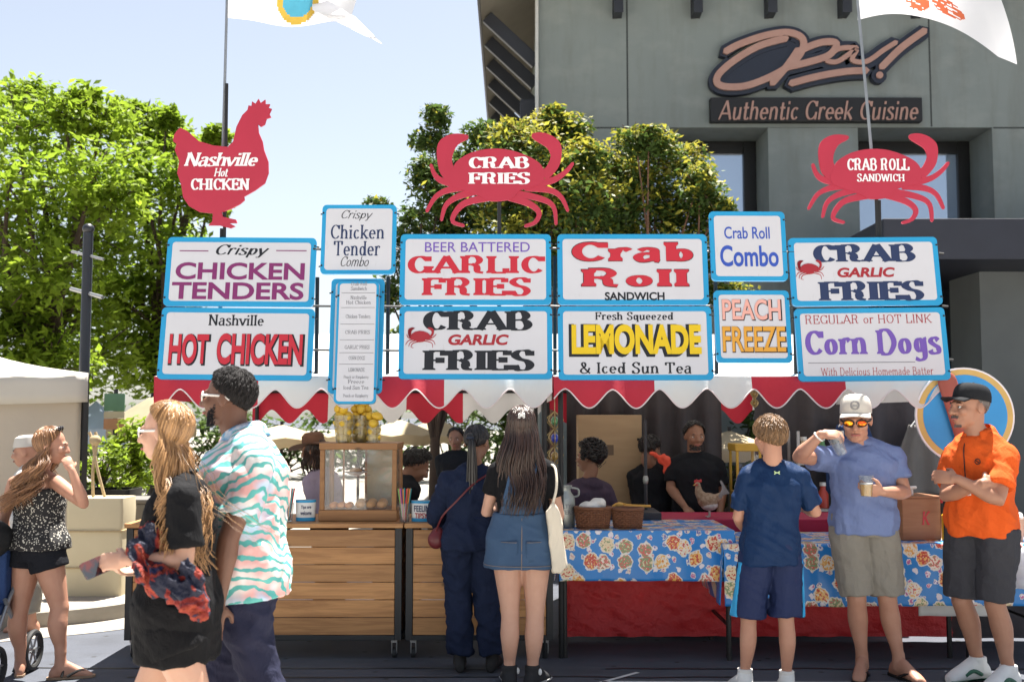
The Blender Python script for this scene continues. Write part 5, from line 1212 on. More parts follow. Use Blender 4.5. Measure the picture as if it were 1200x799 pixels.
# condiment bottles and cups at the right end
def bottle(label, px, py0, py1, Y, r, m, capm, group=None):
    a = at(px, py1, Y); a.z = T2 + .005; h = at(px, py0, Y).z - a.z; t = thing('squeeze_bottle', label, 'bottle', a, 0, group)
    MB().lathe((0, 0, 0), [(r, 0), (r * 1.05, .01), (r, h * .65), (r * .5, h * .74), (r * .45, h * .76)], 18).build('bottle_body', M[m], t)
    MB().lathe((0, 0, 0), [(r * .6, h * .74), (r * .55, h * .84), (r * .18, h * .86), (r * .12, h)], 14).build('nozzle', M[capm], t)
M['mustard'] = mat('mustard', (.68, .42, .02), .35)
bottle('yellow mustard bottle between the K box and the man in orange', 1112, 588, 634, 7.45, .045, 'mustard', 'white_paint')
bottle('dark sauce bottle behind the mustard bottle', 1105, 575, 634, 7.65, .035, 'sign_black', 'p_darkred')
for i, (px, lab) in enumerate(((1192, 'cream iced drink cup with white foam right of the man in orange'), (1210, 'second iced drink cup at the right end of the table'))):
    p = at(px, 634, 7.4 + .1 * i); p.z = T2 + .005; t = thing('drink_cup', lab, 'cup', p, 0, 'iced drink cups at the right end')
    MB().lathe((0, 0, 0), [(.04, 0), (.052, .15), (.05, .15), (.038, .004)], 20).build('cup_body', M['peach'] if i else mat('cup_tan', (.6, .38, .25), .5), t)
    put('foam', fuse(MB().ell((0, 0, .155), (.047, .047, .03)).ell((.02, 0, .175), (.025, .025, .02)), .007, 2), M['paper'], t, 180)
a = at(1196, 705, 7.0)
t = thing('plastic_bag', 'white plastic bag with dark ring mark hanging at the right table end', 'bag', (at(1203, 650, 7.1).x, 7.1, at(0, 690, 7.1).z))
put('sack', fuse(MB().ell((0, 0, .14), (.09, .05, .14)).ell((0, 0, .05), (.1, .06, .06)), .009, 2, disp=lambda c, n: .012 * noise.noise(c * 16)), mat('thin_plastic', (.7, .72, .76), .35, trans=.4), t, 50)
# clear pieces: hanging wire ornament with glass beads
M['wire'] = mat('wire', (.45, .34, .16), .4, metal=.7)
def ornament(label, px, y0, segs, Y, r):
    p = at(px, y0, Y); t = thing('hanging_ornament', label, 'ornament', p); z = 0; mb = MB(); mb.tube([(0, 0, .12), (0, 0, 0)], .003, 5); mb.build('cord', M['rope'], t)
    for i, (hh, c) in enumerate(segs):
        mb = MB()
        for j in range(4):
            an = pi * j / 4 * 1.0; ca, sa = cos(an), sin(an)
            mb.tube(catmull([(0, 0, z), (r * ca, r * sa, z - hh * .4), (r * ca * .9, r * sa * .9, z - hh * .65), (0, 0, z - hh), (-r * ca * .9, -r * sa * .9, z - hh * .65), (-r * ca, -r * sa, z - hh * .4), (0, 0, z)], 5), .004, 5)
        mb.build('wire_cage', M['wire'], t)
        MB().ell((0, 0, z - hh * .55), (r * .5, r * .5, r * .6)).build('glass_bead', c, t); z -= hh
bd = [mat('bead_green', (.1, .3, .12), .1, coat=1), mat('bead_blue', (.03, .06, .5), .1, coat=1), mat('bead_amber', (.4, .25, .05), .1, coat=1)]
ornament('hanging chain of wire cages with glass beads right of the overalls woman', 650, 482, [(.12, bd[0]), (.12, bd[1]), (.13, bd[2])], 7.5, .055)
ornament('small gold wire ornament hanging above the boy', 884, 455, [(.07, bd[2]), (.06, bd[2])], 7.4, .024)
# round blue sign with a plain corn dog
p = at(1131, 487, 7.2); r = 58 * 7.2 / FP
t = thing('round_sign', 'round blue sign with gold ring and big corn dog, behind the man in orange', 'sign', (p.x, 7.2, 0))
def circ(rr, n=48): return [(rr * cos(2 * pi * i / n), p.z + rr * sin(2 * pi * i / n) * .97) for i in range(n)]
MB().prism(circ(r), 0, .02).build('board', M['p_white'], t, smooth=0); MB().prism(circ(r * .965), -.002, .01).build('ring', mat('ring_gold', (.62, .42, .13), .5), t, smooth=0)
MB().prism(circ(r * .85), -.004, .01).build('disc', mat('disc_blue', (.03, .3, .66), .45, c2=(.025, .25, .58)), t, smooth=0)
A_, B_ = at(1110, 447, 7.17), at(1136, 528, 7.17)
mb = MB(); d = V((A_.x - p.x, 0, A_.z)); e = V((B_.x - p.x, 0, B_.z)); 
mb.tube([d, d.lerp(e, .3), d.lerp(e, .7), e], .066, 18, round_=True); mb.v = [(x, -.03 + y * .35, z) for x, y, z in mb.v]; mb.build('corn_dog', mat('corn_dog', (.33, .085, .06), .5, c2=(.28, .07, .05), scale=5), t)
mb = MB(); mb.tube([e, e + (e - d).normalized() * .16], .012, 8); mb.build('stick', M['box_wood'], t)
mb = MB(); mb.box((-.02, .021, .02), (.02, .05, p.z + r * .5)); mb.build('post', M['pole_black'], t, smooth=0)
# ---------------------------------------------------------------- people
def skin(name, c, c2): 
    m = mat(name, c, .5, c2=c2, scale=16, amt=.8, bscale=90, bstr=.2, spec=.35)
    b = m.node_tree.nodes['Principled BSDF']; b.inputs['Subsurface Weight'].default_value = .08
    b.inputs['Subsurface Radius'].default_value = (.02, .008, .004); return m
SK = {'fair': skin('skin_fair', (.46, .25, .17), (.4, .19, .125)), 'pale': skin('skin_pale', (.52, .31, .225), (.46, .25, .175)), 'tan': skin('skin_tan', (.38, .2, .13), (.32, .155, .1)), 'brown': skin('skin_brown', (.15, .07, .045), (.12, .055, .035)), 'olive': skin('skin_olive', (.3, .16, .1), (.25, .125, .08))}
M['lip'] = mat('lip', (.4, .13, .11), .45); M['eye_white'] = mat('eye_white', (.6, .58, .55), .3); M['iris'] = mat('iris', (.03, .02, .015), .2)
def fabric(name, c, c2=None, bs=14, bstr=.6, rough=.85, scale=3):
    m = mat(name, c, rough, c2=c2, scale=scale, amt=.7, sheen=0, spec=.15); N, L = m.node_tree.nodes, m.node_tree.links; b = N['Principled BSDF']
    n1 = noise_tex(N, L, coord(N, L, (1, 1, .6), (.5, .3, 0)), bs * .9, 3, .5, 1.6); n2 = noise_tex(N, L, coord(N, L, (1, 1, .45), (-.4, .2, .3)), bs * 2.1, 3, .55, 2.2); n3 = noise_tex(N, L, coord(N, L), 420, 1)
    add = N.new('ShaderNodeMath'); add.operation = 'MULTIPLY_ADD'; add.inputs[1].default_value = .22; L.new(ramp(N, L, n2, [(.3, (0, 0, 0)), (.5, (1, 1, 1)), (.7, (0, 0, 0))]), add.inputs[0]); L.new(n1, add.inputs[2])
    a2 = N.new('ShaderNodeMath'); a2.operation = 'MULTIPLY_ADD'; a2.inputs[1].default_value = .03; L.new(n3, a2.inputs[0]); L.new(add.outputs[0], a2.inputs[2])
    bump(N, L, b, a2.outputs[0], min(1, bstr * .75), .02); return m
def hairmat(name, c, c2):
    m, N, L, b = new_mat(name); g = N.new('ShaderNodeNewGeometry')
    L.new(ramp(N, L, g.outputs['Random Per Island'], [(0, c2), (.6, c), (1, tuple(min(1, x * 1.5) for x in c))]), b.inputs['Base Color'])
    b.inputs['Roughness'].default_value = .38; b.inputs['Specular IOR Level'].default_value = .5; return m
HR = {'blonde': hairmat('hair_blonde', (.33, .18, .075), (.15, .075, .03)), 'brown': hairmat('hair_brown', (.14, .07, .035), (.07, .035, .018)), 'auburn': hairmat('hair_auburn', (.24, .12, .055), (.13, .06, .028)), 'dark': hairmat('hair_dark', (.04, .02, .014), (.018, .01, .008)), 'black': hairmat('hair_black', (.012, .01, .01), (.006, .005, .005)), 'sand': hairmat('hair_sand', (.2, .11, .05), (.09, .048, .022)), 'grey': hairmat('hair_grey', (.14, .12, .11), (.05, .04, .035))}
MALE = [(0, .092, .07), (.15, .1, .075), (.38, .092, .068), (.6, .1, .072), (.78, .112, .072), (.9, .086, .056), (.97, .05, .043), (1.04, .036, .036)]
FEM = [(0, .096, .074), (.15, .106, .08), (.4, .078, .06), (.64, .088, .07), (.8, .092, .062), (.9, .068, .048), (.97, .042, .036), (1.04, .031, .031)]
def lerp(a, b, t): return a + (b - a) * t
HR['short_black'] = hairmat('hair_short_black', (.018, .016, .016), (.01, .009, .009)); HR['short_black'].node_tree.nodes['Principled BSDF'].inputs['Roughness'].default_value = .75; HR['short_black'].node_tree.nodes['Principled BSDF'].inputs['Specular IOR Level'].default_value = .2
class Person:
    """skeleton from joints given in photo pixels with a depth offset: the figure stands in world space at real size"""
    def __init__(s, label, Y, J, yaw, H, sex='f', sk='fair', syaw=None, group=None, hs=1.0, ground=None, bulk=1.0, limb=1.0):
        s.P = {}
        for k, v in J.items():
            px, py, d = v; s.P[k] = at(px, py, Y + d)
        s.base = V((s.P['pelvis'].x, s.P['pelvis'].y, ground if ground is not None else 0)); s.t = thing('person', label, 'person', s.base, 0, group)
        for k in s.P: s.P[k] = s.P[k] - s.base
        s.yaw = R(yaw); s.syaw = R(syaw if syaw is not None else yaw); s.H = H; s.sex = sex; s.sk = SK[sk]; s.prof = MALE if sex == 'm' else FEM; s.hs = hs; s.bulk = bulk; s.limb = limb
        P = s.P; rt = V((cos(s.yaw), sin(s.yaw), 0)); s.rt = rt; s.fw = V((-sin(s.yaw), cos(s.yaw), 0)); srt = V((cos(s.syaw), sin(s.syaw), 0)); s.srt = srt; s.sfw = V((-sin(s.syaw), cos(s.syaw), 0))
        sw = (.108 if sex == 'm' else .093) * H * bulk
        for sd, q in (('l', -1), ('r', 1)):
            if 'sh' + sd not in P: P['sh' + sd] = P['neck'] + srt * q * sw + V((0, 0, -.045 * H))
            P['hip' + sd] = P['pelvis'] + rt * q * .052 * H + V((0, 0, .02 * H))
        s.body = MB(); s.hands = []
    def spine(s, t):
        a, b = s.P['pelvis'], s.P['neck']; m = (a + b) / 2 + s.fw * .012 * s.H
        return a * (1 - t) ** 2 + m * 2 * t * (1 - t) + b * t * t if 0 <= t <= 1 else (a + (b - a) * t)
    def size(s, t):
        pr = s.prof
        for (t0, w0, d0), (t1, w1, d1) in zip(pr, pr[1:]):
            if t <= t1: k = max(0, (t - t0)) / (t1 - t0); k = k * k * (3 - 2 * k); return lerp(w0, w1, k) * s.H * s.bulk, lerp(d0, d1, k) * s.H * s.bulk
        return pr[-1][1] * s.H, pr[-1][2] * s.H
    def ring(s, t, grow=0, n=28, sc=(1, 1), off=V((0, 0, 0))):
        w, d = s.size(t); w = w * sc[0] + grow; d = d * sc[1] + grow; y = lerp(s.yaw, s.syaw, min(1, max(0, t)))
        rt, fw = V((cos(y), sin(y), 0)), V((-sin(y), cos(y), 0)); c = s.spine(t) + off; out = []
        for i in range(n):
            a = 2 * pi * i / n; ca, sa = cos(a), sin(a); e = .82
            out.append(c + rt * w * math.copysign(abs(ca) ** e, ca) + fw * d * math.copysign(abs(sa) ** e, sa))
        return out
    def torso(s, mb, t0, t1, grow=0, flare=0, k=12):
        mb.loft([s.ring(lerp(t0, t1, i / k), grow + flare * (1 - i / k)) for i in range(k + 1)])
        if t1 > .9:
            H = s.H * (1 if s.sex == 'm' else .86)
            for q in 'lr':
                a, b = s.spine(.955), s.P['sh' + q]; mb.tube([a.lerp(b, -.12), a.lerp(b, .5) + V((0, 0, .006 * H)), b], [.034 * H + grow, .034 * H + grow, .03 * H + grow], 14)
    def limb_pts(s, names, f0=0, f1=1):
        return [s.P[n] for n in names]
    def arm(s, mb, sd, grow=0, upto=2.0, frm=0.0, r=None, flare=0, n=14):
        """upto 1 = elbow, 2 = wrist"""
        H = s.H * (1.0 if s.sex == 'm' else .86) * s.limb; a, b, c = s.P['sh' + sd], s.P['el' + sd], s.P['wr' + sd]
        key = [(0, .03), (.15, .031), (.55, .0275), (.9, .024), (1.0, .024), (1.25, .026), (1.6, .02), (2.0, .0155)]
        pts, rad = [], []
        for i in range(17):
            q = frm + (upto - frm) * i / 16
            p = a.lerp(b, q) if q <= 1 else b.lerp(c, q - 1)
            for (t0, r0), (t1, r1) in zip(key, key[1:]):
                if q <= t1 + 1e-6: rr = lerp(r0, r1, (q - t0) / (t1 - t0)); break
            pts.append(p); rad.append(rr * H + grow + flare * i / 16)
        mb.tube(pts, rad, n, round_=(grow == 0 and upto >= 2))
        if frm == 0 and grow >= 0: mb.ell(a, (rad[0] * 1.03,) * 3)
        return pts[-1], rad[-1]
    def leg(s, mb, sd, grow=0, upto=2.0, frm=0.0, flare=0, n=16, minr=0):
        H = s.H * (1.0 if s.sex == 'm' else 1.0) * s.limb; a, b, c = s.P['hip' + sd], s.P['kn' + sd], s.P['an' + sd]; bk = -s.fw
        key = [(0, .055), (.25, .053), (.6, .043), (.9, .034), (1.0, .033), (1.12, .032), (1.35, .035), (1.6, .028), (1.85, .0205), (2.0, .021)]
        pts, rad = [], []
        for i in range(21):
            q = frm + (upto - frm) * i / 20
            p = a.lerp(b, q) if q <= 1 else b.lerp(c, q - 1)
            if 1 < q < 1.8: p = p + bk * .012 * s.H * sin((q - 1) / .8 * pi)
            for (t0, r0), (t1, r1) in zip(key, key[1:]):
                if q <= t1 + 1e-6: rr = lerp(r0, r1, (q - t0) / (t1 - t0)); break
            pts.append(p); rad.append(max(rr * H, minr) + grow + flare * i / 20)
        mb.tube(pts, rad, n)
    def head(s, yaw, pitch=0, roll=0, nose=1.0, jaw=1.0, ears=True):
        s.hc = s.P['head']; s.HM = Matrix.Rotation(R(yaw), 3, 'Z') @ Matrix.Rotation(R(pitch), 3, 'X') @ Matrix.Rotation(R(roll), 3, 'Y')
        k = s.hs * (1.0 if s.sex == 'm' else .95); s.hk = k; h = s.hp; mb = s.body; M3 = s.HM
        def e(c, r): mb.ell(h(c), tuple(x * k for x in r), M3, 20, 12)
        e((0, -.012, .03), (.077, .097, .086)); e((0, .03, -.025), (.064, .066, .088)); e((0, .05, -.088), (.036 * jaw, .036, .026 * jaw)); e((0, .02, -.07), (.055 * jaw, .055, .04))
        mb.tube([h((-.034, .082, .018)), h((0, .094, .02)), h((.034, .082, .018))], [.011 * k, .013 * k, .011 * k], 10, round_=True)
        mb.tube([h((0, .09, .016)), h((0, .105, -.01)), h((0, .112, -.028))], [.009 * k, .0115 * k * nose, .0155 * k * nose], 12, round_=True)
        for q in (-1, 1):
            e((q * .014, .098, -.032), (.011, .014, .009)); e((q * .04, .068, -.022), (.026, .026, .026))
            if ears: e((q * .079, -.012, -.006), (.011, .021, .033))
        e((0, .085, -.062), (.027, .016, .008)); e((0, .083, -.073), (.023, .016, .0085))
        nk = s.P['neck'] + V((0, 0, -.02)); mb.tube([h((0, -.025, -.03)), h((0, -.022, -.1)), nk + s.sfw * .01], [x * s.H * (1 if s.sex == 'm' else .84) for x in (.033, .033, .04)], 16)
    def hp(s, c): return s.hc + s.HM @ (V(c) * s.hk)
    def face(s, lips=True, eyes=True):
        k = s.hk
        if lips:
            mb = MB(); mb.tube(catmull([s.hp((-.024, .092, -.066)), s.hp((-.01, .1015, -.0635)), s.hp((0, .1025, -.0645)), s.hp((.01, .1015, -.0635)), s.hp((.024, .092, -.066))], 4), [.003 * k] + [.0055 * k] * 15 + [.003 * k], 8); mb.build('lips', M['lip'], s.t)
        if eyes:
            for q in (-1, 1):
                mb = MB(); mb.ell(s.hp((q * .032, .083, .0)), (.013 * k, .008 * k, .008 * k), s.HM); o = mb.build('eye', M['eye_white'], s.t)
                mb = MB(); mb.ell(s.hp((q * .032, .0895, .0)), (.0055 * k, .003 * k, .0055 * k), s.HM); mb.build('iris', M['iris'], o)
                mb = MB(); mb.tube([s.hp((q * .016, .094, .02)), s.hp((q * .034, .092, .025)), s.hp((q * .05, .083, .018))], [.003 * k, .004 * k, .002 * k], 6); mb.build('eyebrow', HR['dark'], s.t)
    def hand(s, sd, d, palm, curl=.5, spread=.1, thumb=1, sc=1.0):
        """palm and five bent fingers from the wrist; d = direction of the fingers, palm = the way the palm faces"""
        mb = s.body; w = s.P['wr' + sd]; k = s.H / 1.75 * (1 if s.sex == 'm' else .9) * sc; d = V(d).normalized(); n = V(palm); n = (n - d * n.dot(d)).normalized(); x = d.cross(n)
        x = x if (x.dot(V((0, 0, 1))) >= 0 or abs(x.z) < .2) else -x        # thumb side: up, or the given side
        if thumb < 0: x = -x
        Mx = Matrix((x, d, n)).transposed()
        mb.ell(w + d * .05 * k, (.042 * k, .056 * k, .017 * k), Mx); mb.tube([w - d * .02 * k, w + d * .03 * k], [.024 * k, .026 * k], 10)
        for i, (o, L) in enumerate(((.031, .072), (.0105, .08), (-.0105, .074), (-.031, .058))):
            p = w + d * (.088 - .008 * (i == 3)) * k + x * o * k; pts = [p - d * .02 * k, p]; a = curl * .5; dd = d + x * (o * spread * 8)
            for seg, f in enumerate((.45, .32, .23)):
                q = (dd.normalized() * cos(a) + n * sin(a)); pts.append(pts[-1] + q * L * f * k); a += curl * .9
            mb.tube(pts, [.0105 * k, .0105 * k, .0098 * k, .0092 * k, .008 * k], 8, round_=True)
        b = w + d * .025 * k + x * .03 * k; q = (d * .6 + x * .75 + n * (.3 + curl * .4)).normalized(); q2 = (d * .9 + x * .2 + n * (.3 + curl * .5)).normalized()
        mb.tube([w + d * .01 * k, b, b + q * .036 * k, b + q * .036 * k + q2 * .03 * k], [.014 * k, .0145 * k, .012 * k, .0095 * k], 8, round_=True)
        s.hp_ = w + d * .08 * k + n * .03 * k; return w + d * .085 * k + n * .035 * k
    def foot(s, sd, d, L=.155, mb=None, grow=0, heel=1):
        """bare foot or shoe volume: heel, arch, ball, toes along d"""
        mb = mb or s.body; a = s.P['an' + sd]; d = V((d[0], d[1], 0)).normalized(); L = L * s.H; x = V((-d.y, d.x, 0)); z0 = max(0, -s.base.z) 
        g = grow; fl = s.P['sole' + sd].z if 'sole' + sd in s.P else 0
        secs = [(-.27, .018, .02), (-.2, .028, .034), (-.02, .032, .05), (.2, .03, .048), (.42, .034, .034), (.62, .036, .022), (.74, .03, .014), (.8, .014, .008)]
        rings = []
        for t, w, h in secs:
            w = w * s.H / 1.75 * 1.12 + g; h = h * s.H / 1.75 * 1.25 + g * .8; c = V((a.x, a.y, fl)) + d * t * L
            rings.append([c + x * w * cos(2 * pi * i / 16) + V((0, 0, max(0, h + h * 1.0 * sin(2 * pi * i / 16)))) for i in range(16)])
        mb.loft(rings); mb.tube([a + V((0, 0, .03)), V((a.x, a.y, fl + .05))], [.021 * s.H + g, .024 * s.H + g], 12)
        if grow == 0 and mb is s.body:
            for i, o in enumerate((-.024, -.008, .006, .018, .029)):
                pass
    def sandal(s, sd, d, m_sole, m_strap, thong=True):
        a = s.P['an' + sd]; d = V((d[0], d[1], 0)).normalized(); x = V((-d.y, d.x, 0)); L = .155 * s.H; c = V((a.x, a.y, 0)); k = s.H / 1.75
        mb = MB(); out = []
        for t, w in ((-.32, .0), (-.3, .022), (-.1, .036), (.3, .036), (.6, .043), (.78, .036), (.86, .0)): out.append((t, w))
        L_ = [c + d * t * L + x * w * k for t, w in out]; R_ = [c + d * t * L - x * w * k for t, w in reversed(out)]
        pl = catmull(L_ + R_[1:-1], 3, True); mb.loft([[p + V((0, 0, z)) for p in pl] for z in (.002, .016)]); o = mb.build('sandal', m_sole, s.t)
        mb = MB(); tp = c + d * .66 * L + V((0, 0, .03))
        for q in (-1, 1): mb.tube(catmull([tp, c + d * .48 * L + x * q * .028 * k + V((0, 0, .052)), c + d * .18 * L + x * q * .045 * k + V((0, 0, .02))], 5), .0085, 6)
        if not thong: mb.tube(catmull([c + d * .05 * L - x * .045 * k + V((0, 0, .02)), c + d * .12 * L + V((0, 0, .085)), c + d * .05 * L + x * .045 * k + V((0, 0, .02))], 5), .009, 6)
        mb.build('strap', m_strap, o)
    def skinit(s, voxel=.0068, smooth=4):
        return put('body', fuse(s.body, voxel, smooth), s.sk, s.t, 180)
    def cloth(s, name, mb, m, voxel=.0085, smooth=3, amp=.007, freq=11, stretch=(1, 1, .45), seed=0, sharp=50):
        sd = V((seed * 3.1, seed * 1.7, 0))
        def disp(c, n):
            q = V((c.x * stretch[0], c.y * stretch[1], c.z * stretch[2])) * freq + sd
            r = noise.noise(q + V((0, 0, 0)) + noise.noise_vector(q * .5) * .9); r2 = 1 - abs(noise.noise(q * 1.4 + V((9, 2, 5)))) * 2
            r3 = 1 - abs(noise.noise(V((c.x * 9 + c.z * 13, c.y * 9 - c.z * 7, c.z * 5)) + sd)) * 2
            return amp * (r * .7 + r2 * .6 + r3 * .5 - .4)
        return put(name, fuse(mb, voxel, smooth, disp=disp), m, s.t, sharp)
    # -- hair: strands that leave the crown, hug the skull, then hang
    def hair(s, m, n, limits, drop, crown=(0, -.045, 0), r=.0032, seed=1, drift=V((0, 0, 0)), wave=.012, wfreq=9, back_off=.02, spread=1.0, part=None, cap=True, name='hair', droprange=(.75, 1.05), only=None, wild=0, lift=.004, gather=None, taper=.35, phase=.35):
        rnd = random.Random(seed); k = s.hk; R3 = (.080, .1, .09); c0 = (0, -.012, .03); mb = MB(); Mi = s.HM
        def surf(phi, th, extra=0):
            # phi 0 = front, 180 = back; th from crown pole (tilted back)
            v = V((sin(th) * sin(phi), sin(th) * cos(phi), cos(th))); v = Matrix.Rotation(R(18), 3, 'X') @ v
            return V((c0[0] + v.x * (R3[0] + extra), c0[1] + v.y * (R3[1] + extra), c0[2] + v.z * (R3[2] + extra)))
        def lim(phi):
            a = abs((phi + pi) % (2 * pi) - pi) / pi * 180
            for (a0, l0), (a1, l1) in zip(limits, limits[1:]):
                if a <= a1: return R(lerp(l0, l1, (a - a0) / (a1 - a0)))
            return R(limits[-1][1])
        if cap:
            rings = []
            for i in range(13):
                rings.append([s.hp(surf(2 * pi * j / 40, max(.02, lim(2 * pi * j / 40) * i / 12), .003)) for j in range(40)])
            rings.append([s.hp(surf(2 * pi * j / 40, lim(2 * pi * j / 40), -.02)) for j in range(40)])
            mb.loft(rings)
        for i in range(n):
            phi = rnd.uniform(0, 2 * pi)
            if only and not only(abs((phi + pi) % (2 * pi) - pi) / pi * 180): continue
            L_ = lim(phi); st = rnd.uniform(0, .75) * L_; ex = lift + rnd.uniform(0, .008)
            pts = []; ph0 = phi
            for q in range(6):
                th = st + (L_ - st) * q / 5; p2 = phi + wild * noise.noise(V((i * .37, q * .5, seed))) * 1.2
                pts.append(s.hp(surf(p2, th, ex + wild * .01 * rnd.random())))
            if drop > 0 and not (only is None and abs((phi + pi) % (2 * pi) - pi) / pi * 180 < 20):
                p0 = pts[-1]; ln = drop * rnd.uniform(*droprange); a = rnd.uniform(0, 6.28); a2 = phase * p0.x * 40 + rnd.uniform(0, 1.2)
                out = (p0 - s.hc); out.z = 0; out = out.normalized() if out.length > 1e-5 else V((0, 0, 0))
                spr = rnd.uniform(.5, 1.2) * spread
                for q in range(1, 11):
                    f = q / 10; d_ = V((0, 0, -1)) * ln * f + drift * ln * f * rnd.uniform(.9, 1.1) * (f ** .6)
                    w_ = wave * f ** .5 * V((sin(wfreq * f + a2), cos(wfreq * f * .9 + a2 + 1), 0))
                    p = p0 + d_ + out * (back_off * spr * min(1, f * 3) * (1 + f)) + w_
                    if gather: g, gs = gather; p = p.lerp(V((g.x, g.y, p.z)), gs * min(1, f * 2.2))
                    pts.append(p)
            rr = r * rnd.uniform(.7, 1.4) * k; m_ = len(pts)
            mb.tube(pts, [rr * (1 if q < m_ * .6 else lerp(1, taper, (q - m_ * .6) / (m_ * .4))) for q in range(m_)], 5)
        return mb.build(name, m, s.t, 180)
    def crew(s, m):
        k = s.H / 1.8 * (1 if s.sex == 'm' else .88); mb = MB(); mb.tube([s.spine(.995) + s.sfw * (.064 * k * cos(i * .2094) + .006) + s.srt * .07 * k * sin(i * .2094) + V((0, 0, (.012 - .026 * cos(i * .2094)) * k)) for i in range(31)], .011 * k, 8, cap=False); return mb.build('neckband', m, s.t, 180)
    def collar(s, m, w=.05, h=.035):
        mb = MB(); k = s.H / 1.8
        def fn(u, v):
            a = R(lerp(28, 332, u)); up = (.0 if v < .5 else 1) ; f = abs(v - .5) * 2
            rr = (.064 + (.012 + .03 * f if v < .5 else .004 * f)) * k; zz = .05 - (w if v < .5 else h) * f * (1 + .5 * (abs(u - .5) * 2) ** 3)
            return s.spine(1.0) + s.sfw * (cos(a) * rr * 1.05) + s.srt * (sin(a) * rr) + V((0, 0, (zz - .018 * cos(a)) * k))
        mb.grid(fn, 40, 10); return mb.build('collar', m, s.t, 180, solid=.004)
    def short_hair(s, m, n, limits, length=.03, r=.003, seed=1, tuft=.4, crown_phi=0, lift=.0):
        """close cropped hair: short locks combed along the skull"""
        rnd = random.Random(seed); k = s.hk; R3 = (.080, .1, .09); c0 = (0, -.012, .03); mb = MB()
        def surf(phi, th, extra=0):
            v = V((sin(th) * sin(phi), sin(th) * cos(phi), cos(th))); v = Matrix.Rotation(R(18), 3, 'X') @ v
            return V((c0[0] + v.x * (R3[0] + extra), c0[1] + v.y * (R3[1] + extra), c0[2] + v.z * (R3[2] + extra)))
        def lim(phi):
            a = abs((phi + pi) % (2 * pi) - pi) / pi * 180
            for (a0, l0), (a1, l1) in zip(limits, limits[1:]):
                if a <= a1: return R(lerp(l0, l1, (a - a0) / (a1 - a0)))
            return R(limits[-1][1])
        rings = [[s.hp(surf(2 * pi * j / 40, max(.02, lim(2 * pi * j / 40) * i / 12), .002 + lift * .7)) for j in range(40)] for i in range(13)] + [[s.hp(surf(2 * pi * j / 40, lim(2 * pi * j / 40), -.02)) for j in range(40)]]
        mb.loft(rings)
        for i in range(n):
            phi = rnd.uniform(0, 2 * pi); th = lim(phi) * sqrt(rnd.random()); dth = length / .09; e0 = rnd.uniform(0, lift)
            dp = rnd.gauss(0, .25) * tuft; pts = []
            for q in range(4):
                f = q / 3; pts.append(s.hp(surf(phi + dp * f, min(th + dth * f, lim(phi) + .12), .001 + e0 + lift * .6 + length * tuft * .35 * sin(pi * min(1, f * .8 + .1)) * rnd.uniform(.3, 1))))
            mb.tube(pts, [r * k, r * k * 1.1, r * k * .8, r * k * .2], 5)
        return mb.build('hair', m, s.t, 180)
    def shades(s, m_frame, m_lens, temple=True):
        mb = MB(); k = s.hk
        for q in (-1, 1):
            pl = [V((q * (.033 + .027 * cos(2 * pi * i / 18)), .1 - .010 * cos(2 * pi * i / 18) - .003, .002 + .0195 * math.copysign(abs(sin(2 * pi * i / 18)) ** .7, sin(2 * pi * i / 18)))) for i in range(19)]
            mb.tube([s.hp(p) for p in pl], .0036 * k, 6)
            mb.tube([s.hp((q * .06, .086, .008)), s.hp((q * .078, .05, .008)), s.hp((q * .083, -.02, .006)), s.hp((q * .08, -.04, -.01))], [.0055 * k, .005 * k, .0045 * k, .003 * k], 6)
        mb.tube([s.hp((-.01, .1, .008)), s.hp((.01, .1, .008))], .0035 * k, 6)
        f = mb.build('sunglasses', m_frame, s.t)
        for q in (-1, 1):
            mb = MB(); mb.ell(s.hp((q * .033, .094, .002)), (.026 * k, .006 * k, .0185 * k), s.HM); mb.build('lens', m_lens, f)
    def cap(s, m_crown, m_brim, brim_yaw=0, band=None, logo=None, tall=0):
        k = s.hk; mb = MB(); rings = []
        Rb = Matrix.Rotation(R(8), 3, 'X')
        for i in range(9):
            th = pi / 2 * (1 - i / 8); z = .095 * sin(pi / 2 * i / 8) ** .75 * (1 + tall); rr = cos(pi / 2 * i / 8) ** .55
            rings.append([s.hp(Rb @ V((.087 * max(rr, .02) * cos(2 * pi * j / 32), .106 * max(rr, .02) * sin(2 * pi * j / 32) - .01, .038 + z))) for j in range(32)])
        mb.loft([[p for p in rings[0]]] + rings[1:]); o = mb.build('cap', m_crown, s.t, 60)
        mb = MB(); top, bot = [], []
        def br(u, v):
            a = lerp(-62, 62, u); x = .089 * sin(R(a)); y = .104 * cos(R(a)) - .012; e = .075 * v * cos(R(a)) ** .5
            return s.hp(Rb @ V((x * (1 + .05 * v), y + e, .043 - .012 * v - .02 * (x / .089) ** 2 * v)))
        mb.grid(br, 20, 6); mb.build('brim', m_brim, o, 60, solid=.004)
        mb = MB(); mb.ell(s.hp(Rb @ V((0, -.01, .134 + .095 * tall))), (.007 * k, .007 * k, .004 * k)); mb.build('button', m_crown, o)
        return o, lambda v: s.hp(Rb @ V(v))
M['lens_dark'] = mat('lens_dark', (.015, .012, .012), .08, spec=.8); M['frame_white'] = mat('frame_white', (.75, .72, .68), .35)
m, N, L, b = new_mat('lens_mirror'); b.inputs['Metallic'].default_value = .8; b.inputs['Roughness'].default_value = .1
L.new(ramp(N, L, noise_tex(N, L, coord(N, L), 30, 1), [(.35, (.6, .05, .01)), (.55, (.9, .4, .02)), (.7, (.5, .04, .01))]), b.inputs['Base Color']); M['lens_mirror'] = m
M['sole_black'] = mat('sole_black', (.02, .018, .017), .7); M['sole_tan'] = mat('sole_tan', (.3, .2, .13), .7)
FULL = [(0, 50), (40, 68), (75, 98), (110, 118), (180, 132)]      # hairline: angle from the face -> how far down the hair reaches
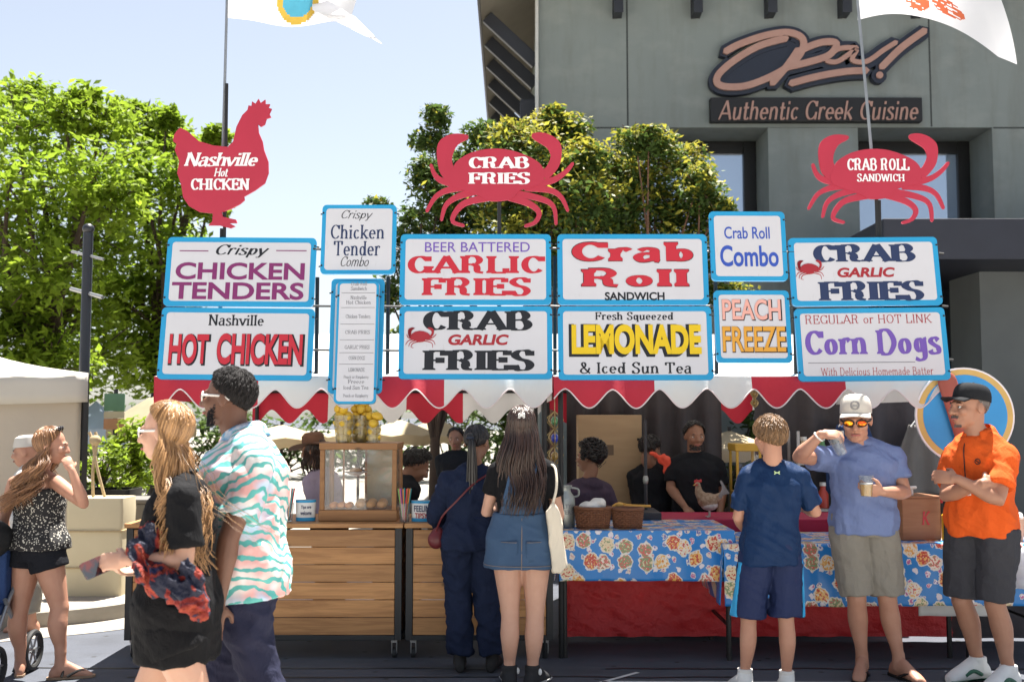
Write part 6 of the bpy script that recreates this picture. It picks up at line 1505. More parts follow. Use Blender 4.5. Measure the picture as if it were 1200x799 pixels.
SIDE = [(0, 46), (40, 60), (70, 74), (95, 92), (115, 116), (180, 134)]
BACKONLY = [(0, 48), (45, 66), (80, 92), (105, 104), (180, 118)]

# ---- woman in the dotted top, seen from behind at the left edge
p = Person('woman with long brown curls in black dotted top and dark shorts at the left edge', 6.8,
    dict(head=(60, 522, 0), neck=(45, 551, .02), pelvis=(44, 652, 0), shr=(66, 565, -.06), shl=(17, 566, .1), elr=(98, 590, -.2), wrr=(84, 551, -.22), ell=(4, 608, .12), wrl=(3, 650, .12),
         knl=(23, 712, 0), anl=(24, 769, .03), knr=(70, 712, -.04), anr=(71, 766, -.06)), -30, 1.55, 'f', 'fair', limb=1.12, bulk=1.06)
p.torso(p.body, 0, 1.02, -.004); p.head(-78, -6); [p.arm(p.body, q) for q in 'lr']; [p.leg(p.body, q) for q in 'lr']
fl_, fr_ = (-.35, .9), (.93, .3)
p.foot('l', fl_); p.foot('r', fr_); p.hand('r', (-.45, .15, .75), (-.5, .6, .1), .9); p.hand('l', (0, .1, -1), (1, 0, 0), .4)
p.skinit(); p.face(lips=True)
p.sandal('l', fl_, M['sole_tan'], M['sole_black'], False); p.sandal('r', fr_, M['sole_tan'], M['sole_black'], False)
m, N, L, b = new_mat('dotted_fabric'); v = coord(N, L); vo = N.new('ShaderNodeTexVoronoi'); vo.inputs['Scale'].default_value = 70; L.new(v, vo.inputs['Vector'])
nz = noise_tex(N, L, v, 95, 2); mm = N.new('ShaderNodeMath'); mm.operation = 'ADD'; L.new(vo.outputs['Distance'], mm.inputs[0]); L.new(nz, mm.inputs[1])
L.new(ramp(N, L, mm.outputs[0], [(.78, (.5, .47, .41)), (.83, (.014, .013, .014))]), b.inputs['Base Color']); b.inputs['Roughness'].default_value = .85
bump(N, L, b, noise_tex(N, L, v, 9, 3), .5, .02); M['dotted'] = m
mb = MB(); p.torso(mb, .1, .8, .016, .022)
for sd in 'lr': mb.tube([p.spine(.8) + (p.P['sh' + sd] - p.spine(.8)) * .5 + p.sfw * (-.05), p.spine(.9) + (p.P['sh' + sd] - p.spine(.9)) * .5 + V((0, 0, .02)) - p.sfw * .035, p.spine(.8) + (p.P['sh' + sd] - p.spine(.8)) * .5 + p.sfw * .06], [.022] * 3, 10)
p.cloth('tank_top', mb, M['dotted'], amp=.007, seed=1)
M['denim_black'] = fabric('denim_black', (.014, .015, .02), bs=40); mb = MB(); p.torso(mb, -.03, .3, .013)
for sd in 'lr': p.leg(mb, sd, .016, .3, flare=.012)
p.cloth('shorts', mb, M['denim_black'], amp=.004, seed=2)
p.hair(HR['auburn'], 900, FULL, .36, r=.0022, seed=4, drift=V((-.2, -.14, 0)), wave=.034, wfreq=17, back_off=.04, only=lambda a: a > 78, spread=1.4)
p.hair(HR['auburn'], 120, FULL, 0, r=.0032, seed=5, cap=False, name='hair_top')
mb = MB()
for q in (-1, 1): mb.ell(p.hp((q * .034, .045, .118)), (.026, .012, .018), p.HM)
mb.tube([p.hp((-.06, .03, .112)), p.hp((.06, .03, .112))], .005, 6); mb.build('sunglasses', M['lens_dark'], p.t)

# ---- blonde woman walking left, near the camera
p = Person('blonde woman in black shirt dress and white sunglasses walking left with a phone', 4.2,
    dict(head=(194, 506, 0), neck=(214, 560, 0), pelvis=(209, 735, 0), shl=(214, 585, -.17), shr=(206, 585, .17), ell=(218, 656, -.2), wrl=(150, 656, -.2), elr=(206, 660, .2), wrr=(168, 668, .06),
         knr=(160, 835, .08), anr=(128, 935, .1), knl=(236, 838, -.08), anl=(272, 930, -.1)), 82, 1.67, 'f', 'pale')
p.torso(p.body, 0, 1.02, -.004); p.head(80, -3); [p.arm(p.body, q) for q in 'lr']; [p.leg(p.body, q) for q in 'lr']; [p.foot(q, (-1, .1)) for q in 'lr']
gl = p.hand('l', (-1, .02, -.06), (.1, .5, -.2), .75, thumb=1); p.hand('r', (-.8, -.5, 0), (0, -.3, 1), .6)
p.skinit(.006); p.face(eyes=False)
M['black_cotton'] = fabric('black_cotton', (.008, .008, .0095), bs=9); mb = MB()
p.torso(mb, -.2, .98, .012, .012, 18)
for q in 'lr': p.arm(mb, q, .014, .8, flare=.02)
p.cloth('dress', mb, M['black_cotton'], .008, 3, .012, 9, seed=3); p.crew(M['black_cotton'])
mb = MB()
for q in 'lr': p.leg(mb, q, .018, .3, flare=.016)
p.torso(mb, -.1, .2, .02); p.cloth('shorts', mb, M['black_cotton'], .009, 2, .006, seed=4)
p.hair(HR['blonde'], 1150, SIDE, .47, r=.0021, seed=7, drift=V((.2, -.15, 0)), wave=.034, wfreq=11, back_off=.03, only=lambda a: a > 88, droprange=(.6, 1.05))
p.hair(HR['blonde'], 420, SIDE, 0, r=.0016, seed=8, cap=False, name='hair_top')
p.hair(HR['blonde'], 30, SIDE, .5, r=.0009, seed=9, drift=V((.55, -.1, .2)), wave=.05, wfreq=7, back_off=.06, cap=False, only=lambda a: a > 80, name='hair_wisps')
p.shades(M['frame_white'], M['lens_dark'])
lady = p
# phone in her hand
ph = thing('phone', 'phone in dark floral case held by the blonde woman', 'phone', V(p.base) + gl + V((-.05, 0, -.01)), 0)
ph.rotation_euler = (R(60), R(-14), R(58)); mb = MB(); mb.loft([[V((x, y, z)) for x, y in rrect(-.066, -.033, .066, .033, .01)] for z in (-.005, .005)]); mb.build('case', mat('phone_case', (.012, .018, .028), .5, c2=(.07, .012, .014), scale=26, amt=.12), ph, 30)
mb = MB(); mb.box((.03, -.026, .0055), (.06, -.004, .008)); mb.build('camera_bump', M['black_plastic'], ph, smooth=0, bevel=.002)
# bunched scarf over her forearm
m, N, L, b = new_mat('scarf_silk'); v = coord(N, L); n1 = noise_tex(N, L, v, 9, 2, .5, 1.2)
L.new(ramp(N, L, n1, [(0, (.005, .007, .03)), (.46, (.006, .008, .026)), (.5, (.2, .012, .008)), (.57, (.26, .03, .008)), (.61, (.09, .008, .01)), (.66, (.006, .012, .06))], 'EASE'), b.inputs['Base Color'])
b.inputs['Roughness'].default_value = .75; bump(N, L, b, noise_tex(N, L, v, 22, 3), 1, .03); M['scarf'] = m
a = lambda px, py, d: at(px, py, 4.2 + d)
sc = thing('scarf', 'red and navy patterned scarf bunched over the blonde woman’s forearm'.replace('’', "'"), 'scarf', a(185, 660, -.2))
o_ = V(sc.location); mb = MB()
for px, py, d, r in ((178, 630, -.17, .062), (170, 645, -.17, .05), (195, 640, -.15, .05)): mb.ell(a(px, py, d) - o_, (r, r * .8, r * .9))
mb.tube([a(165, 642, -.2) - o_, a(172, 668, -.24) - o_, a(205, 690, -.26) - o_], [.042, .052, .05], 12, round_=True); mb.tube([a(185, 680, -.27) - o_, a(225, 690, -.27) - o_, a(232, 715, -.26) - o_], [.04, .045, .036], 12, round_=True)
mb.tube([a(205, 690, -.27) - o_, a(222, 705, -.27) - o_, a(238, 722, -.26) - o_], [.05, .04, .012], 10)
mb.tube([a(215, 655, -.27) - o_, a(226, 685, -.28) - o_, a(232, 700, -.27) - o_], [.02, .035, .03], 10)
put('cloth', fuse(mb, .007, 1, disp=lambda c, n: .022 * (noise.noise(c * 15) + 1.0 * (1 - 2.4 * abs(noise.noise(V((c.x * 30 + c.z * 14, c.y * 20, c.z * 16))))) - .5)), M['scarf'], sc, 60)

# ---- man in the tropical shirt behind her
p = Person('man with dark hair and beard in pastel zebra print shirt walking left', 4.62,
    dict(head=(268, 466, 0), neck=(286, 512, 0), pelvis=(288, 690, 0), shl=(300, 545, -.2), shr=(270, 545, .2), ell=(268, 630, -.27), wrl=(256, 705, -.25), elr=(250, 625, .26), wrr=(228, 670, .2),
         knl=(303, 788, -.09), anl=(338, 895, -.12), knr=(258, 790, .1), anr=(238, 905, .12)), 76, 1.84, 'm', 'brown', bulk=1.0, hs=1.06)
p.torso(p.body, 0, 1.02, -.004); p.head(80, 2); [p.arm(p.body, q) for q in 'lr']; [p.leg(p.body, q) for q in 'lr']
p.hand('l', (-.2, 0, -1), (0, .5, 0), .5); p.hand('r', (-.9, 0, -.3), (0, -.4, 0), .5)
p.skinit(.0065); p.face(eyes=False)
m, N, L, b = new_mat('tropical_print'); v = coord(N, L, (1, 1, 1), (.5, .3, .2)); wv = N.new('ShaderNodeTexWave'); wv.inputs['Scale'].default_value = 7.5; wv.inputs['Distortion'].default_value = 9; wv.inputs['Detail'].default_value = 2.5; wv.inputs['Detail Scale'].default_value = 1.1; wv.bands_direction = 'Z'; L.new(v, wv.inputs['Vector'])
base = mixrgb(N, L, ramp(N, L, noise_tex(N, L, v, 5, 2), [(.42, (0, 0, 0)), (.56, (1, 1, 1))]), (.72, .7, .68), (.68, .36, .34))
base = mixrgb(N, L, ramp(N, L, noise_tex(N, L, coord(N, L, (1.3, 1.3, 1.3)), 3.2, 2), [(.5, (0, 0, 0)), (.62, (1, 1, 1))]), base, (.42, .55, .7))
L.new(mixrgb(N, L, ramp(N, L, wv.outputs['Fac'], [(.68, (0, 0, 0)), (.76, (1, 1, 1))]), base, (.09, .38, .36)), b.inputs['Base Color']); b.inputs['Roughness'].default_value = .75
bump(N, L, b, noise_tex(N, L, v, 8, 3), .5, .025); M['tropic'] = m
mb = MB(); p.torso(mb, -.04, .97, .024, .022, 16)
for q in 'lr': p.arm(mb, q, .02, .72, flare=.014)
p.cloth('shirt', mb, M['tropic'], .008, 3, .014, 8, seed=5)
p.collar(mat('collar_blue', (.1, .32, .52), .7, c2=(.6, .6, .64), scale=26, amt=.2), .06)
M['navy_trouser'] = fabric('navy_trouser', (.022, .024, .05), bs=8); mb = MB(); p.torso(mb, -.04, .25, .014)
for q in 'lr': p.leg(mb, q, .022, 1.95, minr=.048)
p.cloth('trousers', mb, M['navy_trouser'], .009, 3, .013, 8, (1, 1, 1.3), 6)
for q in 'lr':
    mb = MB(); p.foot(q, (-1, .15), mb=mb, grow=.006); put('shoe', fuse(mb, .008, 2), M['sole_black'], p.t)
p.short_hair(HR['short_black'], 2200, [(0, 50), (40, 60), (70, 84), (95, 94), (130, 108), (180, 120)], .03, .0019, 3, .25, lift=.005)
mb = MB()
rnd = random.Random(3)
for i in range(420):
    an = rnd.uniform(-95, 95); v_ = rnd.uniform(0, 1); x_ = .064 * sin(R(an)); y_ = .05 + .048 * cos(R(an)); z_ = -.115 + .05 * v_ + .045 * (abs(an) / 95) ** 1.5 * v_
    if abs(an) < 28 and -.078 < z_ < -.05: continue
    q = p.hp((x_ * .93, y_ - .02, z_)); mb.tube([q, q + p.HM @ V((x_ * .09, .004, -.008))], [.003, .001], 5)
mb.build('beard', HR['black'], p.t)
p.shades(M['frame_white'], M['lens_dark'])

# ---- woman in navy jumpsuit at the counter
p = Person('woman in loose navy jumpsuit with long black ponytail standing at the cart', 6.95,
    dict(head=(559, 518, 0), neck=(557, 550, 0), pelvis=(553, 640, 0), shl=(526, 566, .02), shr=(588, 566, 0), ell=(512, 602, .1), wrl=(524, 622, .32), elr=(604, 604, .12), wrr=(590, 622, .34),
         knl=(537, 706, 0), anl=(539, 766, 0), knr=(570, 706, 0), anr=(577, 766, 0)), 8, 1.6, 'f', 'olive', bulk=1.05)
p.torso(p.body, 0, 1.02, -.004); p.head(-22, -8); [p.arm(p.body, q) for q in 'lr']; [p.leg(p.body, q) for q in 'lr']; p.hand('l', (.2, 1, 0), (1, 0, -.3), .5); p.hand('r', (-.2, 1, 0), (-1, 0, -.3), .5)
p.skinit(.0072)
M['navy_suit'] = fabric('navy_suit', (.013, .02, .048), c2=(.01, .016, .038), bs=7); mb = MB(); p.torso(mb, -.02, .985, .02, .012, 16)
for q in 'lr': p.arm(mb, q, .03, 1.9, flare=.002); p.leg(mb, q, .022, 1.98, minr=.058)
p.cloth('jumpsuit', mb, M['navy_suit'], .0085, 3, .02, 8, (1, 1, .8), 8)
mb = MB(); mb.tube([p.spine(.4) + V((cos(t_) * .155, sin(t_) * .115, 0)) for t_ in [i * .2618 for i in range(25)]], .014, 8); mb.build('waistband', fabric('navy_belt', (.012, .02, .06)), p.t)
for q in 'lr':
    mb = MB(); p.foot(q, (-.05 if q == 'l' else .2, 1), mb=mb, grow=.007); put('shoe', fuse(mb, .008, 2), M['sole_black'], p.t)
M['braid'] = hairmat('braid_black', (.016, .014, .014), (.006, .006, .006))
p.short_hair(M['braid'], 500, BACKONLY, .06, .0045, 5, .1)
pt = p.hp((0, -.115, .02)); mb = MB(); rnd = random.Random(6)
mb.ell(pt, (.03, .03, .03))
for i in range(34):
    an = rnd.uniform(0, 6.28); rr = rnd.uniform(0, .024); w_ = rnd.uniform(-.012, .012)
    pts = catmull([pt + V((rr * .4 * cos(an), -.01, .01)), pt + V((rr * cos(an) + .012, -.04 + rr * sin(an), -.05)), pt + V((.014 + rr * cos(an) * 1.2 + w_, -.03 + rr * sin(an) * .7, -.2)), pt + V((.012 + rr * cos(an) + w_ * 2, -.015 + rr * sin(an) * .6, -.33 - rnd.uniform(0, .1)))], 6)
    mb.tube(pts, [.0055] * (len(pts) - 3) + [.0045, .003, .0015], 5)
mb.build('ponytail', M['braid'], p.t)
mb = MB(); mb.lathe(pt + V((0, -.018, -.005)), [(.024, -.008), (.03, 0), (.024, .008)], 14); mb.build('hair_tie', M['sign_navy'], p.t)
nb = p
bg_ = thing('shoulder_bag', 'dark red handbag hanging at the hip of the woman in navy', 'bag', at(511, 632, 6.9)); o_ = V(bg_.location); M['maroon'] = mat('maroon_leather', (.13, .018, .022), .4, scale=8)
put('pouch', fuse(MB().ell((0, 0, 0), (.055, .045, .06)).ell((.01, .01, .03), (.045, .04, .05)), .007, 3), M['maroon'], bg_, 180)
sw = lambda px, py, d: at(px, py, d) - o_
mb = MB(); mb.tube(catmull([sw(511, 622, 6.88), sw(519, 604, 6.8), sw(534, 588, 6.79), sw(556, 566, 6.82), sw(578, 552, 6.9)], 6), .006, 6); mb.build('strap', M['maroon'], bg_)

# ---- woman in denim pinafore, seen from behind
p = Person('woman with long dark hair in black tee and blue denim pinafore dress, seen from behind', 6.5,
    dict(head=(611, 499, 0), neck=(612, 534, 0), pelvis=(611, 645, 0), shl=(583, 552, .02), shr=(643, 552, .02), ell=(570, 600, .06), wrl=(588, 590, .3), elr=(655, 604, .06), wrr=(644, 624, .3),
         knl=(598, 720, 0), anl=(597, 784, .02), knr=(627, 720, 0), anr=(624, 784, .02)), 0, 1.7, 'f', 'pale', bulk=1.0)
p.torso(p.body, 0, 1.02, -.004); p.head(0, -10); [p.arm(p.body, q) for q in 'lr']; [p.leg(p.body, q) for q in 'lr']; p.hand('l', (.4, 1, .1), (1, 0, -.3), .5); p.hand('r', (-.3, 1, 0), (-1, 0, -.3), .5)
p.skinit(.0068)
mb = MB(); p.torso(mb, .3, .985, .013, .0, 14)
for q in 'lr': p.arm(mb, q, .014, .55, flare=.008)
p.cloth('tee_shirt', mb, M['black_cotton'], .008, 3, .006, seed=9); p.crew(M['black_cotton'])
M['denim'] = mat('denim', (.021, .05, .105), .85, c2=(.05, .095, .17), scale=3.2, amt=.7, bscale=150, bstr=.25)
M['stitch'] = mat('stitch', (.2, .16, .14), .8)
mb = MB(); rings = [p.ring(t_, .026 + f, 32) for t_, f in ((-.16, .036), (-.08, .03), (.04, .022), (.15, .012), (.3, .008), (.4, .01))]; mb.loft(rings)
p.cloth('skirt', mb, M['denim'], .008, 2, .009, 8, seed=10)
mb = MB()
def bib(u, v):
    t_ = .38 + .44 * v; hw = lerp(.95, .45, v ** .7); w_, d_ = p.size(t_); x = (u - .5) * 2 * hw
    return p.spine(t_) + V((x * (w_ + .02), -(d_ + .021) * sqrt(max(0, 1 - (x * .8) ** 2)), 0))
mb.grid(bib, 20, 14); mb.build('bib', M['denim'], p.t, solid=.006)
for sg_ in (-1, 1):
    mb = MB(); pts = [bib(.5 + .42 * sg_, 1), p.spine(.93) + V((sg_ * .075, -.075, .0)), p.spine(1.0) + V((sg_ * .085, -.02, .022)), p.spine(.93) + V((sg_ * .085, .075, 0)), p.spine(.8) + V((sg_ * .08, .11, 0))]
    cp = catmull(pts, 5); n_ = len(cp)
    mb.loft([[q + V((dx, 0, 0)) + V((0, -.004 * dy * (1 - 2 * i / n_), .004 * dy * .6)) for dx, dy in ((-.017, -1), (.017, -1), (.017, 1), (-.017, 1))] for i, q in enumerate(cp)]); mb.build('shoulder_strap', M['denim'], p.t)
    mb = MB(); c = p.spine(.1); y_ = -(p.size(.1)[1] + .042)
    mb.grid(lambda u, v: c + V((sg_ * (.025 + .105 * u), y_ + .028 * u ** 2 * 1.2 - .006 , .02 - .13 * (1 - v) * (1 - .14 * (1 - abs(2 * u - 1))))), 8, 6); k = mb.build('back_pocket', M['denim'], p.t, solid=.005)
    mb = MB(); mb.tube([c + V((sg_ * (.03 + .095 * u), y_ + .034 * u ** 2 - .0115, .012)) for u in (0, .25, .5, .75, 1)], .0018, 5); mb.build('stitching', M['stitch'], k)
mb = MB(); mb.tube([p.spine(t_) + V((0, -(p.size(t_)[1] + .03 + f), 0)) for t_, f in ((-.15, .036), (-.08, .03), (.04, .022), (.15, .012), (.36, .007))], .003, 5); mb.build('centre_seam', M['stitch'], p.t)
mb = MB(); r_ = p.ring(-.16, .064, 40); mb.tube([q + V((0, 0, .02)) for q in r_ + r_[:1]], .0022, 5); mb.build('hem_stitching', M['stitch'], p.t)
for q in 'lr':
    d_ = (-.1, 1) if q == 'l' else (.45, .9)
    mb = MB(); p.foot(q, d_, mb=mb, grow=.007); a_ = p.P['an' + q]; mb.tube([V((a_.x, a_.y, .02)), V((a_.x, a_.y, .135))], [.045, .046], 16); k = put('shoe', fuse(mb, .007, 2), mat('canvas_black', (.02, .02, .022), .8), p.t)
    mb = MB(); P_ = MB(); p.foot(q, d_, mb=P_, grow=.010); mb.v = [(x, y, .001 + min(z, .028)) for x, y, z in P_.v[:16 * 8]]; mb.f = [f for f in P_.f if max(f) < 16 * 8]; mb.m = [0] * len(mb.f); mb.build('rubber_sole', M['white_paint'], k)
    mb = MB(); dv = V((d_[0], d_[1], 0)).normalized(); sx = V((dv.y, -dv.x, 0)); mb.ell(V((a_.x, a_.y, .1)) + sx * .05, (.012, .012, .02)); mb.build('patch', M['white_paint'], k)
p.hair(HR['dark'], 560, BACKONLY, .50, r=.0034, seed=12, drift=V((0, -.03, 0)), wave=.02, wfreq=9, back_off=.03, only=lambda a: a > 70, droprange=(.8, 1.05))
p.hair(HR['dark'], 160, BACKONLY, 0, r=.003, seed=13, cap=False, name='hair_top')
c = p.hp((0, -.125, .045)); mb = MB(); kk = .68
for dx, dz, r_ in ((-.018, .008, .014), (.018, .008, .014), (-.02, -.012, .011), (.02, -.012, .011), (0, 0, .009)): mb.tube([c + kk * V((dx + r_ * .7 * cos(i * .63), -.004, dz + r_ * .8 * sin(i * .63))) for i in range(11)], .0028, 6)
mb.build('hair_clip', M['white_paint'], p.t)
tb = thing('tote_bag', 'cream canvas tote bag on the right shoulder of the woman in denim', 'bag', at(648, 668, 6.38)); o_ = V(tb.location)
M['canvas'] = fabric('canvas', (.62, .56, .46), c2=(.54, .48, .39), bs=8)
q_ = lambda px, py, d: at(px, py, d) - o_
def bagf(s_): return [q_(x + s_ * 0, y, 6.38 + s_ * .05) for x, y in ((641, 600), (648, 590), (656, 600), (660, 630), (664, 664), (655, 671), (648, 670), (645, 640))]
mb = MB(); mb.loft([bagf(s_) for s_ in (-1, -.3, .4, 1)]); put('bag_body', fuse(mb, .008, 3, disp=lambda c, n: .009 * (1 - 2 * abs(noise.noise(V((c.x * 22, c.y * 8, c.z * 4)))))), M['canvas'], tb, 60)
mb = MB(); mb.tube(catmull([q_(646, 596, 6.36), q_(652, 572, 6.36), q_(651, 550, 6.42), q_(646, 545, 6.5), q_(648, 556, 6.6), q_(650, 590, 6.6)], 6), .008, 8); mb.build('strap', M['canvas'], tb)

# ---- boy in navy sports kit, from behind
p = Person('boy with short sandy hair in navy tee and navy shorts with light blue side stripes', 6.32,
    dict(head=(902, 512, 0), neck=(906, 545, 0), pelvis=(903, 655, 0), shl=(876, 562, 0), shr=(937, 562, 0), ell=(865, 606, .04), wrl=(878, 628, .28), elr=(956, 600, .04), wrr=(935, 592, .3),
         knl=(877, 724, 0), anl=(873, 792, .02), knr=(921, 724, 0), anr=(922, 794, .02)), 5, 1.63, 'm', 'fair', bulk=.87, limb=.88, hs=.97)
p.torso(p.body, 0, 1.02, -.004); p.head(18, -4); [p.arm(p.body, q) for q in 'lr']; [p.leg(p.body, q) for q in 'lr']; hb = p.hand('l', (.25, 1, .05), (1, .1, 0), .8); p.hand('r', (-.5, 1, .2), (-1, 0, -.3), .5)
p.skinit(.0068)
M['sport_navy'] = fabric('sport_navy', (.008, .028, .085), c2=(.006, .022, .068), bs=6, rough=.6); M['sport_short'] = fabric('sport_short', (.018, .028, .082), bs=6, rough=.6); M['sky_stripe'] = fabric('sky_stripe', (.05, .36, .68))
mb = MB(); p.torso(mb, -.05, .985, .017, .018, 16)
for q in 'lr': p.arm(mb, q, .016, .78, flare=.012)
p.cloth('tee_shirt', mb, M['sport_navy'], .008, 3, .015, 8, seed=11); p.crew(M['sport_navy'])
mb = MB(); p.torso(mb, -.03, .22, .016)
for q in 'lr': p.leg(mb, q, .018, .96, flare=.024, minr=.06)
p.cloth('shorts', mb, M['sport_short'], .008, 3, .013, 7, seed=12)
for sg_, q in ((-1, 'l'), (1, 'r')):
    mb = MB(); a_, b_ = p.P['hip' + q], p.P['kn' + q]
    def stp(u, v):
        c = a_.lerp(b_, lerp(.12, .95, v)); rr = lerp(.098, .106, v); th = (u - .5) * (.3 + .5 * v ** 4) + (pi if sg_ < 0 else 0) - sg_ * .3
        return c + V((rr * cos(th), rr * sin(th), 0))
    mb.grid(stp, 6, 16); mb.build('side_stripe', M['sky_stripe'], p.t, solid=.01)
    mb = MB(); a_ = p.P['an' + q]; mb.tube([a_ + V((0, 0, .045)), a_ + V((0, 0, .0)), V((a_.x, a_.y, .05))], [.045, .04, .042], 14); p.cloth('sock', mb, M['paper'], .006, 2, .002)
    mb = MB(); p.foot(q, (-.2 if q == 'l' else .15, 1), mb=mb, grow=.01); put('shoe', fuse(mb, .008, 2), M['white_paint'], p.t)
c = p.spine(.93) + V((0, -(p.size(.93)[1] + .022), 0)); mb = MB()
brush(mb, [(c.x - .016, c.z + .008), (c.x - .006, c.z + .001), (c.x + .006, c.z + .001), (c.x + .016, c.z + .008)], .006, c.y - .006); brush(mb, [(c.x - .016, c.z - .008), (c.x - .006, c.z - .001), (c.x + .006, c.z - .001), (c.x + .016, c.z - .008)], .006, c.y - .0062)
mb.build('emblem', mat('emblem_lime', (.45, .6, .3), .5), p.t, 0, solid=.004)
p.short_hair(HR['sand'], 3200, [(0, 55), (40, 66), (75, 90), (110, 104), (180, 116)], .045, .0015, 15, .4, lift=.012)
dk = thing('drink_cup', 'small striped cup of amber drink in the left hand of the boy', 'cup', V(p.base) + hb + V((-.02, -.035, -.05))); 
MB().lathe((0, 0, .03), [(.028, 0), (.036, .1), (.034, .1), (.026, .004)], 18).build('cup_body', M['clear_cup'], dk); MB().lathe((0, 0, .034), [(.0255, 0), (.029, .035)], 18).build('drink', mat('amber_drink', (.5, .24, .04), .2), dk)

# ---- man in the blue tee drinking
p = Person('man in white cap and blue tee with mirrored sunglasses holding two clear cups', 6.8,
    dict(head=(1003, 492, -.03), neck=(1011, 521, .03), pelvis=(1012, 622, 0), shr=(975, 538, .02), shl=(1046, 536, 0), elr=(936, 535, -.18), wrr=(962, 509, -.26), ell=(1060, 577, -.06), wrl=(1034, 576, -.27),
         knr=(1004, 702, -.02), anr=(1010, 768, .02), knl=(1040, 702, -.02), anl=(1053, 770, -.02)), 174, 1.81, 'm', 'fair', bulk=.97, hs=1.13)
p.torso(p.body, 0, 1.02, -.004); p.head(160, -12, jaw=1.15); [p.arm(p.body, q) for q in 'lr']; [p.leg(p.body, q) for q in 'lr']
fl_, fr_ = (.35, -1), (-.45, -1); p.foot('l', fl_); p.foot('r', fr_)
hr = p.hand('r', (.85, -.1, .0), (.1, .6, -.75), .75); hl = p.hand('l', (-.9, -.2, .12), (.1, .5, .2), .75)
p.skinit(.0066); p.face(eyes=False); M['strap_black'] = mat('strap_black', (.025, .018, .016), .6)
p.sandal('l', fl_, M['sole_black'], M['strap_black']); p.sandal('r', fr_, M['sole_black'], M['strap_black'])
M['blue_tee'] = fabric('blue_tee', (.17, .22, .4), c2=(.14, .185, .34), bs=8); mb = MB(); p.torso(mb, -.02, .985, .02, .02, 16); mb.ell(p.spine(.32) + p.fw * .04, (.14, .1, .14))
for q in 'lr': p.arm(mb, q, .017, .62, flare=.014)
p.cloth('tee_shirt', mb, M['blue_tee'], .008, 3, .016, 8, seed=14); p.crew(M['blue_tee'])
M['grey_short'] = fabric('grey_short', (.26, .24, .205), bs=8); mb = MB(); p.torso(mb, -.04, .24, .018)
for q in 'lr': p.leg(mb, q, .02, .94, flare=.022, minr=.06)
p.cloth('shorts', mb, M['grey_short'], .008, 3, .012, 8, seed=15)
p.short_hair(HR['brown'], 300, [(0, 40), (60, 70), (95, 96), (180, 116)], .02, .0026, 17, .2)
M['cap_white'] = fabric('cap_white', (.62, .58, .52), bs=60, bstr=.2); cp_, ch = p.cap(M['cap_white'], M['cap_white'], tall=.12)
mb = MB()
for rr in (.024, .019): mb.tube([ch((rr * cos(i * .3142), .096 + .004 * cos(i * .3) * 0 - .02 * (rr * sin(i * .3142) + .02) / .03 * .35, .088 + rr * sin(i * .3142))) for i in range(21)], .0016, 5)
for dz in (-.006, .0, .006): mb.tube([ch((-.014, .091 - dz * .6, .088 + dz)), ch((.014, .091 - dz * .6, .088 + dz))], .002, 5)
mb.build('emblem', M['p_grey'], cp_)
p.shades(M['sole_black'], M['lens_mirror'])
mb = MB(); d_ = (p.P['wrr'] - p.P['elr']).normalized(); u_ = d_.orthogonal().normalized(); w_ = d_.cross(u_); c = p.P['wrr'] - d_ * .02
mb.tube([c + (u_ * cos(i * .3142) + w_ * sin(i * .3142)) * .032 for i in range(21)], .006, 6); mb.build('wristband', M['paper'], p.t)
M['beer'] = mat('beer', (.75, .4, .07), .15, c2=(.7, .36, .05)); 
k1 = thing('drink_cup', 'clear plastic cup of amber beer in the left hand of the man in blue', 'cup', V(p.base) + hl + V((-.012, -.03, -.055)))
MB().lathe((0, 0, 0), [(.033, .002), (.034, 0), (.045, .125), (.047, .127), (.044, .125), (.0325, .005)], 24).build('cup_body', M['clear_cup'], k1); MB().lathe((0, 0, .006), [(.0315, 0), (.0385, .068)], 24).build('beer', M['beer'], k1); MB().lathe((0, 0, .0745), [(.0385, 0), (.0395, .008)], 24).build('froth', M['paper'], k1)
k2 = thing('drink_cup', 'empty clear plastic cup raised to the mouth of the man in blue', 'cup', V(p.base) + hr + V((.02, -.03, -.06)))
k2.rotation_euler = (R(12), R(-28), 0); MB().lathe((0, 0, -.03), [(.03, .002), (.032, 0), (.043, .12), (.045, .122), (.042, .12), (.03, .005)], 24).build('cup_body', M['clear_cup'], k2)

# ---- man in the orange polo, arms crossed
p = Person('man in orange polo shirt and black cap with arms crossed at the right', 6.6,
    dict(head=(1136, 477, 0), neck=(1148, 510, .02), pelvis=(1151, 624, 0), shr=(1121, 534, .15), shl=(1177, 534, -.13), elr=(1109, 580, .0), wrr=(1152, 566, -.27), ell=(1170, 585, -.28), wrl=(1122, 561, -.2),
         knr=(1127, 704, .06), anr=(1146, 774, .1), knl=(1166, 708, -.08), anl=(1182, 784, -.1)), 130, 1.87, 'm', 'tan', bulk=.95, hs=1.13)
p.torso(p.body, 0, 1.02, -.004); p.head(102, 0); [p.arm(p.body, q) for q in 'lr']; [p.leg(p.body, q) for q in 'lr']
p.hand('l', (-.75, .5, .1), (.2, .8, -.3), .6); p.hand('r', (.8, .2, .1), (-.3, .7, -.3), .6); p.skinit(.0066); p.face()
M['orange_polo'] = fabric('orange_polo', (.72, .11, .018), c2=(.62, .09, .014), bs=8); mb = MB(); p.torso(mb, -.03, .985, .02, .018, 16)
for q in 'lr': p.arm(mb, q, .018, .72, flare=.014)
p.cloth('polo_shirt', mb, M['orange_polo'], .008, 3, .016, 8, seed=16)
p.collar(M['orange_polo'], .055)
c = p.spine(.78) + p.sfw * (p.size(.78)[1] + .03) - p.srt * .07 + V((0, 0, 0)); mb = MB()
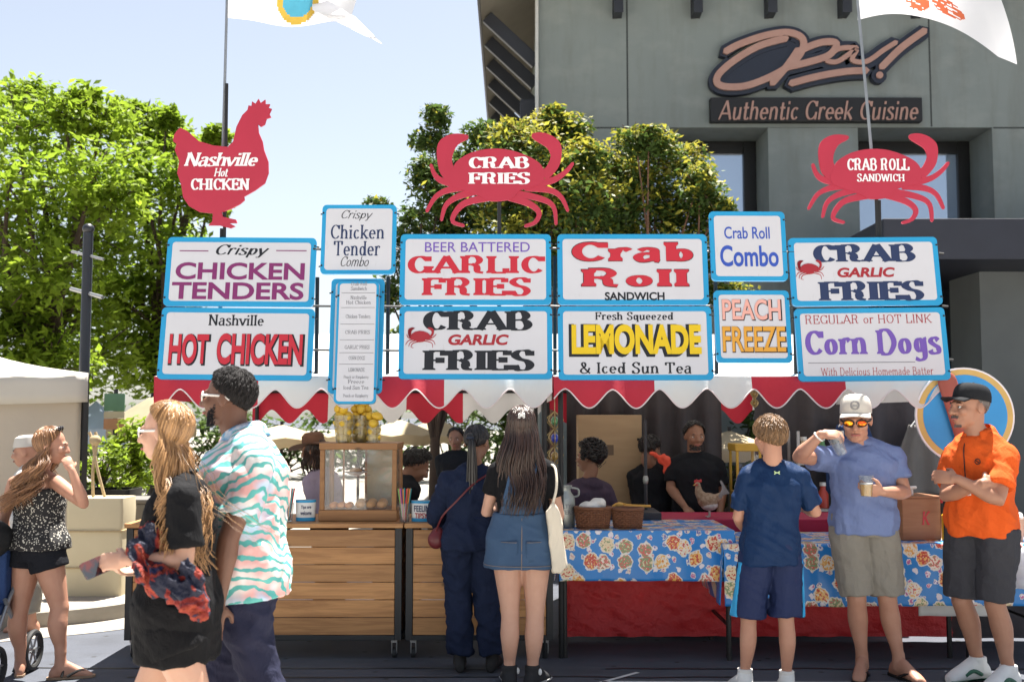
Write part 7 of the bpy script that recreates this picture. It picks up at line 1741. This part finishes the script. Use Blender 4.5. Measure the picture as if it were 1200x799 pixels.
c = p.spine(.74) + p.sfw * (p.size(.74)[1] + .024) + p.srt * -.062; mb.tube([c + p.srt * .016 * cos(i * .3142) + V((0, 0, .016 * sin(i * .3142))) for i in range(21)], .003, 5); mb.tube([c + p.srt * .01 + V((0, 0, .006)), c, c + p.srt * -.008 + V((0, 0, -.008))], .003, 5); mb.build('chest_emblem', M['sole_black'], p.t)
M['charcoal'] = fabric('charcoal', (.05, .05, .058), bs=8); mb = MB(); p.torso(mb, -.04, .24, .018)
for q in 'lr': p.leg(mb, q, .02, .95, flare=.024, minr=.062)
p.cloth('shorts', mb, M['charcoal'], .008, 3, .013, 8, seed=17)
for q, d_ in (('r', (-1, -.35)), ('l', (-.85, -.55))):
    mb = MB(); p.foot(q, d_, mb=mb, grow=.012); k = put('trainer', fuse(mb, .007, 2), M['white_paint'], p.t)
    P_ = MB(); p.foot(q, d_, mb=P_, grow=.016); mb = MB(); mb.v = [(x, y, .001 + min(z, .02)) for x, y, z in P_.v[:128]]; mb.f = [f for f in P_.f if max(f) < 128]; mb.m = [0] * len(mb.f); mb.build('rubber_sole', mat('sole_green', (.03, .14, .09), .6), k)
    a_ = p.P['an' + q]; dv = V((d_[0], d_[1], 0)).normalized(); sx = V((-dv.y, dv.x, 0)); mb = MB()
    for s_ in (-1, 1): mb.tube(catmull([V((a_.x, a_.y, .05)) + dv * .02 + sx * s_ * .052, V((a_.x, a_.y, .075)) + dv * .08 + sx * s_ * .05, V((a_.x, a_.y, .05)) + dv * .14 + sx * s_ * .045], 4), .012, 8)
    for f_ in (.06, .085, .11): mb.tube([V((a_.x, a_.y, .118 - f_ * .35)) + dv * f_ * 1.2 - sx * .03, V((a_.x, a_.y, .13 - f_ * .4)) + dv * f_ * 1.2, V((a_.x, a_.y, .118 - f_ * .35)) + dv * f_ * 1.2 + sx * .03], .004, 5)
    mb.build('side_panel', mat('trainer_green', (.03, .12, .075), .6), k)
    mb = MB(); mb.tube([a_ + V((0, 0, .03)), V((a_.x, a_.y, .06))], [.043, .046], 14); p.cloth('sock', mb, M['sole_black'], .006, 2, .002)
p.short_hair(HR['grey'], 350, [(0, 40), (60, 72), (95, 96), (180, 118)], .018, .0024, 18, .15)
mb = MB(); rnd = random.Random(31)
for i in range(170):
    x_ = rnd.uniform(-.03, .03); mb_z = rnd.choice((-.052, -.1)); q = p.hp((x_, (.1 if mb_z > -.06 else .083) - abs(x_) * .35, mb_z + rnd.uniform(-.006, .006))); mb.tube([q, q + p.HM @ V((x_ * .1, .003, -.008))], [.002, .0008], 4)
mb.build('beard', HR['grey'], p.t)
M['cap_black'] = fabric('cap_black', (.02, .021, .024), bs=60, bstr=.2); p.cap(M['cap_black'], M['cap_black'])
lan = thing('lanyard', 'dark lanyard cord with badge hanging on the chest of the man in orange', 'lanyard', V(p.base) + p.spine(.7)); o_ = p.spine(.7); mb = MB()
pts = [p.spine(1.0) + p.srt * .05 + p.sfw * .06, p.spine(.88) + p.srt * .03 + p.sfw * (p.size(.88)[1] + .035), p.spine(.72) + p.srt * .012 + p.sfw * (p.size(.72)[1] + .04), p.spine(.5) + p.sfw * (p.size(.5)[1] + .05)]
mb.tube([q - o_ for q in catmull(pts, 5)], .0035, 5); mb.build('cord', M['sole_black'], lan); e_ = pts[-1] - o_; mb = MB(); mb.tube([e_ + V((0, 0, 0)), e_ + p.sfw * .01 + V((0, 0, -.06))], [.03, .034], 4); mb.build('badge', M['white_paint'], lan)

# ---- people inside and behind the stall
def extra(label, Y, J, yaw, hyaw, pitch, H, sex, sk, shirt, low, hair, hstyle=None, slv=.7, bulk=1.0, vox=.011, face=True, ground=0, hood=None):
    p = Person(label, Y, J, yaw, H, sex, sk, bulk=bulk, ground=ground)
    p.torso(p.body, 0, 1.02, -.004); p.head(hyaw, pitch); [p.arm(p.body, q) for q in 'lr']; [p.leg(p.body, q) for q in 'lr']
    for q in 'lr': d_ = p.P['wr' + q] - p.P['el' + q]; p.hand(q, d_, p.fw * -.2 + V((0, 0, -1)), .5); p.foot(q, p.fw[:2], grow=.006)
    p.skinit(vox * .8, 3)
    if face: p.face()
    mb = MB(); p.torso(mb, -.03, .985, .02, .015, 14)
    for q in 'lr': p.arm(mb, q, .017, slv, flare=.008)
    if hood: mb.ell(p.spine(.97) - p.sfw * .06, (.1, .07, .06))
    p.cloth('shirt', mb, shirt, vox, 2, .01, 8, seed=int(Y * 7)); p.crew(shirt)
    mb = MB(); p.torso(mb, -.04, .24, .018)
    for q in 'lr': p.leg(mb, q, .02, 1.96, minr=.05)
    p.cloth('trousers', mb, low, vox, 2, .008, 8)
    if hstyle: hstyle(p, hair)
    return p
def JJ(head, neck, pel, sh, el, wr, ground_y, dk=0):
    """front or back view skeleton: pairs are (image left, image right) with depth"""
    return dict(head=head, neck=neck, pelvis=pel)
FL = lambda J, Y, H, yaw, g=0: J
def stand(Y, head, neck, pelz, H, yaw, arms, ground=0):
    """neck and head in pixels; hips, knees and feet follow from the height"""
    k = FP / Y; nx, ny = neck; r = (cos(R(yaw)), sin(R(yaw))); gy = HZ + (CH - ground) * k; px = pelz[0]; J = dict(head=(*head, 0), neck=(nx, ny, 0), pelvis=(px, gy - pelz[1] * k, 0))
    for sd, q in (('l', -1), ('r', 1)):
        J['kn' + sd] = (px + q * r[0] * .1 * k, gy - .28 * H * k, q * r[1] * .1); J['an' + sd] = (px + q * r[0] * .12 * k, gy - .05 * H * k, q * r[1] * .12)
        J['el' + sd], J['wr' + sd] = arms[sd]
    return J
M['shirt_dark'] = fabric('shirt_dark', (.014, .016, .02)); M['hoodie_plum'] = fabric('hoodie_plum', (.075, .055, .085)); M['lavender'] = fabric('lavender', (.33, .27, .38), c2=(.4, .35, .42), scale=30)
M['neon'] = mat('neon_orange', (.85, .1, .05), .6)
def crop(p, h, lift=.008, n=400): p.short_hair(h, n, [(0, 48), (50, 66), (90, 96), (180, 120)], .03, .0032, 21, .4, lift=lift)
def curly(p, h):
    rnd = random.Random(4); p.short_hair(h, 60, [(0, 48), (50, 70), (90, 104), (180, 124)], .03, .003, 22, .4, lift=.03); mb = MB()
    for i in range(300):
        while True:
            v = V((rnd.gauss(0, 1), rnd.gauss(0, 1), rnd.gauss(0, 1))).normalized()
            if v.z > -.45 and not (v.y > .45 and v.z < .5): break
        c = p.hp((v.x * .1, v.y * .115 - .02, v.z * .105 + .04)); mb.tube([c + V((.016 * cos(t_ * 1.3 + i), .016 * sin(t_ * 1.3 + i), .006 * t_ - .01)) for t_ in range(6)], .006, 5)
    mb.build('hair_curls', h, p.t)
p9 = extra('bearded man in dark tee facing out from inside the stall', 9.1, stand(9.1, (814, 511), (815, 536), (815, .84), 1.72, 172, dict(r=((786, 572, -.05), (803, 594, -.25)), l=((846, 574, -.02), (843, 606, -.15)))), 172, 186, -4, 1.72, 'm', 'olive', M['shirt_dark'], M['shirt_dark'], HR['black'], lambda p, h: crop(p, h), slv=.75)
mb = MB(); rnd = random.Random(9)
for i in range(200):
    an = rnd.uniform(-80, 80); x_ = .06 * sin(R(an)); q = p9.hp((x_, .045 + .045 * cos(R(an)), -.11 + .045 * rnd.random())); mb.tube([q, q + p9.HM @ V((0, .005, -.009))], [.004, .001], 5)
mb.build('beard', HR['black'], p9.t)
extra('person with curly black hair and plum hoodie turned away inside the stall', 8.7, stand(8.7, (691, 536), (688, 566), (688, .78), 1.55, 25, dict(l=((656, 605, .1), (672, 625, .3)), r=((722, 605, .05), (712, 630, .3)))), 25, 62, 0, 1.55, 'm', 'olive', M['hoodie_plum'], M['shirt_dark'], HR['black'], curly, slv=1.9, hood=True)
pn = extra('person in dark shirt with neon orange collar behind the tap pole', 9.3, stand(9.3, (762, 527), (766, 549), (766, .8), 1.58, -20, dict(l=((748, 590, .05), (752, 610, .25)), r=((794, 588, .05), (780, 606, .3)))), -20, -45, -18, 1.58, 'm', 'olive', M['shirt_dark'], M['shirt_dark'], HR['black'], lambda p, h: crop(p, h), slv=1.7, face=False)
mb = MB(); mb.tube(catmull([at(764, 531, 9.15) - pn.base, at(774, 536, 9.12) - pn.base, at(783, 544, 9.1) - pn.base, at(781, 551, 9.1) - pn.base], 5), [.022] * 5 + [.04] * 6 + [.03] * 5, 10, round_=True); p_ = pn; pn.cloth('neon_collar', mb, M['neon'], .009, 2, .02, 14)
extra('young worker with black hair in black shirt bending over behind the cart', 8.4, stand(8.4, (488, 546), (474, 562), (456, .8), 1.62, -70, dict(l=((470, 610, .15), (490, 625, .15)), r=((468, 612, -.15), (488, 628, -.12)))), -70, -75, -32, 1.62, 'm', 'olive', M['shirt_dark'], M['shirt_dark'], HR['black'], lambda p, h: crop(p, h, .02), slv=.8)
p13 = extra('woman in brown sun hat and lavender shirt behind the display case', 8.7, stand(8.7, (367, 528), (377, 553), (386, .78), 1.6, 60, dict(l=((374, 605, -.15), (352, 612, -.1)), r=((360, 600, .2), (345, 606, .2)))), 60, 70, -8, 1.6, 'f', 'olive', M['lavender'], M['shirt_dark'], HR['black'], None, slv=1.7)
p13.hair(HR['dark'], 160, FULL, .2, r=.005, seed=41, only=lambda a: a > 70)
mb = MB(); mb.loft([[p13.hp((r_ * cos(2 * pi * j / 28), r_ * 1.1 * sin(2 * pi * j / 28) - .01, z_ + (.02 * cos(4 * pi * j / 28) if r_ > .15 else 0))) for j in range(28)] for r_, z_ in ((.2, .045), (.12, .06), (.09, .065), (.085, .13), (.06, .155), (.01, .15))]); mb.build('hat', mat('hat_straw', (.17, .085, .05), .8, scale=30, bscale=90, bstr=.4), p13.t, solid=.004)
extra('man in dark shirt standing far behind between the worker and the ponytail', 12.0, stand(12, (534, 514), (535, 532), (535, .8), 1.62, 175, dict(r=((520, 566, 0), (524, 590, -.2)), l=((551, 566, 0), (548, 590, -.2)))), 175, 170, -5, 1.62, 'm', 'olive', M['shirt_dark'], M['shirt_dark'], HR['black'], lambda p, h: crop(p, h, .01, 150), vox=.014, ground=.126)
p15 = extra('person in pale brimless cap mostly hidden behind the woman in the dotted top', 8.3, stand(8.3, (31, 530), (33, 550), (33, .78), 1.55, 100, dict(l=((22, 590, -.15), (14, 610, -.1)), r=((22, 590, .15), (14, 610, .1)))), 100, 95, -5, 1.55, 'f', 'fair', fabric('shirt_white', (.6, .58, .55)), M['grey_short'], HR['grey'], None, slv=.7, vox=.012)
mb = MB(); mb.loft([[p15.hp((r_ * cos(2 * pi * j / 28), r_ * 1.1 * sin(2 * pi * j / 28) - .01, z_)) for j in range(28)] for r_, z_ in ((.098, .045), (.096, .06), (.092, .08), (.082, .12), (.05, .138), (.01, .14))]); mb.build('hat', M['cap_white'], p15.t, solid=.004)

# ---- pushchair at the left edge
t = thing('pushchair', 'dark pushchair with blue seat half out of frame at the left edge', 'pushchair', (at(-6, 780, 6.55).x, 6.55, 0)); M['rubber'] = mat('rubber', (.02, .02, .02), .7); M['seat_blue'] = fabric('seat_blue', (.03, .06, .16))
for x, y, r in ((.05, -.1, .13), (.05, .4, .13), (-.4, -.1, .13), (-.4, .4, .13)):
    mb = MB(); mb.tube([V((x, y + (r - .02) * cos(2 * pi * i / 28), r + .002 + (r - .02) * sin(2 * pi * i / 28))) for i in range(29)], .02, 8); w_ = mb.build('wheel', M['rubber'], t)
    mb = MB()
    for i in range(6): mb.tube([(x, y, r), (x, y + (r - .03) * cos(i * 1.05), r + (r - .03) * sin(i * 1.05))], .007, 5)
    mb.tube([(x - .02, y, r), (x + .02, y, r)], .02, 10); mb.build('spokes', M['grey_metal'], w_)
mb = MB()
for x in (.0, -.36):
    mb.tube(catmull([(x, -.1, .13), (x, .1, .42), (x, .38, .75), (x, .5, 1.02)], 5), .013, 8); mb.tube([(x, .4, .13), (x, .1, .5)], .013, 8)
mb.tube([(0, .5, 1.02), (-.36, .5, 1.02)], .014, 8); mb.build('frame', M['grey_metal'], t)
put('seat', fuse(MB().box((-.34, -.2, .4), (-.02, .2, .47)).box((-.34, .14, .42), (-.02, .24, .85)), .012, 3), M['seat_blue'], t, 180)
put('hood', fuse(MB().ell((-.18, .1, .86), (.2, .26, .14)), .012, 2), M['rubber'], t, 180)
mb = MB(); mb.tube(catmull([(.03, -.22, .5), (.05, -.2, .62), (.02, -.1, .66), (-.2, -.28, .62), (-.38, -.1, .66)], 5), .012, 8); mb.build('bumper_bar', mat('bar_light', (.5, .55, .65), .4), t)
